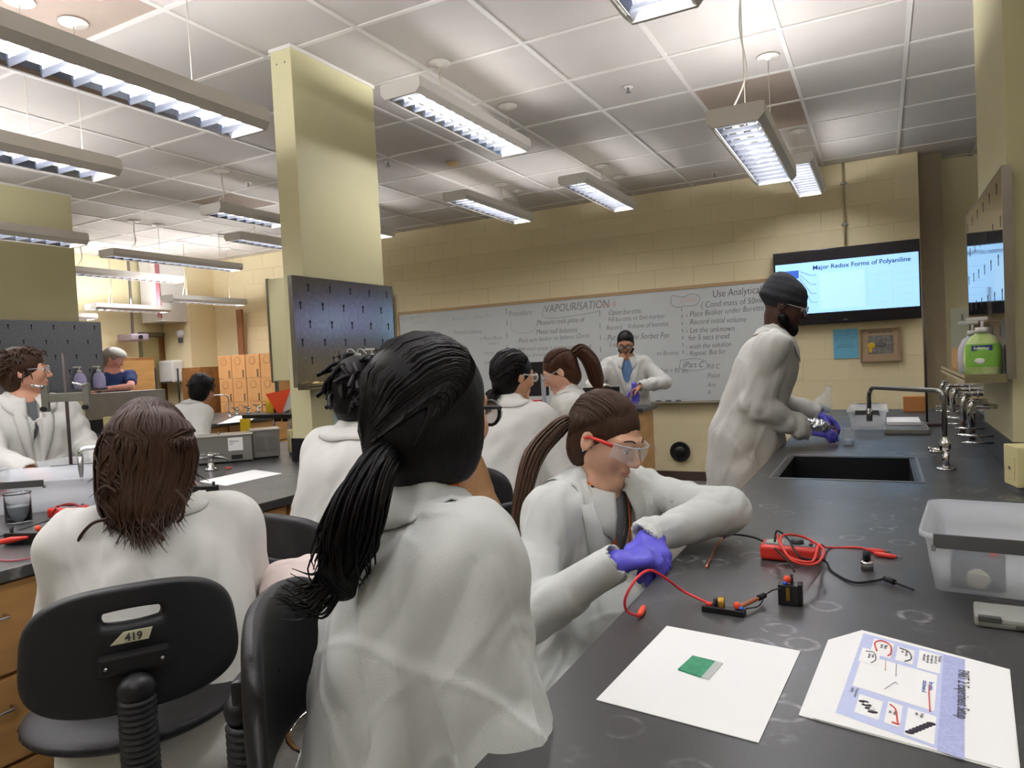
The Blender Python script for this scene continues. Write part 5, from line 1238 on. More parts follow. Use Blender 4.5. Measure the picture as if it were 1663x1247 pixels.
# ------------------------------------------------------------ long-haired student in the left foreground
def girl_long():
    hc = at_d(243, 736, 1.86)
    J = person('student with long wavy brown hair in white coat on the left, from behind', hc, radians(150), radians(140), 0.22, -0.03, s=1.05, lean=0.28, drape=-0.03, pinch=6, skin_c='#d3a78c',
               wristR=('rel', 0.30, -0.06, -0.18), wristL=('rel', 0.32, 0.08, -0.10), poleR=v3(0.12, 0.25, -1.2), poleL=v3(-0.12, -0.25, -1.0), h=0.0065, hh=0.007, coat=M_coat2, fat=1.06, fold=(0.0085, 5.0), hm=H_br, neck=0.155, sleeve=1.38, seed=3, trousers=M_jean, collar=True)
    H = J['H']; rnd = random.Random(17)
    cm_ = J['cm']; bvh = BVHTree.FromPolygons([v.co[:] for v in cm_.vertices], [p.vertices[:] for p in cm_.polygons])
    def outside(q, gap):
        l, n_, i_, d_ = bvh.find_nearest(Vector(q - J['off']))
        if l is None: return q
        if (Vector(q - J['off']) - l).dot(n_) < gap: return np.array(l + n_ * gap) + J['off']
        return q
    def coat_depth(px, py):
        o_ = Vector(_C0 - J['off']); dr_ = Vector(_ray(px, py)).normalized(); hit = bvh.ray_cast(o_, dr_)
        if hit[0] is None: return None
        return -((CR.T @ (np.array(hit[0]) + J['off'] - _C0))[2])
    rows_ = [705, 740, 775, 808, 838, 862, 882, 896]; wid = [72, 78, 74, 64, 55, 48, 42, 36]; cen = [243, 242, 240, 236, 231, 228, 227, 227]
    dep = []
    for y_, w__, c__ in zip(rows_, wid, cen):
        ds_ = [coat_depth(c__ + k_ * w__, y_) for k_ in (-0.6, 0, 0.6)]; ds_ = [q for q in ds_ if q]; dep.append(min(ds_ + [1.757]) if (ds_ and y_ > 780) else 1.757)
    for k_ in range(1, len(dep)): dep[k_] = min(dep[k_], dep[k_ - 1] + 0.012)
    for _ in range(2): dep = [dep[0]] + [min(dep[k_], (dep[k_ - 1] + dep[k_] + dep[k_ + 1]) / 3) for k_ in range(1, len(dep) - 1)] + [dep[-1]]
    mb = MB(); core = []
    for k_ in range(len(rows_)):
        core.append(at_d(cen[k_], rows_[k_], dep[k_] - 0.004))
    cp = [RC(core[k_] + H.R * sx * wid[k_] / 655 * 0.66, core[k_ + 1] + H.R * sx * wid[k_ + 1] / 655 * 0.62, 0.030 - 0.0022 * k_, 0.028 - 0.0022 * k_, 0.055) for k_ in range(4) for sx in (-0.9, -0.3, 0.3, 0.9)]
    hair_cap(J, H_br, 0.006, 1.02, face=(0.115, -0.035, 0.072, 0.085, 0.10), extra=[H.el((0, -0.040, -0.03), (0.086, 0.072, 0.09), 0.05)] + cp, disp=lambda V: 0.003 * pnoise(V * np.array([50, 50, 6]), 5))
    hb_ = H.hb
    def outh(q, gap):
        l, n_, i_, d_ = hb_.find_nearest(Vector(q - J['off']))
        if l is None or (Vector(q - J['off']) - l).dot(n_) > gap: return q
        return np.array(l + n_ * gap) + J['off']
    for i in range(420):
        u = rnd.uniform(-1, 1); lay = rnd.uniform(0, 1); pts = []; a = u * 1.9
        d0 = unit(v3(rnd.uniform(-0.3, 0.3), -0.1 + rnd.uniform(-0.3, 0.5), 1.0)); d1 = unit(v3(sin(a), -cos(a) * 0.9, 0.0))
        for k in range(7):
            t = k / 6; pts.append(cap_pt(H, d0 * (1 - t) + d1 * t + v3(0, 0, 0.22 * sin(pi * t)), 1.025 + 0.05 * lay))
        ye = rnd.uniform(815, 902) - 40 * abs(u) ** 2; ph = rnd.uniform(0, 6.28); amp = rnd.uniform(2, 9); gap = 0.010 + 0.028 * lay; flick = rnd.choice((-1, 1, 1)) * rnd.uniform(0, 30)
        for k in range(1, 11):
            y_ = 700 + (ye - 700) * k / 10; tt = k / 10; w__ = np.interp(y_, rows_, wid); c__ = np.interp(y_, rows_, cen); dd = np.interp(y_, rows_, dep)
            x_ = c__ + u * w__ + amp * sin(ph + 5 * tt) * tt + (flick * ((tt - 0.7) / 0.3) ** 2 if tt > 0.7 else 0)
            edge = 0.035 * (1 - math.sqrt(max(0, 1 - (0.85 * u) ** 2)))
            q_ = at_d(x_, y_, dd - gap + edge); pts.append(outside(outh(q_, 0.001 + 0.006 * lay), 0.003))
        r0 = rnd.uniform(0.0024, 0.0040); mb.tube(spline(pts, 2), [r0 * (1.0 if k < 26 else max(0.1, (33 - k) / 7)) for k in range(33)], n=4, cap=False)
    add(J, 'loose_hair', mb, H_br, 'stuff')
    cl_ = MB()
    for (pts) in ([(175, 842), (150, 850), (131, 870), (128, 886), (140, 895)], [(190, 800), (172, 790), (158, 800), (163, 812)], [(245, 850), (262, 870), (266, 878)], [(285, 795), (298, 812), (296, 838), (288, 848)]):
        cl_.tube(spline([at_d(a, b, 1.66) for a, b in pts], 5), 0.0042, n=5)
    add(J, 'curled_lock', cl_, H_br, 'stuff')
    return J
J1 = girl_long()

# ------------------------------------------------------------ others
def others():
    # curly-haired student behind the foreground girl
    hc = at_d(592, 642, 2.45)
    J = person('student with black twisted curls in white coat, half hidden behind foreground girl', hc, radians(82), radians(85), 0.25, 0, s=1.02, lean=0.22, skin_c='#7a5240', h=0.010, coat=M_coat2, fat=1.12, fold=(0.008, 6), hm=H_blk, sleeve=1.25, seed=6, trousers=M_jean)
    H = J['H']; hair_cap(J, H_blk, 0.009, 1.08, disp=lambda V: 0.006 * pnoise(V * 38, 9))
    rnd = random.Random(8); mb = MB()
    for i in range(70):
        a = rnd.uniform(-2.7, 2.7); z = rnd.uniform(-0.7, 1.0); d = unit(v3(sin(a), -cos(a), z)); p = cap_pt(H, d, 1.05); pts = [p]
        o = unit(p - H.c); g_ = v3(rnd.uniform(-1, 1), rnd.uniform(-1, 1), rnd.uniform(-0.8, 0.2))
        for k in range(5): o = unit(o + 0.75 * g_ + v3(0, 0, -0.35)); pts.append(pts[-1] + o * 0.013)
        mb.tube(spline(pts, 2), 0.0085, n=6)
    add(J, 'hair_twist', mb, H_blk, 'stuff')
    tl = [at_d(560, 610, 2.45), at_d(550, 625, 2.45), at_d(556, 650, 2.45), at_d(575, 690, 2.45)]
    global J3; J3 = J
    # dark-haired girl with low ponytail in the middle
    hc = at_d(834, 612, 3.35)
    J = person('dark-haired girl with a low ponytail, back to the camera, beyond the foreground girl', hc, radians(85), radians(62), 0.10, 0, s=1.0, lean=0.30, skin_c='#c99a7c', h=0.010, hh=0.008, coat=M_coat2, fat=1.12, fold=(0.008, 6), hm=H_blk, sleeve=1.2, seed=7)
    H = J['H']; hair_cap(J, H_blk, 0.008, 1.02); add(J, 'loose_hair', sweep(H, (-0.2, -1, -0.7), 80, 1.02, 0.0042, 2), H_blk, 'stuff')
    T = H.w(-0.01, -0.085, -0.075); add(J, 'ponytail', tail([T, T + v3(-0.0, -0.05, -0.02), T + v3(-0.02, -0.07, -0.07), T + v3(-0.03, -0.05, -0.12)], [0.02, 0.034, 0.034, 0.012], 30, 4, 0.004), H_blk)
    glasses(J, M_white, M_lens, (0.026, 0.019), 0.003)
    global J4; J4 = J
    # girl with high ponytail in profile
    hc = at_d(910, 604, 4.0)
    J = person('girl with a brown high ponytail looking down to the left, mid room', hc, radians(205), radians(196), 0.45, 0, s=1.0, lean=0.25, skin_c='#dcab93', h=0.010, hh=0.007, coat=M_coat2, fat=1.05, fold=(0.007, 7), hm=H_mbr, sleeve=1.15, seed=9, neck=0.15)
    H = J['H']; hair_cap(J, H_mbr, 0.008, 1.0, face=(0.105, -0.040, 0.074, 0.082, 0.10)); add(J, 'loose_hair', sweep(H, (0, -1, 0.35), 90, 1.0, 0.004, 2), H_mbr, 'stuff')
    T = H.w(0, -0.105, 0.06); add(J, 'ponytail', tail([T, T + v3(0.05, 0.02, 0.012), T + v3(0.10, 0.04, -0.05), T + v3(0.125, 0.05, -0.15), T + v3(0.14, 0.06, -0.235)], [0.02, 0.042, 0.050, 0.046, 0.015], 60, 4, 0.005, 0.2), H_mbr)
    glasses(J, M_lens2, M_lens, (0.026, 0.019), 0.0022)
    # tall standing man with beanie
    hc = at_d(1274, 497, 3.78)
    J = person('tall man in a dark knit beanie and white coat standing at the right bench, pouring', hc, radians(8), radians(4), 0.36, 0, s=1.10, lean=0.34, pose='stand', skin_c='#4a3229',
               wristR=at_d(1306, 697, 3.66), wristL=at_d(1322, 672, 3.95), poleR=v3(-0.6, -0.3, -1), poleL=v3(-0.3, 0.3, -1), h=0.0085, hh=0.007, coat=M_coat2, fat=1.12, fold=(0.008, 5.0), hm=H_blk, gloves=True, gh=0.0045, sleeve=1.22, seed=12, lips=None,
               handsR=dict(d=v3(1, 0.1, -0.12), n=v3(0, 0.4, -1), side=v3(0.2, 1, 0), curl=0.4), handsL=dict(d=v3(1, -0.1, -0.45), n=v3(0, -0.4, -1), side=v3(0, -1, 0.2), curl=0.45), neck=0.16)
    H = J['H']
    bn = sdf_obj('beanie', [H.el((0, -0.020, 0.050), (0.092, 0.110, 0.088), 0.02), H.el((0, -0.055, 0.118), (0.050, 0.045, 0.032), 0.05), H.el((0, -0.018, 0.030), (0.096, 0.114, 0.030), 0.015), H.el((0, 0.10, -0.045), (0.10, 0.11, 0.072), 0.006, True)], 0.006, mat('charcoal_knit', '#2b2c30', 0.95, bump=1.5, bscale=120), J['t'],
            lambda V: 0.0007 * np.sin((V - H.c) @ H.U * 190 + 2 * pnoise(V * 12, 1)), off=J['off'])
    sdf_obj('beard', [H.rc((-0.058, 0.012, -0.055), (0, 0.062, -0.110), 0.024, 0.024, 0.03), H.rc((0.058, 0.012, -0.055), (0, 0.062, -0.110), 0.024, 0.024, 0.03), H.el((0, 0.075, -0.095), (0.026, 0.022, 0.026), 0.02)], 0.006, H_blk, J['t'], lambda V: 0.002 * pnoise(V * 90, 1), off=J['off'])
    glasses(J, M_lens2, M_lens, (0.030, 0.022), 0.0022, 'safety_glasses')
    global J7; J7 = J
    # instructor at the whiteboard
    hc = at_d(1016, 558, 7.1)
    J = person('bearded instructor in glasses, white coat and blue scrubs standing at the whiteboard', hc, radians(-70), radians(-76), 0.42, 0, s=1.05, lean=0.10, pose='stand', skin_c='#b98769',
               wristR=at_d(983, 632, 6.85), wristL=at_d(1043, 627, 6.85), poleR=v3(-1, 0, -0.6), poleL=v3(1, 0.2, -0.6), h=0.010, hh=0.009, coat=M_coat2, fat=1.05, fold=(0.007, 8), vneck=(0.34, 0.080), shirt=mat('blue_scrubs', '#6f93c4', 0.85), hm=H_blk, sleeve=1.15, seed=14, neck=0.155,
               handsL=dict(d=v3(-0.8, -0.2, -0.3), n=v3(0, 0, -1), side=v3(0, -1, 0), curl=0.8))
    H = J['H']; hair_cap(J, H_blk, 0.009, 0.97, face=(0.105, -0.045, 0.078, 0.085, 0.105))
    sdf_obj('beard', [H.rc((-0.056, 0.015, -0.055), (0, 0.066, -0.105), 0.022, 0.022, 0.03), H.rc((0.056, 0.015, -0.055), (0, 0.066, -0.105), 0.022, 0.022, 0.03), H.rc((-0.02, 0.088, -0.046), (0.02, 0.088, -0.046), 0.008, 0.008, 0.01)], 0.009, H_blk, J['t'], off=J['off'])
    glasses(J, M_dark, M_lens, (0.026, 0.019), 0.0032)
    w_ = J['wL'] + v3(-0.07, -0.03, -0.03)
    g_ = sdf_mesh(hand_prims(w_ + UP * 0.02, v3(0.1, 0, -1), v3(0, -1, 0), v3(-1, 0, 0), 1.05, 0.15, r=0.95, spread=0.12), 0.006, None, 'loose_glove', 0)
    g_.transform(Matrix.Translation([-x for x in w_])); go = link('loose_glove', g_, M_glove, None, tuple(w_)); tag(go, "crumpled blue glove held in the instructor's hand", 'glove')
    # young man on the left
    hc = at_d(40, 604, 3.85)
    J = person('young man with tousled brown hair in white coat seated at far left, facing right', hc, radians(-8), radians(56), -0.06, 0, s=1.06, lean=0.08, skin_c='#dba489', h=0.010, hh=0.007, coat=M_coat2, fat=1.12, fold=(0.008, 6), vneck=(0.36, 0.040), shirt=mat('dark_grey_shirt', '#6a6e72', 0.85), hm=H_br, sleeve=1.2, seed=15,
               fthigh=radians(-80), wristR=(-3.72, 1.95, 1.0), wristL=(-3.75, 2.35, 1.0), trousers=M_trou)
    H = J['H']; hair_cap(J, H_br, 0.009, 1.06, face=(0.115, -0.050, 0.078, 0.083, 0.085), disp=lambda V: 0.006 * pnoise(V * 30, 9)); rnd = random.Random(3); mb = MB()
    for i in range(150):
        a = rnd.uniform(-pi, pi); z = rnd.uniform(-0.5, 1.2); d = unit(v3(sin(a), cos(a), z))
        if d[1] > 0.55 and d[2] < 0.35: continue
        p = cap_pt(H, d, 1.03); o = unit(unit(p - H.c) + v3(rnd.uniform(-1, 1), rnd.uniform(-1, 1), rnd.uniform(-1.0, 0.3))); pts = [p, p + o * 0.022, p + o * 0.04 + v3(0, 0, -0.012), p + o * 0.05 + v3(0, 0, -0.03)]
        mb.tube(pts, [0.0055, 0.005, 0.004, 0.001], n=4, cap=False)
    add(J, 'loose_hair', mb, H_br, 'stuff'); glasses(J, M_lens2, M_lens, (0.026, 0.019), 0.0022)
    # person in navy at the far left
    hc = at_d(184, 583, 8.2)
    J = person('person in a navy short-sleeved top standing far left with one elbow out', hc, radians(-25), radians(40), 0.40, 0, s=1.08, lean=0.20, pose='stand', skin_c='#d99c8c', h=0.012, coat=None, shirt=mat('navy_cotton', '#1e2f5c', 0.85), shortsleeve=True, hm=H_gry, seed=16, trousers=mat('navy_trousers', '#1c2b55', 0.85), wristL=at_d(168, 632, 7.95), poleL=v3(1, 0.5, -0.2))
    hair_cap(J, H_gry, 0.011, 1.0)
    H = J['H']; sdf_obj('head_cap', [H.el((0, 0.01, 0.075), (0.085, 0.10, 0.055), 0.01), H.el((0, 0.0, 0.0), (0.11, 0.12, 0.055), 0.01, True)], 0.010, M_white, J['t'], off=J['off'])
    # dark-haired student bending forward in the left middle
    hc = at_d(328, 634, 5.7)
    J = person('dark-haired student in a white coat bending away over the far left bench', hc, radians(75), radians(112), 0.3, 0, s=1.05, lean=0.62, skin_c='#c9967c', h=0.012, coat=M_coat2, fat=1.15, fold=(0.008, 5), hm=H_blk, sleeve=1.2, seed=18)
    H = J['H']; hair_cap(J, H_blk, 0.010, 1.05, disp=lambda V: 0.005 * pnoise(V * 40, 4)); rnd = random.Random(31); mb = MB()
    for i in range(60):
        a = rnd.uniform(-pi, pi); d = unit(v3(sin(a), cos(a), rnd.uniform(-0.1, 1.2))); p = cap_pt(H, d, 1.04); mb.tube([p, p + v3(rnd.uniform(-1, 1), rnd.uniform(-1, 1), -0.3) * 0.015, p + v3(rnd.uniform(-1, 1) * 0.02, rnd.uniform(-1, 1) * 0.02, -0.03)], [0.006, 0.005, 0.001], n=4, cap=False)
    add(J, 'loose_hair', mb, H_blk, 'stuff')
    return J
J11 = others()
# ================================================================== CHAIRS
c1 = at_d(218, 1068, 1.42)
stool('black lab chair with handle slot and taped number behind the long-haired student', c1[0] - 0.22 * cos(radians(145)) * -1 * -1 if False else c1[0] + 0.262 * cos(radians(146)), c1[1] + 0.262 * sin(radians(146)), radians(146 - 90), 0.70, 0.865, hero=True)
ch1 = [o for o in bpy.data.objects if o.name == 'lab_chair'][0]
lb_ = MB().add([(-0.040, -0.262, 0.866 + 0.030), (0.028, -0.262, 0.866 + 0.030), (0.036, -0.262, 0.866 + 0.052), (-0.016, -0.262, 0.866 + 0.052), (-0.040, -0.259, 0.866 + 0.030), (0.028, -0.259, 0.866 + 0.030), (0.036, -0.259, 0.866 + 0.052), (-0.016, -0.259, 0.866 + 0.052)], [(0, 1, 2, 3), (4, 7, 6, 5), (0, 4, 5, 1), (1, 5, 6, 2), (2, 6, 7, 3), (3, 7, 4, 0)]).xf(Matrix.Diagonal((-1, 1, 1, 1)) if False else Matrix.Identity(4)).build('tape_label', mat('masking_tape', '#c2bd9e', 0.8), ch1)
text('419', 0.021, M_ink, lb_, (-0.014, -0.2635, 0.9), (pi / 2, 0, 0), 'handwritten_number', 0.0006)
c2 = at_d(478, 1120, 1.08)
stool('black lab chair turned sideways behind the girl with the black ponytail', -0.735, 0.955, radians(28 - 90), 0.57, 0.915)
c6 = at_d(846, 790, 2.22)
stool('black lab chair behind the girl in red goggles', J6['pel'][0] - 0.03, J6['pel'][1] + 0.02, radians(-22 - 90), J6['pel'][2] - 0.11, J6['pel'][2] + 0.24)
for J, lb in ((J3, 'black lab chair under the curly-haired student'), (J4, 'black lab chair under the dark-haired girl with the low ponytail')):
    stool(lb, J['pel'][0], J['pel'][1], math.atan2(J['F'][1], J['F'][0]) - pi / 2, J['pel'][2] - 0.12, J['pel'][2] + 0.17)
# pale jacket folded over a stool, brown garment on the chair behind
def cloth(name, label, cat, prims, h, m, amp=0.008, sc=9, seed=1, disp=None):
    c = np.mean([p[1] for p in prims], 0); lo = min(_bounds(p)[0][2] for p in prims); root = v3(c[0], c[1], lo)
    me = sdf_mesh(prims, h, disp or folds(amp, sc, seed), name); me.transform(Matrix.Translation([-x for x in root]))
    return tag(link(name, me, m, None, tuple(root)), label, cat)
p = at_d(508, 950, 1.95)
cloth('folded_jacket', 'pale pink folded jacket lying beside the wooden cabinets, left of the black ponytail', 'jacket', [BX(p, (0.13, 0.10, 0.05), [(0.8, 0.6, 0), (-0.6, 0.8, 0), (0, 0, 1)], 0.045, 0.02), EL(p + v3(0.0, 0.0, 0.03), (0.12, 0.10, 0.05), None, 0.04), RC(p + v3(-0.10, -0.03, 0.0), p + v3(-0.06, -0.08, -0.05), 0.05, 0.04, 0.04)], 0.007, mat('pale_pink_fleece', '#dccbc6', 0.95), 0.009, 9, 5)
b0, b1, b2 = at_d(762, 745, 2.55), at_d(783, 840, 2.45), at_d(812, 925, 2.35)
cloth('brown_garment', 'brown garment hanging behind the foreground girl, beside the pale coat', 'jacket', [RC(b0, b1, 0.045, 0.075, 0.03), RC(b1, b2, 0.075, 0.05, 0.03), RC(b2, b2 - UP * 0.2, 0.05, 0.045, 0.03)], 0.010, mat('brown_cloth', '#8a6540', 0.8), 0.006, 9, 5)
s_ = stool('black lab chair holding the folded pale jacket', p[0] + 0.0, p[1] + 0.05, radians(-60), p[2] - 0.065, p[2] + 0.24) if False else None
t = thing('round_stool', 'black round stool under the folded pale jacket', 'stool', (p[0], p[1], 0))
z = p[2] - 0.058
MB().lathe([(0.001, z - 0.05), (0.15, z - 0.05), (0.165, z - 0.03), (0.165, z - 0.01), (0.15, z), (0.001, z)], n=28).build('seat', M_seat, t)
MB().cyl((0, 0, 0.1), (0, 0, z - 0.05), 0.028).build('post', M_dark, t)
for k in range(5):
    a = 2 * pi * k / 5; lg = MB().tube([(0, 0, 0.12), (0.14 * cos(a), 0.14 * sin(a), 0.10), (0.24 * cos(a), 0.24 * sin(a), 0.07)], [0.02, 0.018, 0.013]).build('leg', M_dark, t)
    MB().lathe([(0.001, -0.015), (0.022, -0.013), (0.025, 0), (0.022, 0.013), (0.001, 0.015)], (0.24 * cos(a), 0.24 * sin(a), 0.0255), 12, 'y').build('caster', M_blk, lg)

# ================================================================== ON THE RIGHT BENCH
ZT = 0.9105
def sheet(name, label, cat, pts, z, m=M_paper, th=0.0012, group=None, sag=0.0):
    c = np.mean([at_z(a, b, z) for a, b in pts], 0); q = [at_z(a, b, z) - c for a, b in pts]
    n = len(q); o = MB().add([(p[0], p[1], 0) for p in q] + [(p[0], p[1], th) for p in q], [tuple(range(n)), tuple(range(n, 2 * n))] + [(i, (i + 1) % n, n + (i + 1) % n, n + i) for i in range(n)]).build(name, m, None, (c[0], c[1], z))
    return tag(o, label, cat, group), c
sh_, c_ = sheet('paper_sheet', 'blank white sheet of paper with a green plate on it', 'paper', [(1083, 1017), (1300, 1058), (1232, 1207), (968, 1137)], ZT)
g0 = [at_z(a, b, ZT + 0.0015) for a, b in [(1125, 1066), (1162, 1075), (1139, 1101), (1101, 1088)]]; g1 = [at_z(a, b, ZT + 0.0015) for a, b in [(1162, 1075), (1174, 1078), (1151, 1104), (1139, 1101)]]
gc = np.mean(g0 + g1, 0); t = thing('coated_glass_plate', 'small green coated glass plate with a clear end on the blank paper', 'plate', (gc[0], gc[1], ZT + 0.0014))
for nm, q, m_ in (('green_coating', g0, mat('green_film', '#1f7d58', 0.4, var=0.25, vscale=70, col2='#2c9168')), ('clear_end', g1, mat('plate_glass', '#dfe6e0', 0.1, alpha=0.6))):
    q = [p - gc for p in q]; MB().add([(p[0], p[1], 0) for p in q] + [(p[0], p[1], 0.0022) for p in q], [(3, 2, 1, 0), (4, 5, 6, 7), (0, 1, 5, 4), (1, 2, 6, 5), (2, 3, 7, 6), (3, 0, 4, 7)]).build(nm, m_, t)
# stack of handouts with the printed experiment page on top
st = [[(1345, 1040), (1400, 1024), (1640, 1088), (1658, 1260), (1297, 1162)], [(1352, 1036), (1398, 1025), (1637, 1086), (1654, 1255), (1312, 1166)]]
o1, _c1 = sheet('paper_sheet', 'lower loose white sheet of the handout pile at the right', 'paper', st[0], ZT, group='handout pages')
def hp(a, b): return at_z(a, b, ZT + 0.003)
O = hp(1400, 1025); Xd = hp(1570, 1069) - O; Yd = hp(1352, 1159) - O   # page axes: along the top edge of the print, down its left side
t = thing('printed_handout', 'printed handout page with blue slide about experiment setup, on the pile', 'paper', (O[0], O[1], ZT + 0.0014))
pg = [hp(a, b) - O for a, b in [(1352, 1037), (1398, 1024), (1638, 1086), (1655, 1253), (1320, 1165)]]
MB().add([(p[0], p[1], 0) for p in pg] + [(p[0], p[1], 0.0012) for p in pg], [(0, 1, 2, 3, 4), (9, 8, 7, 6, 5)] + [(i, (i + 1) % 5, 5 + (i + 1) % 5, 5 + i) for i in range(5)]).build('page', M_paper, t)
def quad(u0, v0, u1, v1, z, nm, m_, par=None):
    L_ = 0.17 / 0.17
    P4 = [Xd * u + Yd * v for u, v in ((u0, v0), (u1, v0), (u1, v1), (u0, v1))]
    return MB().add([(p[0], p[1], z) for p in P4] + [(p[0], p[1], z + 0.0002) for p in P4], [(0, 1, 2, 3), (4, 7, 6, 5), (0, 4, 5, 1), (1, 5, 6, 2), (2, 6, 7, 3), (3, 7, 4, 0)]).build(nm, m_, par or t)
m_sl = mat('slide_print_blue', '#bfc8e6', 0.7, var=0.03, vscale=60); m_sl2 = mat('slide_print_band', '#a9b0d6', 0.7, var=0.10, vscale=220)
sb = quad(0.02, 0.02, 0.80, 0.98, 0.0014, 'slide_print', m_sl); quad(0.80, 0.02, 0.985, 0.99, 0.0014, 'slide_band', m_sl2, sb)
quad(0.08, 0.30, 0.76, 0.68, 0.0018, 'diagram_panel', M_paper, sb); quad(0.58, 0.05, 0.78, 0.28, 0.0018, 'text_panel', M_paper, sb)
quad(0.14, 0.06, 0.34, 0.26, 0.0018, 'picture_panel', M_paper, sb); quad(0.38, 0.08, 0.54, 0.26, 0.0018, 'picture_panel', M_paper, sb); quad(0.06, 0.22, 0.24, 0.40, 0.0022, 'picture_panel', M_paper, sb)
quad(0.16, 0.74, 0.36, 0.92, 0.0018, 'picture_panel', M_paper, sb); quad(0.40, 0.72, 0.52, 0.92, 0.0018, 'picture_panel', M_paper, sb); quad(0.56, 0.72, 0.78, 0.96, 0.0018, 'picture_panel', M_paper, sb)
def pl(pts, r, m_, nm='drawn_line', z=0.0028, par=None, closed=False):
    q = [Xd * u + Yd * v for u, v in pts]; q = [(p[0], p[1], z) for p in q]; MB().tube(spline(q, 4), r, n=4).build(nm, m_, par or sb)
pl([(0.20, 0.22), (0.16, 0.12), (0.22, 0.07), (0.31, 0.10), (0.33, 0.20), (0.31, 0.24)], 0.0012, M_red); pl([(0.40, 0.10), (0.49, 0.12), (0.52, 0.20), (0.47, 0.25)], 0.0011, M_grey); pl([(0.10, 0.26), (0.18, 0.25), (0.21, 0.33), (0.18, 0.38)], 0.0009, M_inkg)
pl([(0.42, 0.75), (0.47, 0.78), (0.50, 0.88), (0.51, 0.90), (0.46, 0.90)], 0.0011, M_red); pl([(0.70, 0.44), (0.71, 0.55), (0.73, 0.70)], 0.0008, M_red); pl([(0.30, 0.30), (0.32, 0.42)], 0.0006, mat('peach_line', '#e0b49a', 0.7)); pl([(0.40, 0.31), (0.42, 0.45)], 0.0006, M_inkf); pl([(0.35, 0.62), (0.42, 0.52), (0.45, 0.53)], 0.0006, M_inkf)
m_ = MB()
for k in range(7): m_.sphere(tuple((Xd * (0.60 + 0.024 * k) + Yd * (0.93 - 0.022 * k))[:2]) + (0.002,), (0.006, 0.005, 0.0008), 8)
m_.build('probe_picture', mat('print_dark', '#2a2430', 0.7), sb)
m_ = MB()
for k in range(4): m_.sphere(tuple((Xd * (0.21 + 0.03 * k) + Yd * (0.80 + 0.022 * k))[:2]) + (0.002,), (0.007, 0.0045, 0.0008), 8)
m_.build('clip_picture', MATS['print_dark'], sb)
for (u, v) in ((0.235, 0.815), (0.29, 0.845)): MB().sphere(tuple((Xd * u + Yd * v)[:2]) + (0.0026,), (0.0035, 0.0035, 0.0005), 8).build('clip_highlight', M_paper, sb)
rzp = math.atan2(Yd[1], Yd[0])
def ptext(s_, u, v, size, m_=M_ink, sx=0.8):
    q = Xd * u + Yd * v; text(s_, size, m_, sb, (q[0], q[1], 0.0026), (0, 0, rzp), 'printed_text', 0.0, ext=0.0001, sx=sx)
ptext('PART 2: Experiment Setup', 0.93, 0.17, 0.021, sx=0.72)
ptext('Procedure', 0.755, 0.07, 0.0075, M_inkg); ptext('connect the cell\nthen measure the\nvoltage with both\nleads attached', 0.725, 0.08, 0.006, M_inkg)
ptext('See within\nattachment of', 0.70, 0.40, 0.009, mat('print_blue', '#3f62b0', 0.7)); ptext('Alligator\nclip end', 0.26, 0.11, 0.0065, M_ink); ptext('Bare wire\nend', 0.46, 0.12, 0.0065, M_ink); ptext('Copper\nelectrode', 0.17, 0.27, 0.006, M_ink); ptext('Potentiometer\n(adjust)', 0.12, 0.70, 0.0065, M_inkg); ptext('Black\nend', 0.46, 0.80, 0.0065, M_ink); ptext('Probe\nend', 0.66, 0.74, 0.0065, M_ink)
# multimeter
def wire(name, label, pts, r, m, cat='wire', loc=None, n=6, group=None):
    P = spline(pts, 8); c = v3(P[0][0], P[0][1], min(p[2] for p in P)); t = thing(name, label, cat, tuple(c), group=group); MB().tube([p - c for p in P], r, n=n).build('lead', m, t); return t, c
def mp(px, py, z=0.0): return at_z(px, py, ZT + z)
def multimeter(label, c, ang, sc=1.0):
    t = thing('multimeter', label, 'meter', (c[0], c[1], ZT), ang)
    P = [BX((0, 0, 0.019), (0.066, 0.034, 0.019), None, 0.010, 0.004)]
    me = sdf_mesh(P, 0.003, None, 'case', 0); link('case', me, M_red, t)
    MB().box((-0.056, -0.025, 0.036), (0.058, 0.025, 0.0395), 0.002).build('face_plate', mat('meter_face', '#5f666c', 0.4), t)
    MB().box((-0.050, -0.018, 0.039), (-0.014, 0.018, 0.0405), 0.001).build('display', mat('lcd_grey_green', '#a9b3a4', 0.15), t)
    MB().lathe([(0.001, 0.049), (0.010, 0.049), (0.015, 0.046), (0.016, 0.039)], (0.016, 0, 0), 18).build('dial', M_dark, t)
    for y in (-0.014, 0, 0.014): MB().lathe([(0.002, 0.043), (0.0045, 0.043), (0.0045, 0.039)], (0.048, y, 0), 10).build('socket', M_blk if y else M_red, t)
    return t
mc = (mp(1275, 897) + mp(1285, 905)) / 2
mm = multimeter('red handheld multimeter lying on the right bench under coiled leads', v3(-0.208, 1.80, 0), radians(-2))
K = lambda px, py, z: mp(px, py, z)
def zz(px, py, z): return at_z(px, py, ZT + z)
wire('test_lead', 'red coiled test lead looping over the multimeter to a clip at the right', [zz(1262, 868, .05), zz(1268, 885, .075), zz(1290, 912, .06), zz(1325, 915, .045), zz(1338, 893, .05), zz(1310, 874, .06), zz(1280, 868, .075), zz(1268, 875, .07), zz(1280, 903, .05), zz(1318, 912, .05), zz(1330, 885, .05), zz(1345, 889, .004), zz(1395, 889, .003), zz(1420, 897, .004), zz(1440, 900, .004)], 0.0028, M_red)
t, c0 = wire('test_lead', 'black test lead looped above the multimeter and hooked to a probe at the lower right', [zz(1258, 880, .05), zz(1262, 862, .075), zz(1280, 875, .06), zz(1300, 905, .045), zz(1338, 910, .01), zz(1352, 928, .003), zz(1385, 945, .003), zz(1420, 943, .003), zz(1437, 939, .006)], 0.0025, M_blk)
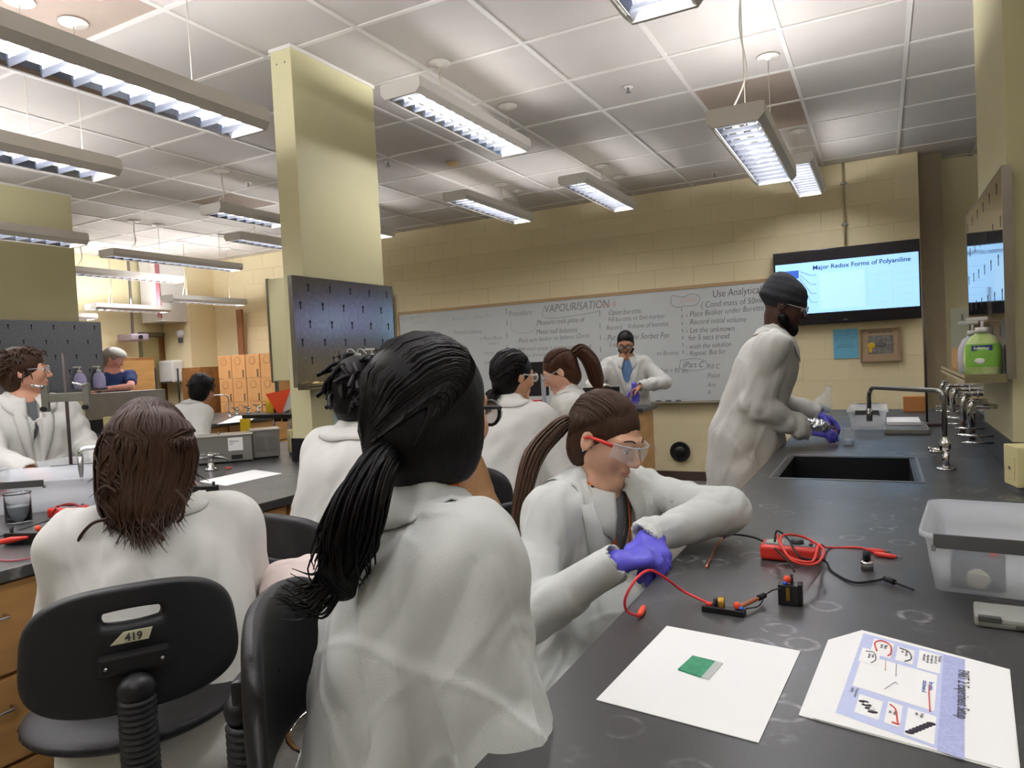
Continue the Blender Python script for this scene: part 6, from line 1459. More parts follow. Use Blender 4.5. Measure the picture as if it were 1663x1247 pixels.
t = thing('hook_probe', 'black hook probe at the end of the black lead', 'probe', tuple(zz(1437, 940, 0))); a, b = zz(1437, 939, .008) - zz(1437, 940, 0), zz(1484, 958, .004) - zz(1437, 940, 0)
MB().cyl(a, a + (b - a) * 0.35, 0.006, 10).build('grip', M_blk, t); MB().tube([a + (b - a) * 0.3, b], [0.003, 0.002]).build('shaft', M_blk, t)
def croc(label, a, b, m, tipm=M_dchrome):
    c = v3(a[0], a[1], ZT); t = thing('alligator_clip', label, 'clip', tuple(c)); a = a - c; b = b - c; d = b - a
    MB().tube([a, a + d * 0.25, a + d * 0.6, a + d * 0.78], [0.004, 0.0065, 0.006, 0.004]).build('sleeve', m, t)
    u = unit(np.cross(d, UP)) * 0.002; MB().tube([a + d * 0.74, b + UP * 0.003], [0.0025, 0.0012], n=5).tube([a + d * 0.74, b - UP * 0.001], [0.0025, 0.0012], n=5).build('jaws', tipm, t); return t
croc('red alligator clip beside the chrome knob, upper one', zz(1408, 893, .006), zz(1446, 897, .006), M_red)
croc('red alligator clip with bare metal tip, lower one near the tub', zz(1420, 899, .006), zz(1466, 906, .005), M_red)
croc('red alligator clip hanging at the bench edge in front of the blue glove', zz(1046, 985, .006), zz(1036, 1003, .006), M_orange, M_red)
wire('test_lead', 'red lead arching from the bench edge clip to the small black block', [zz(1036, 1000, .008), zz(1018, 992, .02), zz(1016, 970, .05), zz(1035, 938, .085), zz(1056, 926, .085), zz(1080, 938, .06), zz(1110, 960, .02), zz(1150, 979, .006)], 0.0027, mat('red_rubber', '#d8323a', 0.4))
t, c0 = wire('test_lead', 'black lead with bare copper end running left from the clip block', [zz(1290, 928, .03), zz(1280, 912, .035), zz(1255, 888, .03), zz(1225, 873, .02), zz(1190, 868, .012), zz(1174, 874, .008)], 0.0024, M_blk)
MB().tube(spline([zz(1174, 873, .008) - c0, zz(1162, 889, .006) - c0, zz(1155, 905, .006) - c0, zz(1147, 921, .004) - c0], 5), 0.0030, n=6).build('bare_copper', M_copper, t)
# small black binding-post blocks
def clip_block(label, p0, p1, w_, h_, tall=False):
    c = (p0 + p1) / 2; L = np.linalg.norm(p1 - p0); a = math.atan2(p1[1] - p0[1], p1[0] - p0[0]); t = thing('terminal_block', label, 'connector', (c[0], c[1], ZT), a)
    MB().box((-L / 2, -w_ / 2, 0), (L / 2, w_ / 2, h_), 0.0015).build('base', M_dark, t); return t, L
t, L = clip_block('flat black terminal block with a brass post and an orange clamp nut', zz(1142, 990, 0), zz(1210, 1000, 0), 0.022, 0.011)
MB().lathe([(0.001, 0.030), (0.0065, 0.030), (0.0065, 0.011)], (-0.004, 0, 0), 12).build('brass_post', M_brass, t); MB().lathe([(0.001, 0.024), (0.0045, 0.024), (0.0045, 0.011)], (-0.016, 0.002, 0), 10).build('black_post', M_blk, t)
MB().sphere((0.026, 0.0, 0.018), (0.007, 0.006, 0.0075), 10).build('orange_nut', M_orange, t); MB().sphere((0.034, -0.002, 0.014), (0.005, 0.0045, 0.004), 8).build('blue_nut', M_blue, t); MB().box((-0.034, -0.006, 0.011), (-0.022, 0.006, 0.016), 0.001).build('red_plug', M_red, t)
t, L = clip_block('upright black clip block with an orange nut and a yellow stripe', zz(1265, 978, 0), zz(1298, 981, 0), 0.030, 0.040)
MB().sphere((-0.002, 0.0, 0.048), (0.0075, 0.0065, 0.008), 10).build('orange_nut', M_orange, t); MB().sphere((-0.006, -0.008, 0.043), (0.005, 0.004, 0.003), 8).build('blue_nut', M_blue, t); MB().box((-0.004, -0.0165, 0.010), (0.003, -0.015, 0.036), 0.0005).build('yellow_strip', M_brass, t)
MB().box((0.018, -0.013, 0.0), (0.026, 0.015, 0.042), 0.003).build('spring_lever', M_blk, t); MB().lathe([(0.001, 0.056), (0.003, 0.056), (0.003, 0.04)], (0.006, 0.008, 0), 8).build('pin', M_blk, t)
t = thing('resistor_coil', 'brown and red banded resistor joined to a thin black wire', 'resistor', tuple(zz(1200, 985, 0)))
c0 = zz(1200, 985, 0); a, b = zz(1198, 987, .014) - c0, zz(1232, 971, .016) - c0; d = b - a
MB().tube([a, a + d * 0.1, a + d * 0.9, b], [0.002, 0.0045, 0.0045, 0.002], n=10).build('body', mat('resistor_brown', '#9a5a3a', 0.5), t); MB().tube([b, b + d * 0.28], 0.0058, n=10).build('black_sleeve', M_blk, t)
MB().tube([b + d * 0.25, zz(1255, 958, .03) - c0, zz(1268, 955, .04) - c0], 0.0014, n=5).build('wire_end', M_blk, t); MB().tube(spline([zz(1212, 988, .008) - c0, zz(1230, 985, .004) - c0, zz(1238, 976, .006) - c0, zz(1240, 966, .014) - c0], 5), 0.0014, n=5).build('loop_wire', M_blk, t)
p = zz(1408, 924, 0); t = thing('potentiometer_knob', 'chrome potentiometer with a tall black knob', 'knob', tuple(p))
MB().lathe([(0.001, 0.012), (0.011, 0.012), (0.013, 0.010), (0.013, 0.0), (0.001, 0.0)], n=18).build('can', M_dchrome, t); MB().lathe([(0.001, 0.020), (0.012, 0.018), (0.0145, 0.014), (0.0125, 0.012)], n=18).build('flange', M_chrome, t)
MB().lathe([(0.001, 0.040), (0.0072, 0.040), (0.0085, 0.021), (0.001, 0.020)], n=14).build('grip', M_blk, t)

# ---- translucent tub with dark handle bars, calculator under it
def tub(label, x0, x1, y0, y1, zb, h_, rz=0.0, bars=True, bar_len=0.9, c=None, group=None):
    t = thing('plastic_tub', label, 'tub', ((x0 + x1) / 2, (y0 + y1) / 2, zb), rz, group=group); hx, hy = (x1 - x0) / 2, (y1 - y0) / 2
    tp, th = 0.02, 0.0025; n = 6
    def ring(k, z): return [(a * 1.0, b, z) for a, b in rrect(2 * (hx - k), 2 * (hy - k), max(0.02, 0.035 - k), n)]
    R_ = [ring(tp, 0.0), ring(tp * 0.5, h_ * 0.55), ring(0.006, h_ - 0.012), ring(-0.006, h_ - 0.010), ring(-0.006, h_), ring(0.0, h_), ring(tp * 0.5 + th, h_ * 0.55), ring(tp + th, th)]
    m_ = len(R_[0]); vs = [p for r in R_ for p in r]; fs = [(i * m_ + j, i * m_ + (j + 1) % m_, (i + 1) * m_ + (j + 1) % m_, (i + 1) * m_ + j) for i in range(len(R_) - 1) for j in range(m_)]
    fs += [tuple(reversed(range(m_))), tuple(range((len(R_) - 1) * m_, len(R_) * m_))]
    MB().add(vs, fs, True).build('shell', M_tub, t)
    if bars:
        for q in (-1, 1):
            MB().box((-hx * bar_len, q * (hy + 0.007), h_ - 0.024), (hx * bar_len, q * (hy + 0.012), h_ + 0.003), 0.001).build('handle_bar', mat('tub_bar_grey', '#4b4b4b', 0.4), t)
            for e in (-1, 1): MB().box((e * hx * bar_len - 0.004, q * (hy + 0.004), h_ - 0.03), (e * hx * bar_len + 0.004, q * (hy + 0.014), h_ - 0.02), 0.001).build('clip', M_dchrome, t)
    return t
M_tub = mat('frosted_polypropylene', '#eef1f5', 0.30, alpha=0.34, spec=0.6)
t = tub('large frosted plastic tub with dark handle bars at the right edge of the bench', 0.075, 0.49, 1.545, 1.90, ZT + 0.022, 0.115, radians(-6))
cb = thing('calculator', 'grey folding calculator case under the corner of the frosted tub', 'calculator', (0.235, 1.50, ZT), radians(-4))
MB().box((-0.10, -0.04, 0), (0.10, 0.05, 0.018), 0.006).build('case', mat('calc_grey', '#8d8f88', 0.45), cb); MB().box((-0.095, -0.042, 0.010), (-0.06, -0.03, 0.020), 0.002).build('hinge', mat('calc_dark', '#4b4d4b', 0.4), cb); MB().box((-0.04, -0.043, 0.004), (0.09, -0.036, 0.010), 0.002).build('slider', M_dchrome, cb)
pb = thing('padlock_box', 'small dark blue-grey box inside the frosted tub', 'box', (0.155, 1.63, ZT + 0.026), radians(-6)); MB().box((-0.045, -0.03, 0), (0.045, 0.03, 0.06), 0.004).build('case', mat('slate_box', '#4a505c', 0.5), pb)
MB().lathe([(0.001, -0.032), (0.018, -0.032), (0.02, -0.03)], (0.0, 0, 0.02), 16, 'y').build('round_window', mat('tan_disc', '#b9b49a', 0.6), pb); MB().box((0.02, -0.012, 0.06), (0.032, 0.0, 0.066)).build('red_tag', M_red, pb)
sp = thing('plastic_tub', 'second frosted tub standing behind the large one', 'tub', (0.33, 2.06, ZT)); bpy.data.objects.remove(sp)
t = thing('tray_edge_bar', 'long grey metal bar lying behind the frosted tub', 'bar', (0.30, 1.985, ZT + 0.10)); MB().box((-0.15, -0.004, -0.012), (0.20, 0.004, 0.010), 0.002).build('bar', mat('bar_grey', '#8a877f', 0.4), t)
for x in (-0.13, 0.17): MB().box((x - 0.008, -0.003, -0.10), (x + 0.008, 0.003, -0.012)).build('leg', mat('bar_grey', '#8a877f', 0.4), t)
# outlet pedestals
def outlet(label, x, y, rz, hh=0.135):
    t = thing('outlet_box', label, 'outlet', (x, y, ZT), rz)
    MB().box((-0.055, -0.035, 0.018), (0.055, 0.035, hh), 0.004).build('housing', M_cream, t); MB().box((-0.048, -0.03, 0), (0.048, 0.03, 0.018)).build('foot', M_grey, t)
    MB().box((-0.035, -0.037, 0.04), (0.035, -0.035, 0.115), 0.0008).build('cover_plate', M_cream, t); MB().lathe([(0.001, -0.040), (0.005, -0.040), (0.006, -0.036)], (0, 0, 0.078), 10, 'y').build('lock', M_dchrome, t)
    return t
outlet('cream electrical outlet box at the foot of the right column', 0.40, 2.82, radians(-78), 0.15)
outlet('cream electrical outlet box with a small lock beside the cream column', -3.19, 3.23, radians(62), 0.155)
p = v3(0.48, 2.78, 0); t = thing('gas_valve', 'small chrome gas valve beside the outlet box at the right edge', 'valve', (0.50, 2.72, ZT)); MB().cyl((0, 0, 0), (0, 0, 0.10), 0.012).cyl((-0.05, 0, 0.085), (0.05, 0, 0.085), 0.008).build('body', M_chrome, t); MB().cyl((-0.05, -0.02, 0.085), (-0.05, 0.02, 0.085), 0.012).build('lever', M_chrome, t)

# ---- sink tap
p = at_z(1536, 762, ZT); t = thing('sink_tap', 'chrome swan-neck tap with long level spout over the sink', 'tap', (p[0], p[1], ZT))
top = 0.30
MB().lathe([(0.001, 0.0), (0.034, 0.0), (0.036, 0.004), (0.03, 0.008), (0.001, 0.008)], n=20).build('base_flange', M_chrome, t)
for q in (-1, 1): MB().cyl((0, q * 0.018, 0.008), (0, q * 0.018, 0.08), 0.012, 12).build('valve_body', M_chrome, t)
MB().lathe([(0.012, 0.07), (0.020, 0.08), (0.020, 0.11), (0.011, 0.12), (0.010, 0.13)], n=14).build('collar', M_chrome, t)
MB().tube(arc_path([(0, 0, 0.10), (0, 0, top), (-0.015, 0.03, top + 0.008), (-0.255, 0.50, top + 0.0), (-0.27, 0.53, top - 0.03), (-0.27, 0.53, top - 0.12)], 0.05, 6), 0.0095, n=12).build('spout', M_dchrome, t)
MB().cyl((-0.27, 0.53, top - 0.16), (-0.27, 0.53, top - 0.10), 0.013, 12).build('nozzle', M_dchrome, t)
for q in (-1, 1): MB().tube([(0, q * 0.018, 0.07), (-0.05, q * 0.045, 0.075)], [0.009, 0.006]).sphere((-0.05, q * 0.045, 0.075), 0.008, 8).build('lever', M_chrome, t)
t = thing('pipe_elbow', 'chrome elbow joint where the tap spout meets its riser', 'pipe', (p[0] + 0.012, p[1], ZT + 0.0)); bpy.data.objects.remove(t)

# ---- things at the far end of the right bench
tub('frosted tub with handle bar beyond the gloved hands on the right bench', -0.19, 0.02, 4.62, 5.15, ZT, 0.115, 0, bar_len=0.6)
t = thing('instrument_tray', 'low grey tray with folded white papers left of the tap riser', 'tray', (0.115, 4.62, ZT)); MB().box((-0.115, -0.22, 0), (0.105, 0.24, 0.030), 0.006).build('tray', mat('tray_grey', '#7d7d78', 0.4), t); MB().box((-0.10, -0.20, 0.030), (0.09, 0.22, 0.034), 0.001).build('inner_lip', M_dchrome, t)
t = tag(MB().box((-0.09, -0.14, 0), (0.08, 0.14, 0.022), 0.003).build('paper_bundle', M_paper, None, (0.105, 4.70, ZT + 0.034)), 'folded white papers lying on the grey tray', 'paper')
p = at_z(1506, 689, ZT); t = thing('retort_stand', 'brown retort stand with thin rod near the far end of the right bench', 'stand', (p[0], p[1], ZT)); MB().box((-0.07, -0.11, 0), (0.07, 0.11, 0.016), 0.004).build('base', mat('stand_brown', '#3d302c', 0.5), t); MB().cyl((0, 0, 0.016), (0, 0, 0.80), 0.006).build('rod', MATS['stand_brown'], t)
def wash_bottle(name, label, p, r, h_, m, cat='bottle', nozzle=True, cap=M_white, tilt=None, group=None):
    t = thing(name, label, cat, tuple(p), group=group, rot=tilt)
    MB().lathe([(0.001, 0), (r * 0.95, 0), (r, 0.004), (r, h_ * 0.68), (r * 0.75, h_ * 0.80), (r * 0.42, h_ * 0.86), (r * 0.40, h_ * 0.90)], n=20).build('bottle', m, t); MB().lathe([(0.001, h_), (r * 0.52, h_), (r * 0.55, h_ * 0.89), (0.001, h_ * 0.89)], n=16).build('cap', cap, t)
    if nozzle: MB().tube(spline([(0, 0, h_ * 0.95), (0, 0, h_ * 1.12), (r * 0.9, 0, h_ * 1.14), (r * 1.9, 0, h_ * 0.98)], 4), 0.0035, n=6).build('nozzle', m, t)
    return t
M_pale = mat('clear_bottle', '#e8eef6', 0.08, alpha=0.26, spec=0.9)
p = at_d(1338, 652, 4.1); t = thing('glass_flask', 'clear glass flask tipped in the hands of the tall man', 'flask', tuple(p), rot=(radians(0), radians(38), radians(10)))
MB().lathe([(0.001, -0.06), (0.045, -0.06), (0.052, -0.05), (0.050, -0.01), (0.018, 0.05), (0.015, 0.09), (0.019, 0.094)], n=20).build('flask', M_pale, t); MB().lathe([(0.001, -0.056), (0.045, -0.056), (0.048, -0.03), (0.001, -0.03)], n=20).build('liquid', mat('clear_liquid', '#c9d8ea', 0.05, alpha=0.6), t)
t.rotation_euler = (0, radians(25), radians(40))
p = at_z(1352, 712, ZT); t = thing('red_beaker', 'small beaker of dark red liquid under the gloved hands', 'beaker', (p[0], p[1], ZT)); MB().lathe([(0.001, 0), (0.030, 0), (0.032, 0.004), (0.032, 0.075), (0.034, 0.078)], n=18).build('glass', M_pale, t); MB().lathe([(0.001, 0.003), (0.029, 0.003), (0.029, 0.05), (0.001, 0.05)], n=16).build('red_liquid', mat('red_liquid', '#a8283c', 0.15), t)
p = at_z(1378, 722, ZT); t = thing('glass_beaker', 'small clear beaker between the gloved hands and the frosted tub', 'beaker', (p[0], p[1], ZT)); MB().lathe([(0.001, 0), (0.028, 0), (0.030, 0.004), (0.030, 0.08), (0.033, 0.083)], n=18).build('glass', M_pale, t); MB().lathe([(0.001, 0.003), (0.026, 0.003), (0.026, 0.03), (0.001, 0.03)], n=14).build('liquid', MATS['clear_liquid'], t)
p = at_d(1324, 690, 3.62); cloth('foil_piece', "crumpled silver foil wrapped at the tall man's near cuff", 'foil', [EL(p, (0.055, 0.03, 0.026), [(0.9, 0, -0.2), (0, 1, 0), (0.2, 0, 0.9)], 0.01), RC(p, p + v3(0.06, 0, -0.02), 0.02, 0.01, 0.02)], 0.005, mat('aluminium_foil', '#d4d8dc', 0.18, 1.0), 0.006, 26, 3)
# service taps cluster along the right chase
for k, (y, lab) in enumerate([(3.55, 'nearest'), (3.85, 'second'), (4.35, 'third'), (4.75, 'fourth'), (5.15, 'farthest')]):
    t = thing('service_valve', f'chrome gas valve on the right chase, {lab} from the camera', 'valve', (0.445, y, 1.13), group='chrome valves on the right chase')
    MB().cyl((-0.01, 0, 0), (-0.10, 0, 0), 0.011, 10).lathe([(0.001, -0.012), (0.020, -0.012), (0.020, 0)], (0, 0, 0), 12, 'x').build('stem', M_chrome, t)
    MB().tube(arc_path([(-0.10, 0, 0.02), (-0.12, 0, 0.0), (-0.12, 0, -0.09)], 0.03, 4), [0.012] * 7 + [0.007], n=8).build('nozzle', M_chrome, t)
    MB().box((-0.115, -0.035, 0.020), (-0.085, 0.035, 0.034), 0.006).build('handle', M_chrome, t)
    b_ = MB()
    for j in range(3): b_.tube([(-0.02, 0.05 + 0.02 * j, -0.13 - 0.02 * j), (-0.16, 0.05 + 0.02 * j, -0.13 - 0.02 * j)], 0.0055, n=6)
    b_.build('side_pipes', M_chrome, t) if False else [MB().tube([(-0.02, 0.05, -0.13 - 0.03 * j), (-0.15, 0.05, -0.13 - 0.03 * j)], 0.0055, n=6).build('side_pipe', M_chrome, t) for j in range(2)]
for k, px in enumerate((1574, 1583)):
    q = at_z(px, 716 - k * 2, ZT); t = thing('pipe_stub', ['brown upright pipe stub by the right chase, farther one', 'brown upright pipe stub by the right chase, nearer one'][k], 'pipe', (q[0] - 0.01, q[1] + 0.2 * (1 - k), ZT)); MB().cyl((0, 0, 0), (0, 0, 0.13), 0.013, 12).build('tube', mat('stub_brown', '#6d5c50', 0.5), t); MB().cyl((0, 0, 0.12), (0, 0, 0.14), 0.017, 12).build('cap', M_dchrome, t)
# pump bottle with green label and neighbours on the drip ledge
zs = 1.265 + 0.0065
def pump(label, p, r, h_, bm_, lab=None, rz=0, name='pump_bottle', group=None, wide=1.0):
    t = thing(name, label, 'bottle', tuple(p), rz, group=group)
    pr = [(0.001, 0), (r * 0.8, 0), (r, h_ * 0.06), (r * 1.05, h_ * 0.30), (r, h_ * 0.50), (r * 0.72, h_ * 0.66), (r * 0.40, h_ * 0.72), (r * 0.38, h_ * 0.75)]
    mb = MB().lathe(pr, n=24); mb.v = [(v[0] * wide, v[1] * 0.62, v[2]) for v in mb.v]; b = mb.build('bottle', bm_, t)
    MB().lathe([(0.001, h_ * 0.83), (r * 0.36, h_ * 0.83), (r * 0.40, h_ * 0.74), (0.001, h_ * 0.74)], n=16).build('collar', M_white, t)
    MB().cyl((0, 0, h_ * 0.80), (0, 0, h_ * 0.95), 0.005, 8).build('pump_stem', M_white, t); MB().box((-0.045 * h_ / 0.2, -0.009, h_ * 0.94), (0.018, 0.009, h_), 0.003).build('pump_head', M_white, t)
    return t, b
M_gr = mat('green_soap_bottle', '#a9c86a', 0.25, alpha=0.92, var=0.2, vscale=18, col2='#d9e6a8')
t, b = pump('soap pump bottle with green label on the right drip ledge', (0.335, 3.16, zs), 0.060, 0.225, M_gr, rz=radians(-6))
MB().box((-0.034, -0.0395, 0.100), (0.030, -0.034, 0.120), 0.002).build('brand_patch', mat('label_navy', '#27396e', 0.4), b); text('Softsoap', 0.0145, M_paper, b, (-0.029, -0.0405, 0.105), (pi / 2, 0, 0), 'label_lettering', 0.0003)
mb = MB().lathe([(0.0605, 0.04), (0.0628, 0.06), (0.0625, 0.10), (0.058, 0.125)], n=20, a0=-2.6, a1=-0.55); mb.v = [(v[0] * 1.02, v[1] * 0.66, v[2]) for v in mb.v]; mb.build('green_label', mat('label_green', '#7fb548', 0.4), b)
MB().sphere((-0.01, -0.041, 0.062), (0.018, 0.002, 0.011), 10).build('label_flower', mat('label_white', '#eef2e6', 0.5), b)
pump('pale lavender soap pump bottle behind the green-labelled one', (0.325, 3.36, zs), 0.052, 0.215, mat('lavender_bottle', '#d9d6e0', 0.25, alpha=0.8), rz=radians(-8))
t = thing('glass_cup', 'small frosted glass cup on the far wooden ledge', 'cup', (0.60 - 0.05, 5.50, 1.2185)); MB().lathe([(0.001, 0), (0.03, 0), (0.032, 0.08), (0.022, 0.10)], n=14).build('cup', M_pale, t)
t = tag(MB().box((-0.07, -0.05, 0), (0.07, 0.05, 0.11), 0.004).build('orange_carton', mat('orange_carton', '#c98a4e', 0.7), None, (0.20, 5.9, ZT)), 'small orange carton at the far end of the right bench', 'box')

# ================================================================== COLUMN PEGBOARD SHELF
zA = 1.33 + 0.0065
wash_bottle('wash_bottle', 'white wash bottle on the middle pegboard ledge, left of the two', (-2.735, 3.20, zA), 0.034, 0.17, mat('white_bottle', '#e6e6e2', 0.4), group='wash bottles')
wash_bottle('wash_bottle', 'white wash bottle on the middle pegboard ledge, right of the two', (-2.735, 3.29, zA), 0.034, 0.17, MATS['white_bottle'], group='wash bottles')
pump('clear pump bottle on the middle pegboard ledge, showing only its pump, left one', (-2.735, 3.42, zA), 0.035, 0.20, M_pale, rz=radians(60)); pump('clear pump bottle on the middle pegboard ledge, right one, behind the curls', (-2.735, 3.55, zA), 0.035, 0.20, M_pale, rz=radians(60))
rnd = random.Random(2)
for k in range(5):
    y = 2.93 + 0.055 * k; cloth('yellow_scrap', f'crumpled pale yellow scrap on the middle pegboard ledge, {["leftmost", "second from left", "third from left", "fourth from left", "rightmost"][k]}', 'scrap', [EL((-2.735, y, zA + 0.009), (0.016, 0.024, 0.010), None, 0.01)], 0.005, mat('yellow_scrap', '#cdbb7c', 0.8), 0.004, 30, k)
# notice on the column
t = thing('blue_notice', 'pale blue notice asking not to move magnets, taped low on the cream column', 'notice', (-2.798, 3.24, 1.17))
MB().box((0, -0.115, -0.135), (0.0015, 0.115, 0.135)).build('sheet', mat('pale_blue_paper', '#b4cdd6', 0.7), t)
text('Do not use\nany magnets\nfrom this\nshelf', 0.042, M_inkg, t, (0.002, 0.0, 0.075), (pi / 2, 0, pi / 2), 'printed_text', 0.0006, align='CENTER')
t = thing('blue_notice', 'second pale blue notice on the column, mostly hidden by the curls', 'notice', (-2.798, 3.53, 1.13)); MB().box((0, -0.10, -0.075), (0.0015, 0.10, 0.075)).build('sheet', MATS['pale_blue_paper'], t)
t = thing('wall_conduit', 'short pale conduit at the foot of the cream column by the notice', 'pipe', (-2.775, 3.395, 0.912)); MB().cyl((0, 0, 0), (0, 0, 0.30), 0.012).build('pipe', mat('conduit_paint', '#b6a984', 0.5), t); MB().box((-0.02, -0.02, 0.12), (0.018, 0.02, 0.20), 0.002).build('box', M_dark, t)
MB().lathe([(0.001, 0), (0.012, 0), (0.001, 0.001)], n=8)

# ================================================================== ON THE LEFT BENCH
def steel_box(label, x, y, rz, w_, d, h_, slots):
    t = thing('steel_box', label, 'box', (x, y, ZT), rz); MB().box((-w_ / 2, -d / 2, 0.01), (w_ / 2, d / 2, h_), 0.003).build('body', mat('steel_box_grey', '#8e8c86', 0.38, 0.7), t)
    MB().box((-w_ / 2 - 0.006, -d / 2 - 0.006, h_), (w_ / 2 + 0.006, d / 2 + 0.006, h_ + 0.010), 0.003).build('lid', mat('steel_box_lid', '#aaa79f', 0.3, 0.7), t); MB().box((-w_ / 2 + 0.01, -d / 2 + 0.01, 0), (w_ / 2 - 0.01, d / 2 - 0.01, 0.01)).build('foot', M_blk, t)
    return t
q = at_z(388, 757, ZT)
t = steel_box('grey steel box with a taped white label and a slot, left of the two boxes', -3.42, 2.88, radians(48), 0.30, 0.16, 0.155, 1)
MB().box((0.02, -0.083, 0.07), (0.10, -0.080, 0.145), 0.0005).build('label_card', M_paper, t); MB().box((0.035, -0.083, 0.02), (0.095, -0.080, 0.045), 0.0005).build('slot', M_blk, t); text('Balance\nA1', 0.016, M_inkg, t, (0.03, -0.084, 0.12), (pi / 2, 0, 0), 'label_text', 0.0); MB().sphere((-0.03, 0, 0.172), 0.008, 8).build('lid_knob', M_dchrome, t)
t = steel_box('grey steel box with two vent windows, beside the cream outlet box', -3.32, 3.09, radians(52), 0.155, 0.16, 0.165, 0)
for x in (-0.032, 0.032): MB().box((x - 0.022, -0.083, 0.05), (x + 0.022, -0.080, 0.13), 0.0005).build('vent', mat('vent_grey', '#6d6b66', 0.5), t)
sheet('paper_sheet', 'blank white sheet on the left bench behind the long-haired student', 'paper', [(322, 782), (412, 763), (458, 769), (367, 789)], ZT)
sheet('paper_sheet', 'corner of a white sheet at the edge of the left bench', 'paper', [(318, 815), (345, 817), (371, 824), (352, 829), (320, 830)], ZT)
def clipdev(label, px, py, ang, sc=1.0):
    p = at_z(px, py, ZT); t = thing('terminal_block', label, 'connector', (p[0], p[1], ZT), ang); t.scale = (sc,) * 3
    MB().box((-0.06, -0.016, 0), (0.06, 0.016, 0.035), 0.002).build('base', M_dark, t); MB().sphere((0.045, 0, 0.045), (0.009, 0.008, 0.010), 10).build('orange_nut', M_orange, t); MB().lathe([(0.001, 0.052), (0.007, 0.052), (0.005, 0.036)], (-0.045, 0, 0), 10).build('black_post', M_blk, t)
    return t
t = clipdev('black terminal block with an orange nut at the left edge of the bench', 42, 882, radians(20), 1.05); MB().tube([(-0.06, -0.035, 0.012), (-0.02, -0.030, 0.018), (0.03, -0.024, 0.024)], [0.008, 0.010, 0.004]).build('red_plug', M_red, t)
t = clipdev('black terminal block half hidden by the brown hair, orange nut at its left', 332, 802, radians(200), 1.0)
mm2 = multimeter('red multimeter on the left bench beside the brown-haired student', at_z(112, 838, ZT), radians(20))
wire('test_lead', 'red and black leads heaped over the left bench multimeter', [zz(85, 835, .02), zz(95, 822, .06), zz(118, 818, .06), zz(135, 826, .05), zz(120, 834, .05), zz(98, 830, .055), zz(92, 822, .06), zz(125, 820, .05)], 0.003, mat('dark_red_rubber', '#8f2028', 0.4))
wire('test_lead', 'black lead crossing the left bench from the terminal block', [zz(-8, 872, .003), zz(12, 868, .01), zz(40, 858, .03), zz(80, 845, .005), zz(108, 838, .01)], 0.0022, M_blk)
wire('test_lead', 'thin pink-red lead along the edge of the left bench', [zz(-12, 909, .003), zz(25, 910, .003), zz(60, 903, .003), zz(84, 893, .004)], 0.0022, mat('pink_red_rubber', '#b8475a', 0.4))
p = at_z(31, 848, ZT); t = thing('glass_beaker', 'clear glass beaker of water near the left edge', 'beaker', (p[0], p[1], ZT)); MB().lathe([(0.001, 0), (0.040, 0), (0.043, 0.004), (0.043, 0.105), (0.046, 0.11), (0.044, 0.11), (0.041, 0.105), (0.041, 0.006), (0.001, 0.006)], n=24).build('glass', M_glass, t); MB().lathe([(0.001, 0.0065), (0.0405, 0.0065), (0.0405, 0.060), (0.001, 0.060)], n=20).build('water', mat('water', '#dfe8ec', 0.03, alpha=0.5), t)
p = at_z(145, 805, ZT); tub('frosted tub with a grey handle bar, left of the brown hair', -3.42, -2.90, 1.50, 1.98, ZT, 0.13, radians(38), bar_len=0.35)
tub('wide frosted tub in front of the seated young man', -3.80, -3.45, 1.85, 2.75, ZT, 0.12, radians(6), bars=False)
p = at_z(0, 815, ZT); tub('frosted tub with a grey bar at the far left edge', -3.60, -3.20, 1.10, 1.52, ZT, 0.13, radians(38), bar_len=0.4)
wire('test_lead', 'tangle of dark red leads at the far left edge of the bench', [zz(-10, 790, .1), zz(5, 784, .09), zz(10, 800, .05), zz(-4, 806, .04), zz(8, 795, .07), zz(-8, 800, .05)], 0.004, MATS['dark_red_rubber'])
# ring stand with double burette clamp
p = at_d(113, 772, 2.9); p = at_z(118, 806, ZT)
P0 = at_z(118, 792, ZT); 
t = thing('retort_stand', 'retort stand with a steel double burette clamp, left of the brown hair', 'stand', (P0[0], P0[1], ZT)); dist = -((CR.T @ (P0 - _C0))[2])
def up_at(py): # height on the rod that appears at picture row py
    lo_, hi_ = 0.0, 1.5
    for _ in range(40):
        m_ = (lo_ + hi_) / 2; c_ = CR.T @ (v3(P0[0], P0[1], ZT + m_) - _C0); y_ = PCY - FPX * c_[1] / -c_[2]
        lo_, hi_ = (m_, hi_) if y_ > py else (lo_, m_)
    return m_
zt_, zc_ = up_at(572), up_at(642)
MB().cyl((0, 0, 0.0), (0, 0, zt_), 0.0075, 10).build('rod', mat('stand_brown', '#3d302c', 0.5), t); MB().box((-0.06, -0.10, 0), (0.06, 0.10, 0.014), 0.003).build('base', M_dark, t)
cr_ = CR[:, 0] * v3(1, 1, 0); cr_ = unit(cr_); fw = v3(cr_[1], -cr_[0], 0)
hw = 0.10
cl_ = MB().box((-0.095, -0.008, zc_ - 0.03), (0.10, 0.008, zc_ + 0.012), 0.003)
cl_.xf(Matrix.Rotation(math.atan2(cr_[1], cr_[0]), 4, 'Z')).build('clamp_bar', mat('cast_alloy', '#8d8b84', 0.4, 0.8), t)
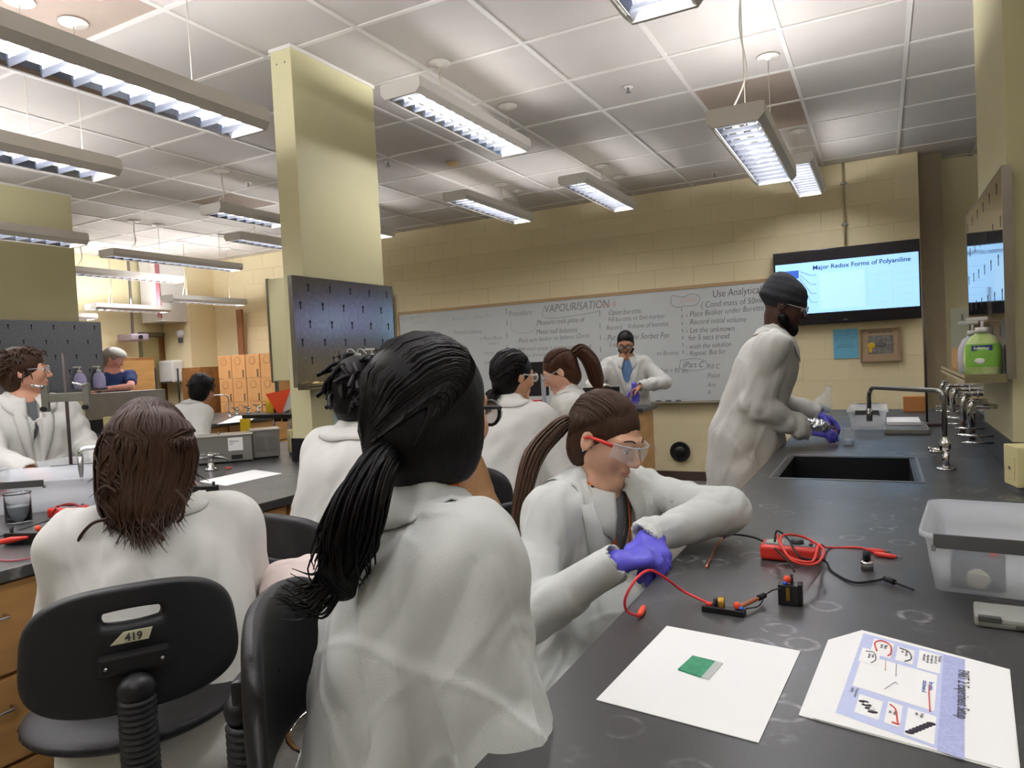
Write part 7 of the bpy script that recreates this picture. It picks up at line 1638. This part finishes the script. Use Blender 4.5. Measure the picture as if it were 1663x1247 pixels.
for q in (-1, 1):
    j = MB().box((q * 0.10 - 0.016, -0.012, zc_ - 0.075), (q * 0.10 + 0.016, 0.010, zc_ + 0.055), 0.004).xf(Matrix.Rotation(math.atan2(cr_[1], cr_[0]), 4, 'Z')).build('clamp_jaw', MATS['cast_alloy'], t)
    MB().tube([(q * 0.10, -0.015, zc_ + 0.045), (q * 0.10 - 0.05, -0.03, zc_ + 0.058)], [0.007, 0.004]).xf(Matrix.Rotation(math.atan2(cr_[1], cr_[0]), 4, 'Z')).build('wing', M_chrome, j); MB().cyl((q * 0.10, -0.03, zc_ - 0.06), (q * 0.10, 0.0, zc_ - 0.06), 0.012).xf(Matrix.Rotation(math.atan2(cr_[1], cr_[0]), 4, 'Z')).build('grip_pad', M_blk, j)
# swan-neck service taps in pairs
def neck_tap(label, base, out, ztop, drop, two=True):
    t = thing('gooseneck_tap', label, 'tap', tuple(base)); out = np.array(out, float); sd = unit(np.cross(out, UP))
    MB().lathe([(0.001, 0), (0.03, 0), (0.032, 0.006), (0.012, 0.012), (0.012, 0.05)], n=16).build('base', M_chrome, t)
    for q in ((-1, 1) if two else (0,)):
        o = sd * 0.028 * q
        MB().tube(arc_path([v3(0, 0, 0.01) + o * 0.3, v3(0, 0, ztop) + o, out + o + v3(0, 0, ztop), out + o + v3(0, 0, ztop - drop)], 0.06, 7), 0.0085, n=10).build('neck', M_chrome, t)
        MB().tube([out + o + v3(0, 0, ztop - drop + 0.02), out + o + v3(0, 0, ztop - drop - 0.04), out + o + v3(0, 0, ztop - drop - 0.09)], [0.013, 0.011, 0.005], n=10).build('nozzle', M_dchrome, t)
    return t
b0 = v3(-3.05, 2.02, ZT); e0 = at_d(147, 720, 3.45)
neck_tap('pair of chrome gooseneck taps left of the brown hair', (b0[0], b0[1] + 0.12, ZT), (-0.14, -0.24, 0), 0.21, 0.05)
neck_tap('pair of chrome gooseneck taps at the far left edge', (-3.12, 1.10, ZT), (-0.06, 0.26, 0), 0.20, 0.06)
# gas turret beside the hair
p = at_z(343, 764, ZT); t = thing('gas_turret', 'chrome gas turret with winged taps between the hair and the steel box', 'valve', (p[0], p[1], ZT)); MB().lathe([(0.001, 0), (0.035, 0), (0.03, 0.012), (0.016, 0.02), (0.016, 0.075), (0.022, 0.085), (0.001, 0.09)], n=16).build('post', M_chrome, t)
for a in (0.4, 2.3, 4.0): MB().tube([(0, 0, 0.07), (0.06 * cos(a), 0.06 * sin(a), 0.07), (0.10 * cos(a), 0.10 * sin(a), 0.055)], [0.010, 0.009, 0.005]).build('nozzle', M_dchrome, t); MB().box((0.04 * cos(a) - 0.022, 0.04 * sin(a) - 0.006, 0.083), (0.04 * cos(a) + 0.022, 0.04 * sin(a) + 0.006, 0.094), 0.003).build('wing_handle', M_chrome, t)
t = tag(MB().tube([(-0.02, 0, 0.006), (0.02, 0.01, 0.008)], 0.005).tube([(-0.01, 0.02, 0.006), (0.01, -0.015, 0.008)], 0.005).build('red_clip', mat('coral_plastic', '#d9614f', 0.4), None, tuple(at_z(370, 762, ZT))), 'small coral red clip at the foot of the steel box', 'clip')
# ================================================================== FAR LEFT BENCH
sheet('paper_sheet', 'white sheet on the far left bench before the cardboard boxes', 'paper', [(352, 689), (385, 675), (420, 676), (405, 684)], ZT)
for k, (px, py) in enumerate([(385, 674), (403, 671), (420, 669), (436, 668)]):
    p = at_z(px, py, ZT); t = thing('gas_turret', f'chrome gas turret on the far left bench, {["leftmost", "second from left", "third from left", "rightmost"][k]}', 'valve', (p[0], p[1], ZT), group='gas turrets of the far left bench')
    MB().lathe([(0.001, 0), (0.04, 0), (0.018, 0.02), (0.018, 0.07), (0.001, 0.08)], n=12).build('post', M_chrome, t); MB().tube([(-0.11, 0.05, 0.075), (0, 0, 0.06), (0.11, -0.05, 0.075)], [0.006, 0.014, 0.006]).build('nozzle', M_chrome, t); MB().box((-0.05, -0.04, 0.085), (0.05, -0.02, 0.10), 0.004).build('wing_handle', M_dchrome, t)
p = at_z(388, 685, ZT); neck_tap('tall chrome tap with flat spout in front of the cardboard boxes', (-6.95, 5.95, ZT), (-0.22, -0.28, 0), 0.27, 0.10, two=False)
q = at_z(450, 690, ZT) 
t = thing('traffic_cone_bag', 'orange and white triangular bag leaning at the end of the far left bench', 'bag', tuple(at_d(455, 655, 7.0)))
z0 = 0
MB().prism([(-0.13, 0.10), (0.12, 0.14), (0.02, -0.10), (-0.02, -0.10)], -0.03, 0.03, ((0, 0, 0), CR[:, 0] * v3(1, 1, 0), (0, 0, 1), (CR[1, 0], -CR[0, 0], 0))).build('orange_side', mat('bag_orange', '#f0542a', 0.5), t)
MB().prism([(0.12, 0.14), (0.17, -0.02), (0.02, -0.10)], -0.025, 0.025, ((0, 0, 0), CR[:, 0] * v3(1, 1, 0), (0, 0, 1), (CR[1, 0], -CR[0, 0], 0))).build('white_side', M_white, t)
pz = t.location
for k, (px, py, m_, r_, lab_) in enumerate([(440, 660, mat('yellow_plastic', '#e8c832', 0.5), 0.05, 'yellow bottle left of the orange bag'), (450, 668, M_dark, 0.035, 'black bottle under the orange bag, left one'), (464, 668, M_dark, 0.035, 'black bottle under the orange bag, right one')]):
    p = at_d(px, py, 7.1); wash_bottle('supply_bottle', lab_, (p[0], p[1], p[2] - 0.10), r_, 0.22, m_, nozzle=False, cap=m_)
t = thing('utility_cart', 'dark cart with yellow corner holding bottles behind the cream column', 'cart', (at_d(458, 700, 7.0)[0], at_d(458, 700, 7.0)[1], 0)); MB().box((-0.32, -0.2, 0.98), (0.30, 0.22, 1.02), 0.005).build('top_shelf', M_dark, t); MB().box((-0.32, -0.2, 0.3), (0.30, 0.22, 0.34), 0.005).build('lower_shelf', M_dark, t)
for sx_ in (-0.3, 0.28):
    for sy_ in (-0.18, 0.2): MB().cyl((sx_, sy_, 0), (sx_, sy_, 1.0), 0.012).build('leg', M_dchrome, t)
MB().box((-0.33, -0.22, 0.80), (-0.20, -0.20, 0.98), 0.003).build('yellow_corner', MATS['yellow_plastic'], t)
for nm, px, py, lab_ in (('support_rod', 255, 0, 'thin upright rod left of the towel dispenser'), ('support_rod', 291, 0, 'thin upright rod in front of the towel dispenser')):
    X_ = -6.95; p = at_x(px, 640, X_); t = thing('retort_stand', lab_, 'stand', (X_, p[1], ZT)); hh_ = at_x(px, 598, X_)[2] - ZT; MB().cyl((0, 0, 0), (0, 0, hh_), 0.010, 8).build('rod', M_dark, t); MB().box((-0.07, -0.05, 0), (0.07, 0.05, 0.014), 0.003).build('base', M_dark, t)
p = at_x(238, 665, -7.3); t = thing('storage_bin', 'teal bin with a white lid on the far left bench', 'bin', (-7.35, p[1], ZT), 0.5); MB().box((-0.16, -0.26, 0), (0.16, 0.26, 0.09), 0.01).build('bin', mat('teal_plastic', '#3d7f8c', 0.5), t); MB().box((-0.17, -0.27, 0.09), (0.17, 0.27, 0.12), 0.008).build('lid', M_white, t)
p = at_x(212, 655, -7.2); t = thing('grey_case', 'grey instrument case with cream top left of the teal bin', 'box', (-7.25, p[1] - 0.1, ZT), 0.5); MB().box((-0.14, -0.12, 0), (0.14, 0.12, 0.14), 0.008).build('body', M_grey, t); MB().box((-0.14, -0.12, 0.14), (0.14, 0.12, 0.165), 0.005).build('top', M_cream, t)
p = at_x(170, 690, -6.55); outlet('cream outlet box on the far left bench behind the taps', -6.62, p[1] + 0.1, radians(52), 0.16); 
t = thing('wall_dial', 'round clear dial beside the far outlet box', 'dial', (-6.60, p[1] + 0.32, ZT)); MB().lathe([(0.001, -0.02), (0.05, -0.02), (0.055, 0), (0.05, 0.02), (0.001, 0.02)], (0, 0, 0.10), 18, 'y').build('dial', M_pale, t); MB().cyl((0, 0, 0), (0, 0, 0.06), 0.01, 8).build('post', M_chrome, t)
zB = 1.34 + 0.0065
M_lav = mat('lavender_soap', '#b9b4dc', 0.25, alpha=0.85)
for k, px in enumerate((130, 161)):
    p = at_x(px, 628, -6.71); pump(['lavender soap pump bottle on the far left pegboard ledge, left one', 'lavender soap pump bottle on the far left pegboard ledge, right one'][k], (-6.705, p[1], zB), 0.055, 0.22, M_lav, rz=radians(50))
# ================================================================== INSTRUCTOR'S COUNTER
zi = 0.9355
t = thing('laptop', 'open black laptop on the front counter, seen from its side', 'laptop', (-2.33, 6.30, zi), radians(12)); MB().box((-0.17, -0.12, 0), (0.17, 0.12, 0.018), 0.004).build('keyboard_half', M_dark, t); MB().box((-0.17, -0.135, 0.016), (0.17, -0.12, 0.20), 0.004).build('screen_half', M_dark, t)
t = thing('monitor', 'black computer monitor with grey stand between the two middle students', 'monitor', (-3.20, 6.35, zi), radians(8)); MB().box((-0.27, -0.02, 0.12), (0.27, 0.02, 0.46), 0.006).build('panel', M_dark, t); MB().box((-0.03, 0.0, 0.01), (0.03, 0.03, 0.2), 0.003).build('neck', M_dchrome, t); MB().box((-0.12, -0.08, 0), (0.12, 0.09, 0.014), 0.004).build('base', M_dchrome, t)
t = tag(MB().box((-0.07, -0.05, 0), (0.07, 0.05, 0.09), 0.006).build('red_box', mat('crimson_box', '#c02838', 0.5), None, (-3.02, 6.22, zi)), 'small crimson box on the front counter below the monitor', 'box')
t = tag(MB().box((-0.012, -0.03, 0), (0.012, 0.03, 0.34), 0.003).build('grey_upright', mat('upright_grey', '#b9bdc2', 0.4), None, (-3.20 + 0.30, 6.20, zi)), 'pale grey upright strip beside the monitor', 'strip')

# ------------------------------------------------------------------ lettering becomes real mesh
bpy.context.view_layer.update(); dg = bpy.context.evaluated_depsgraph_get()
for o in [o for o in bpy.data.objects if o.type == 'FONT']:
    me = bpy.data.meshes.new_from_object(o.evaluated_get(dg)); n = bpy.data.objects.new('x', me); COL.objects.link(n)
    n.parent = o.parent; n.matrix_local = o.matrix_local.copy()
    if o.get('label'): n['label'] = o['label']
    nm = o.name.split('.')[0]; bpy.data.objects.remove(o); n.name = nm; n['kind'] = 'stuff'
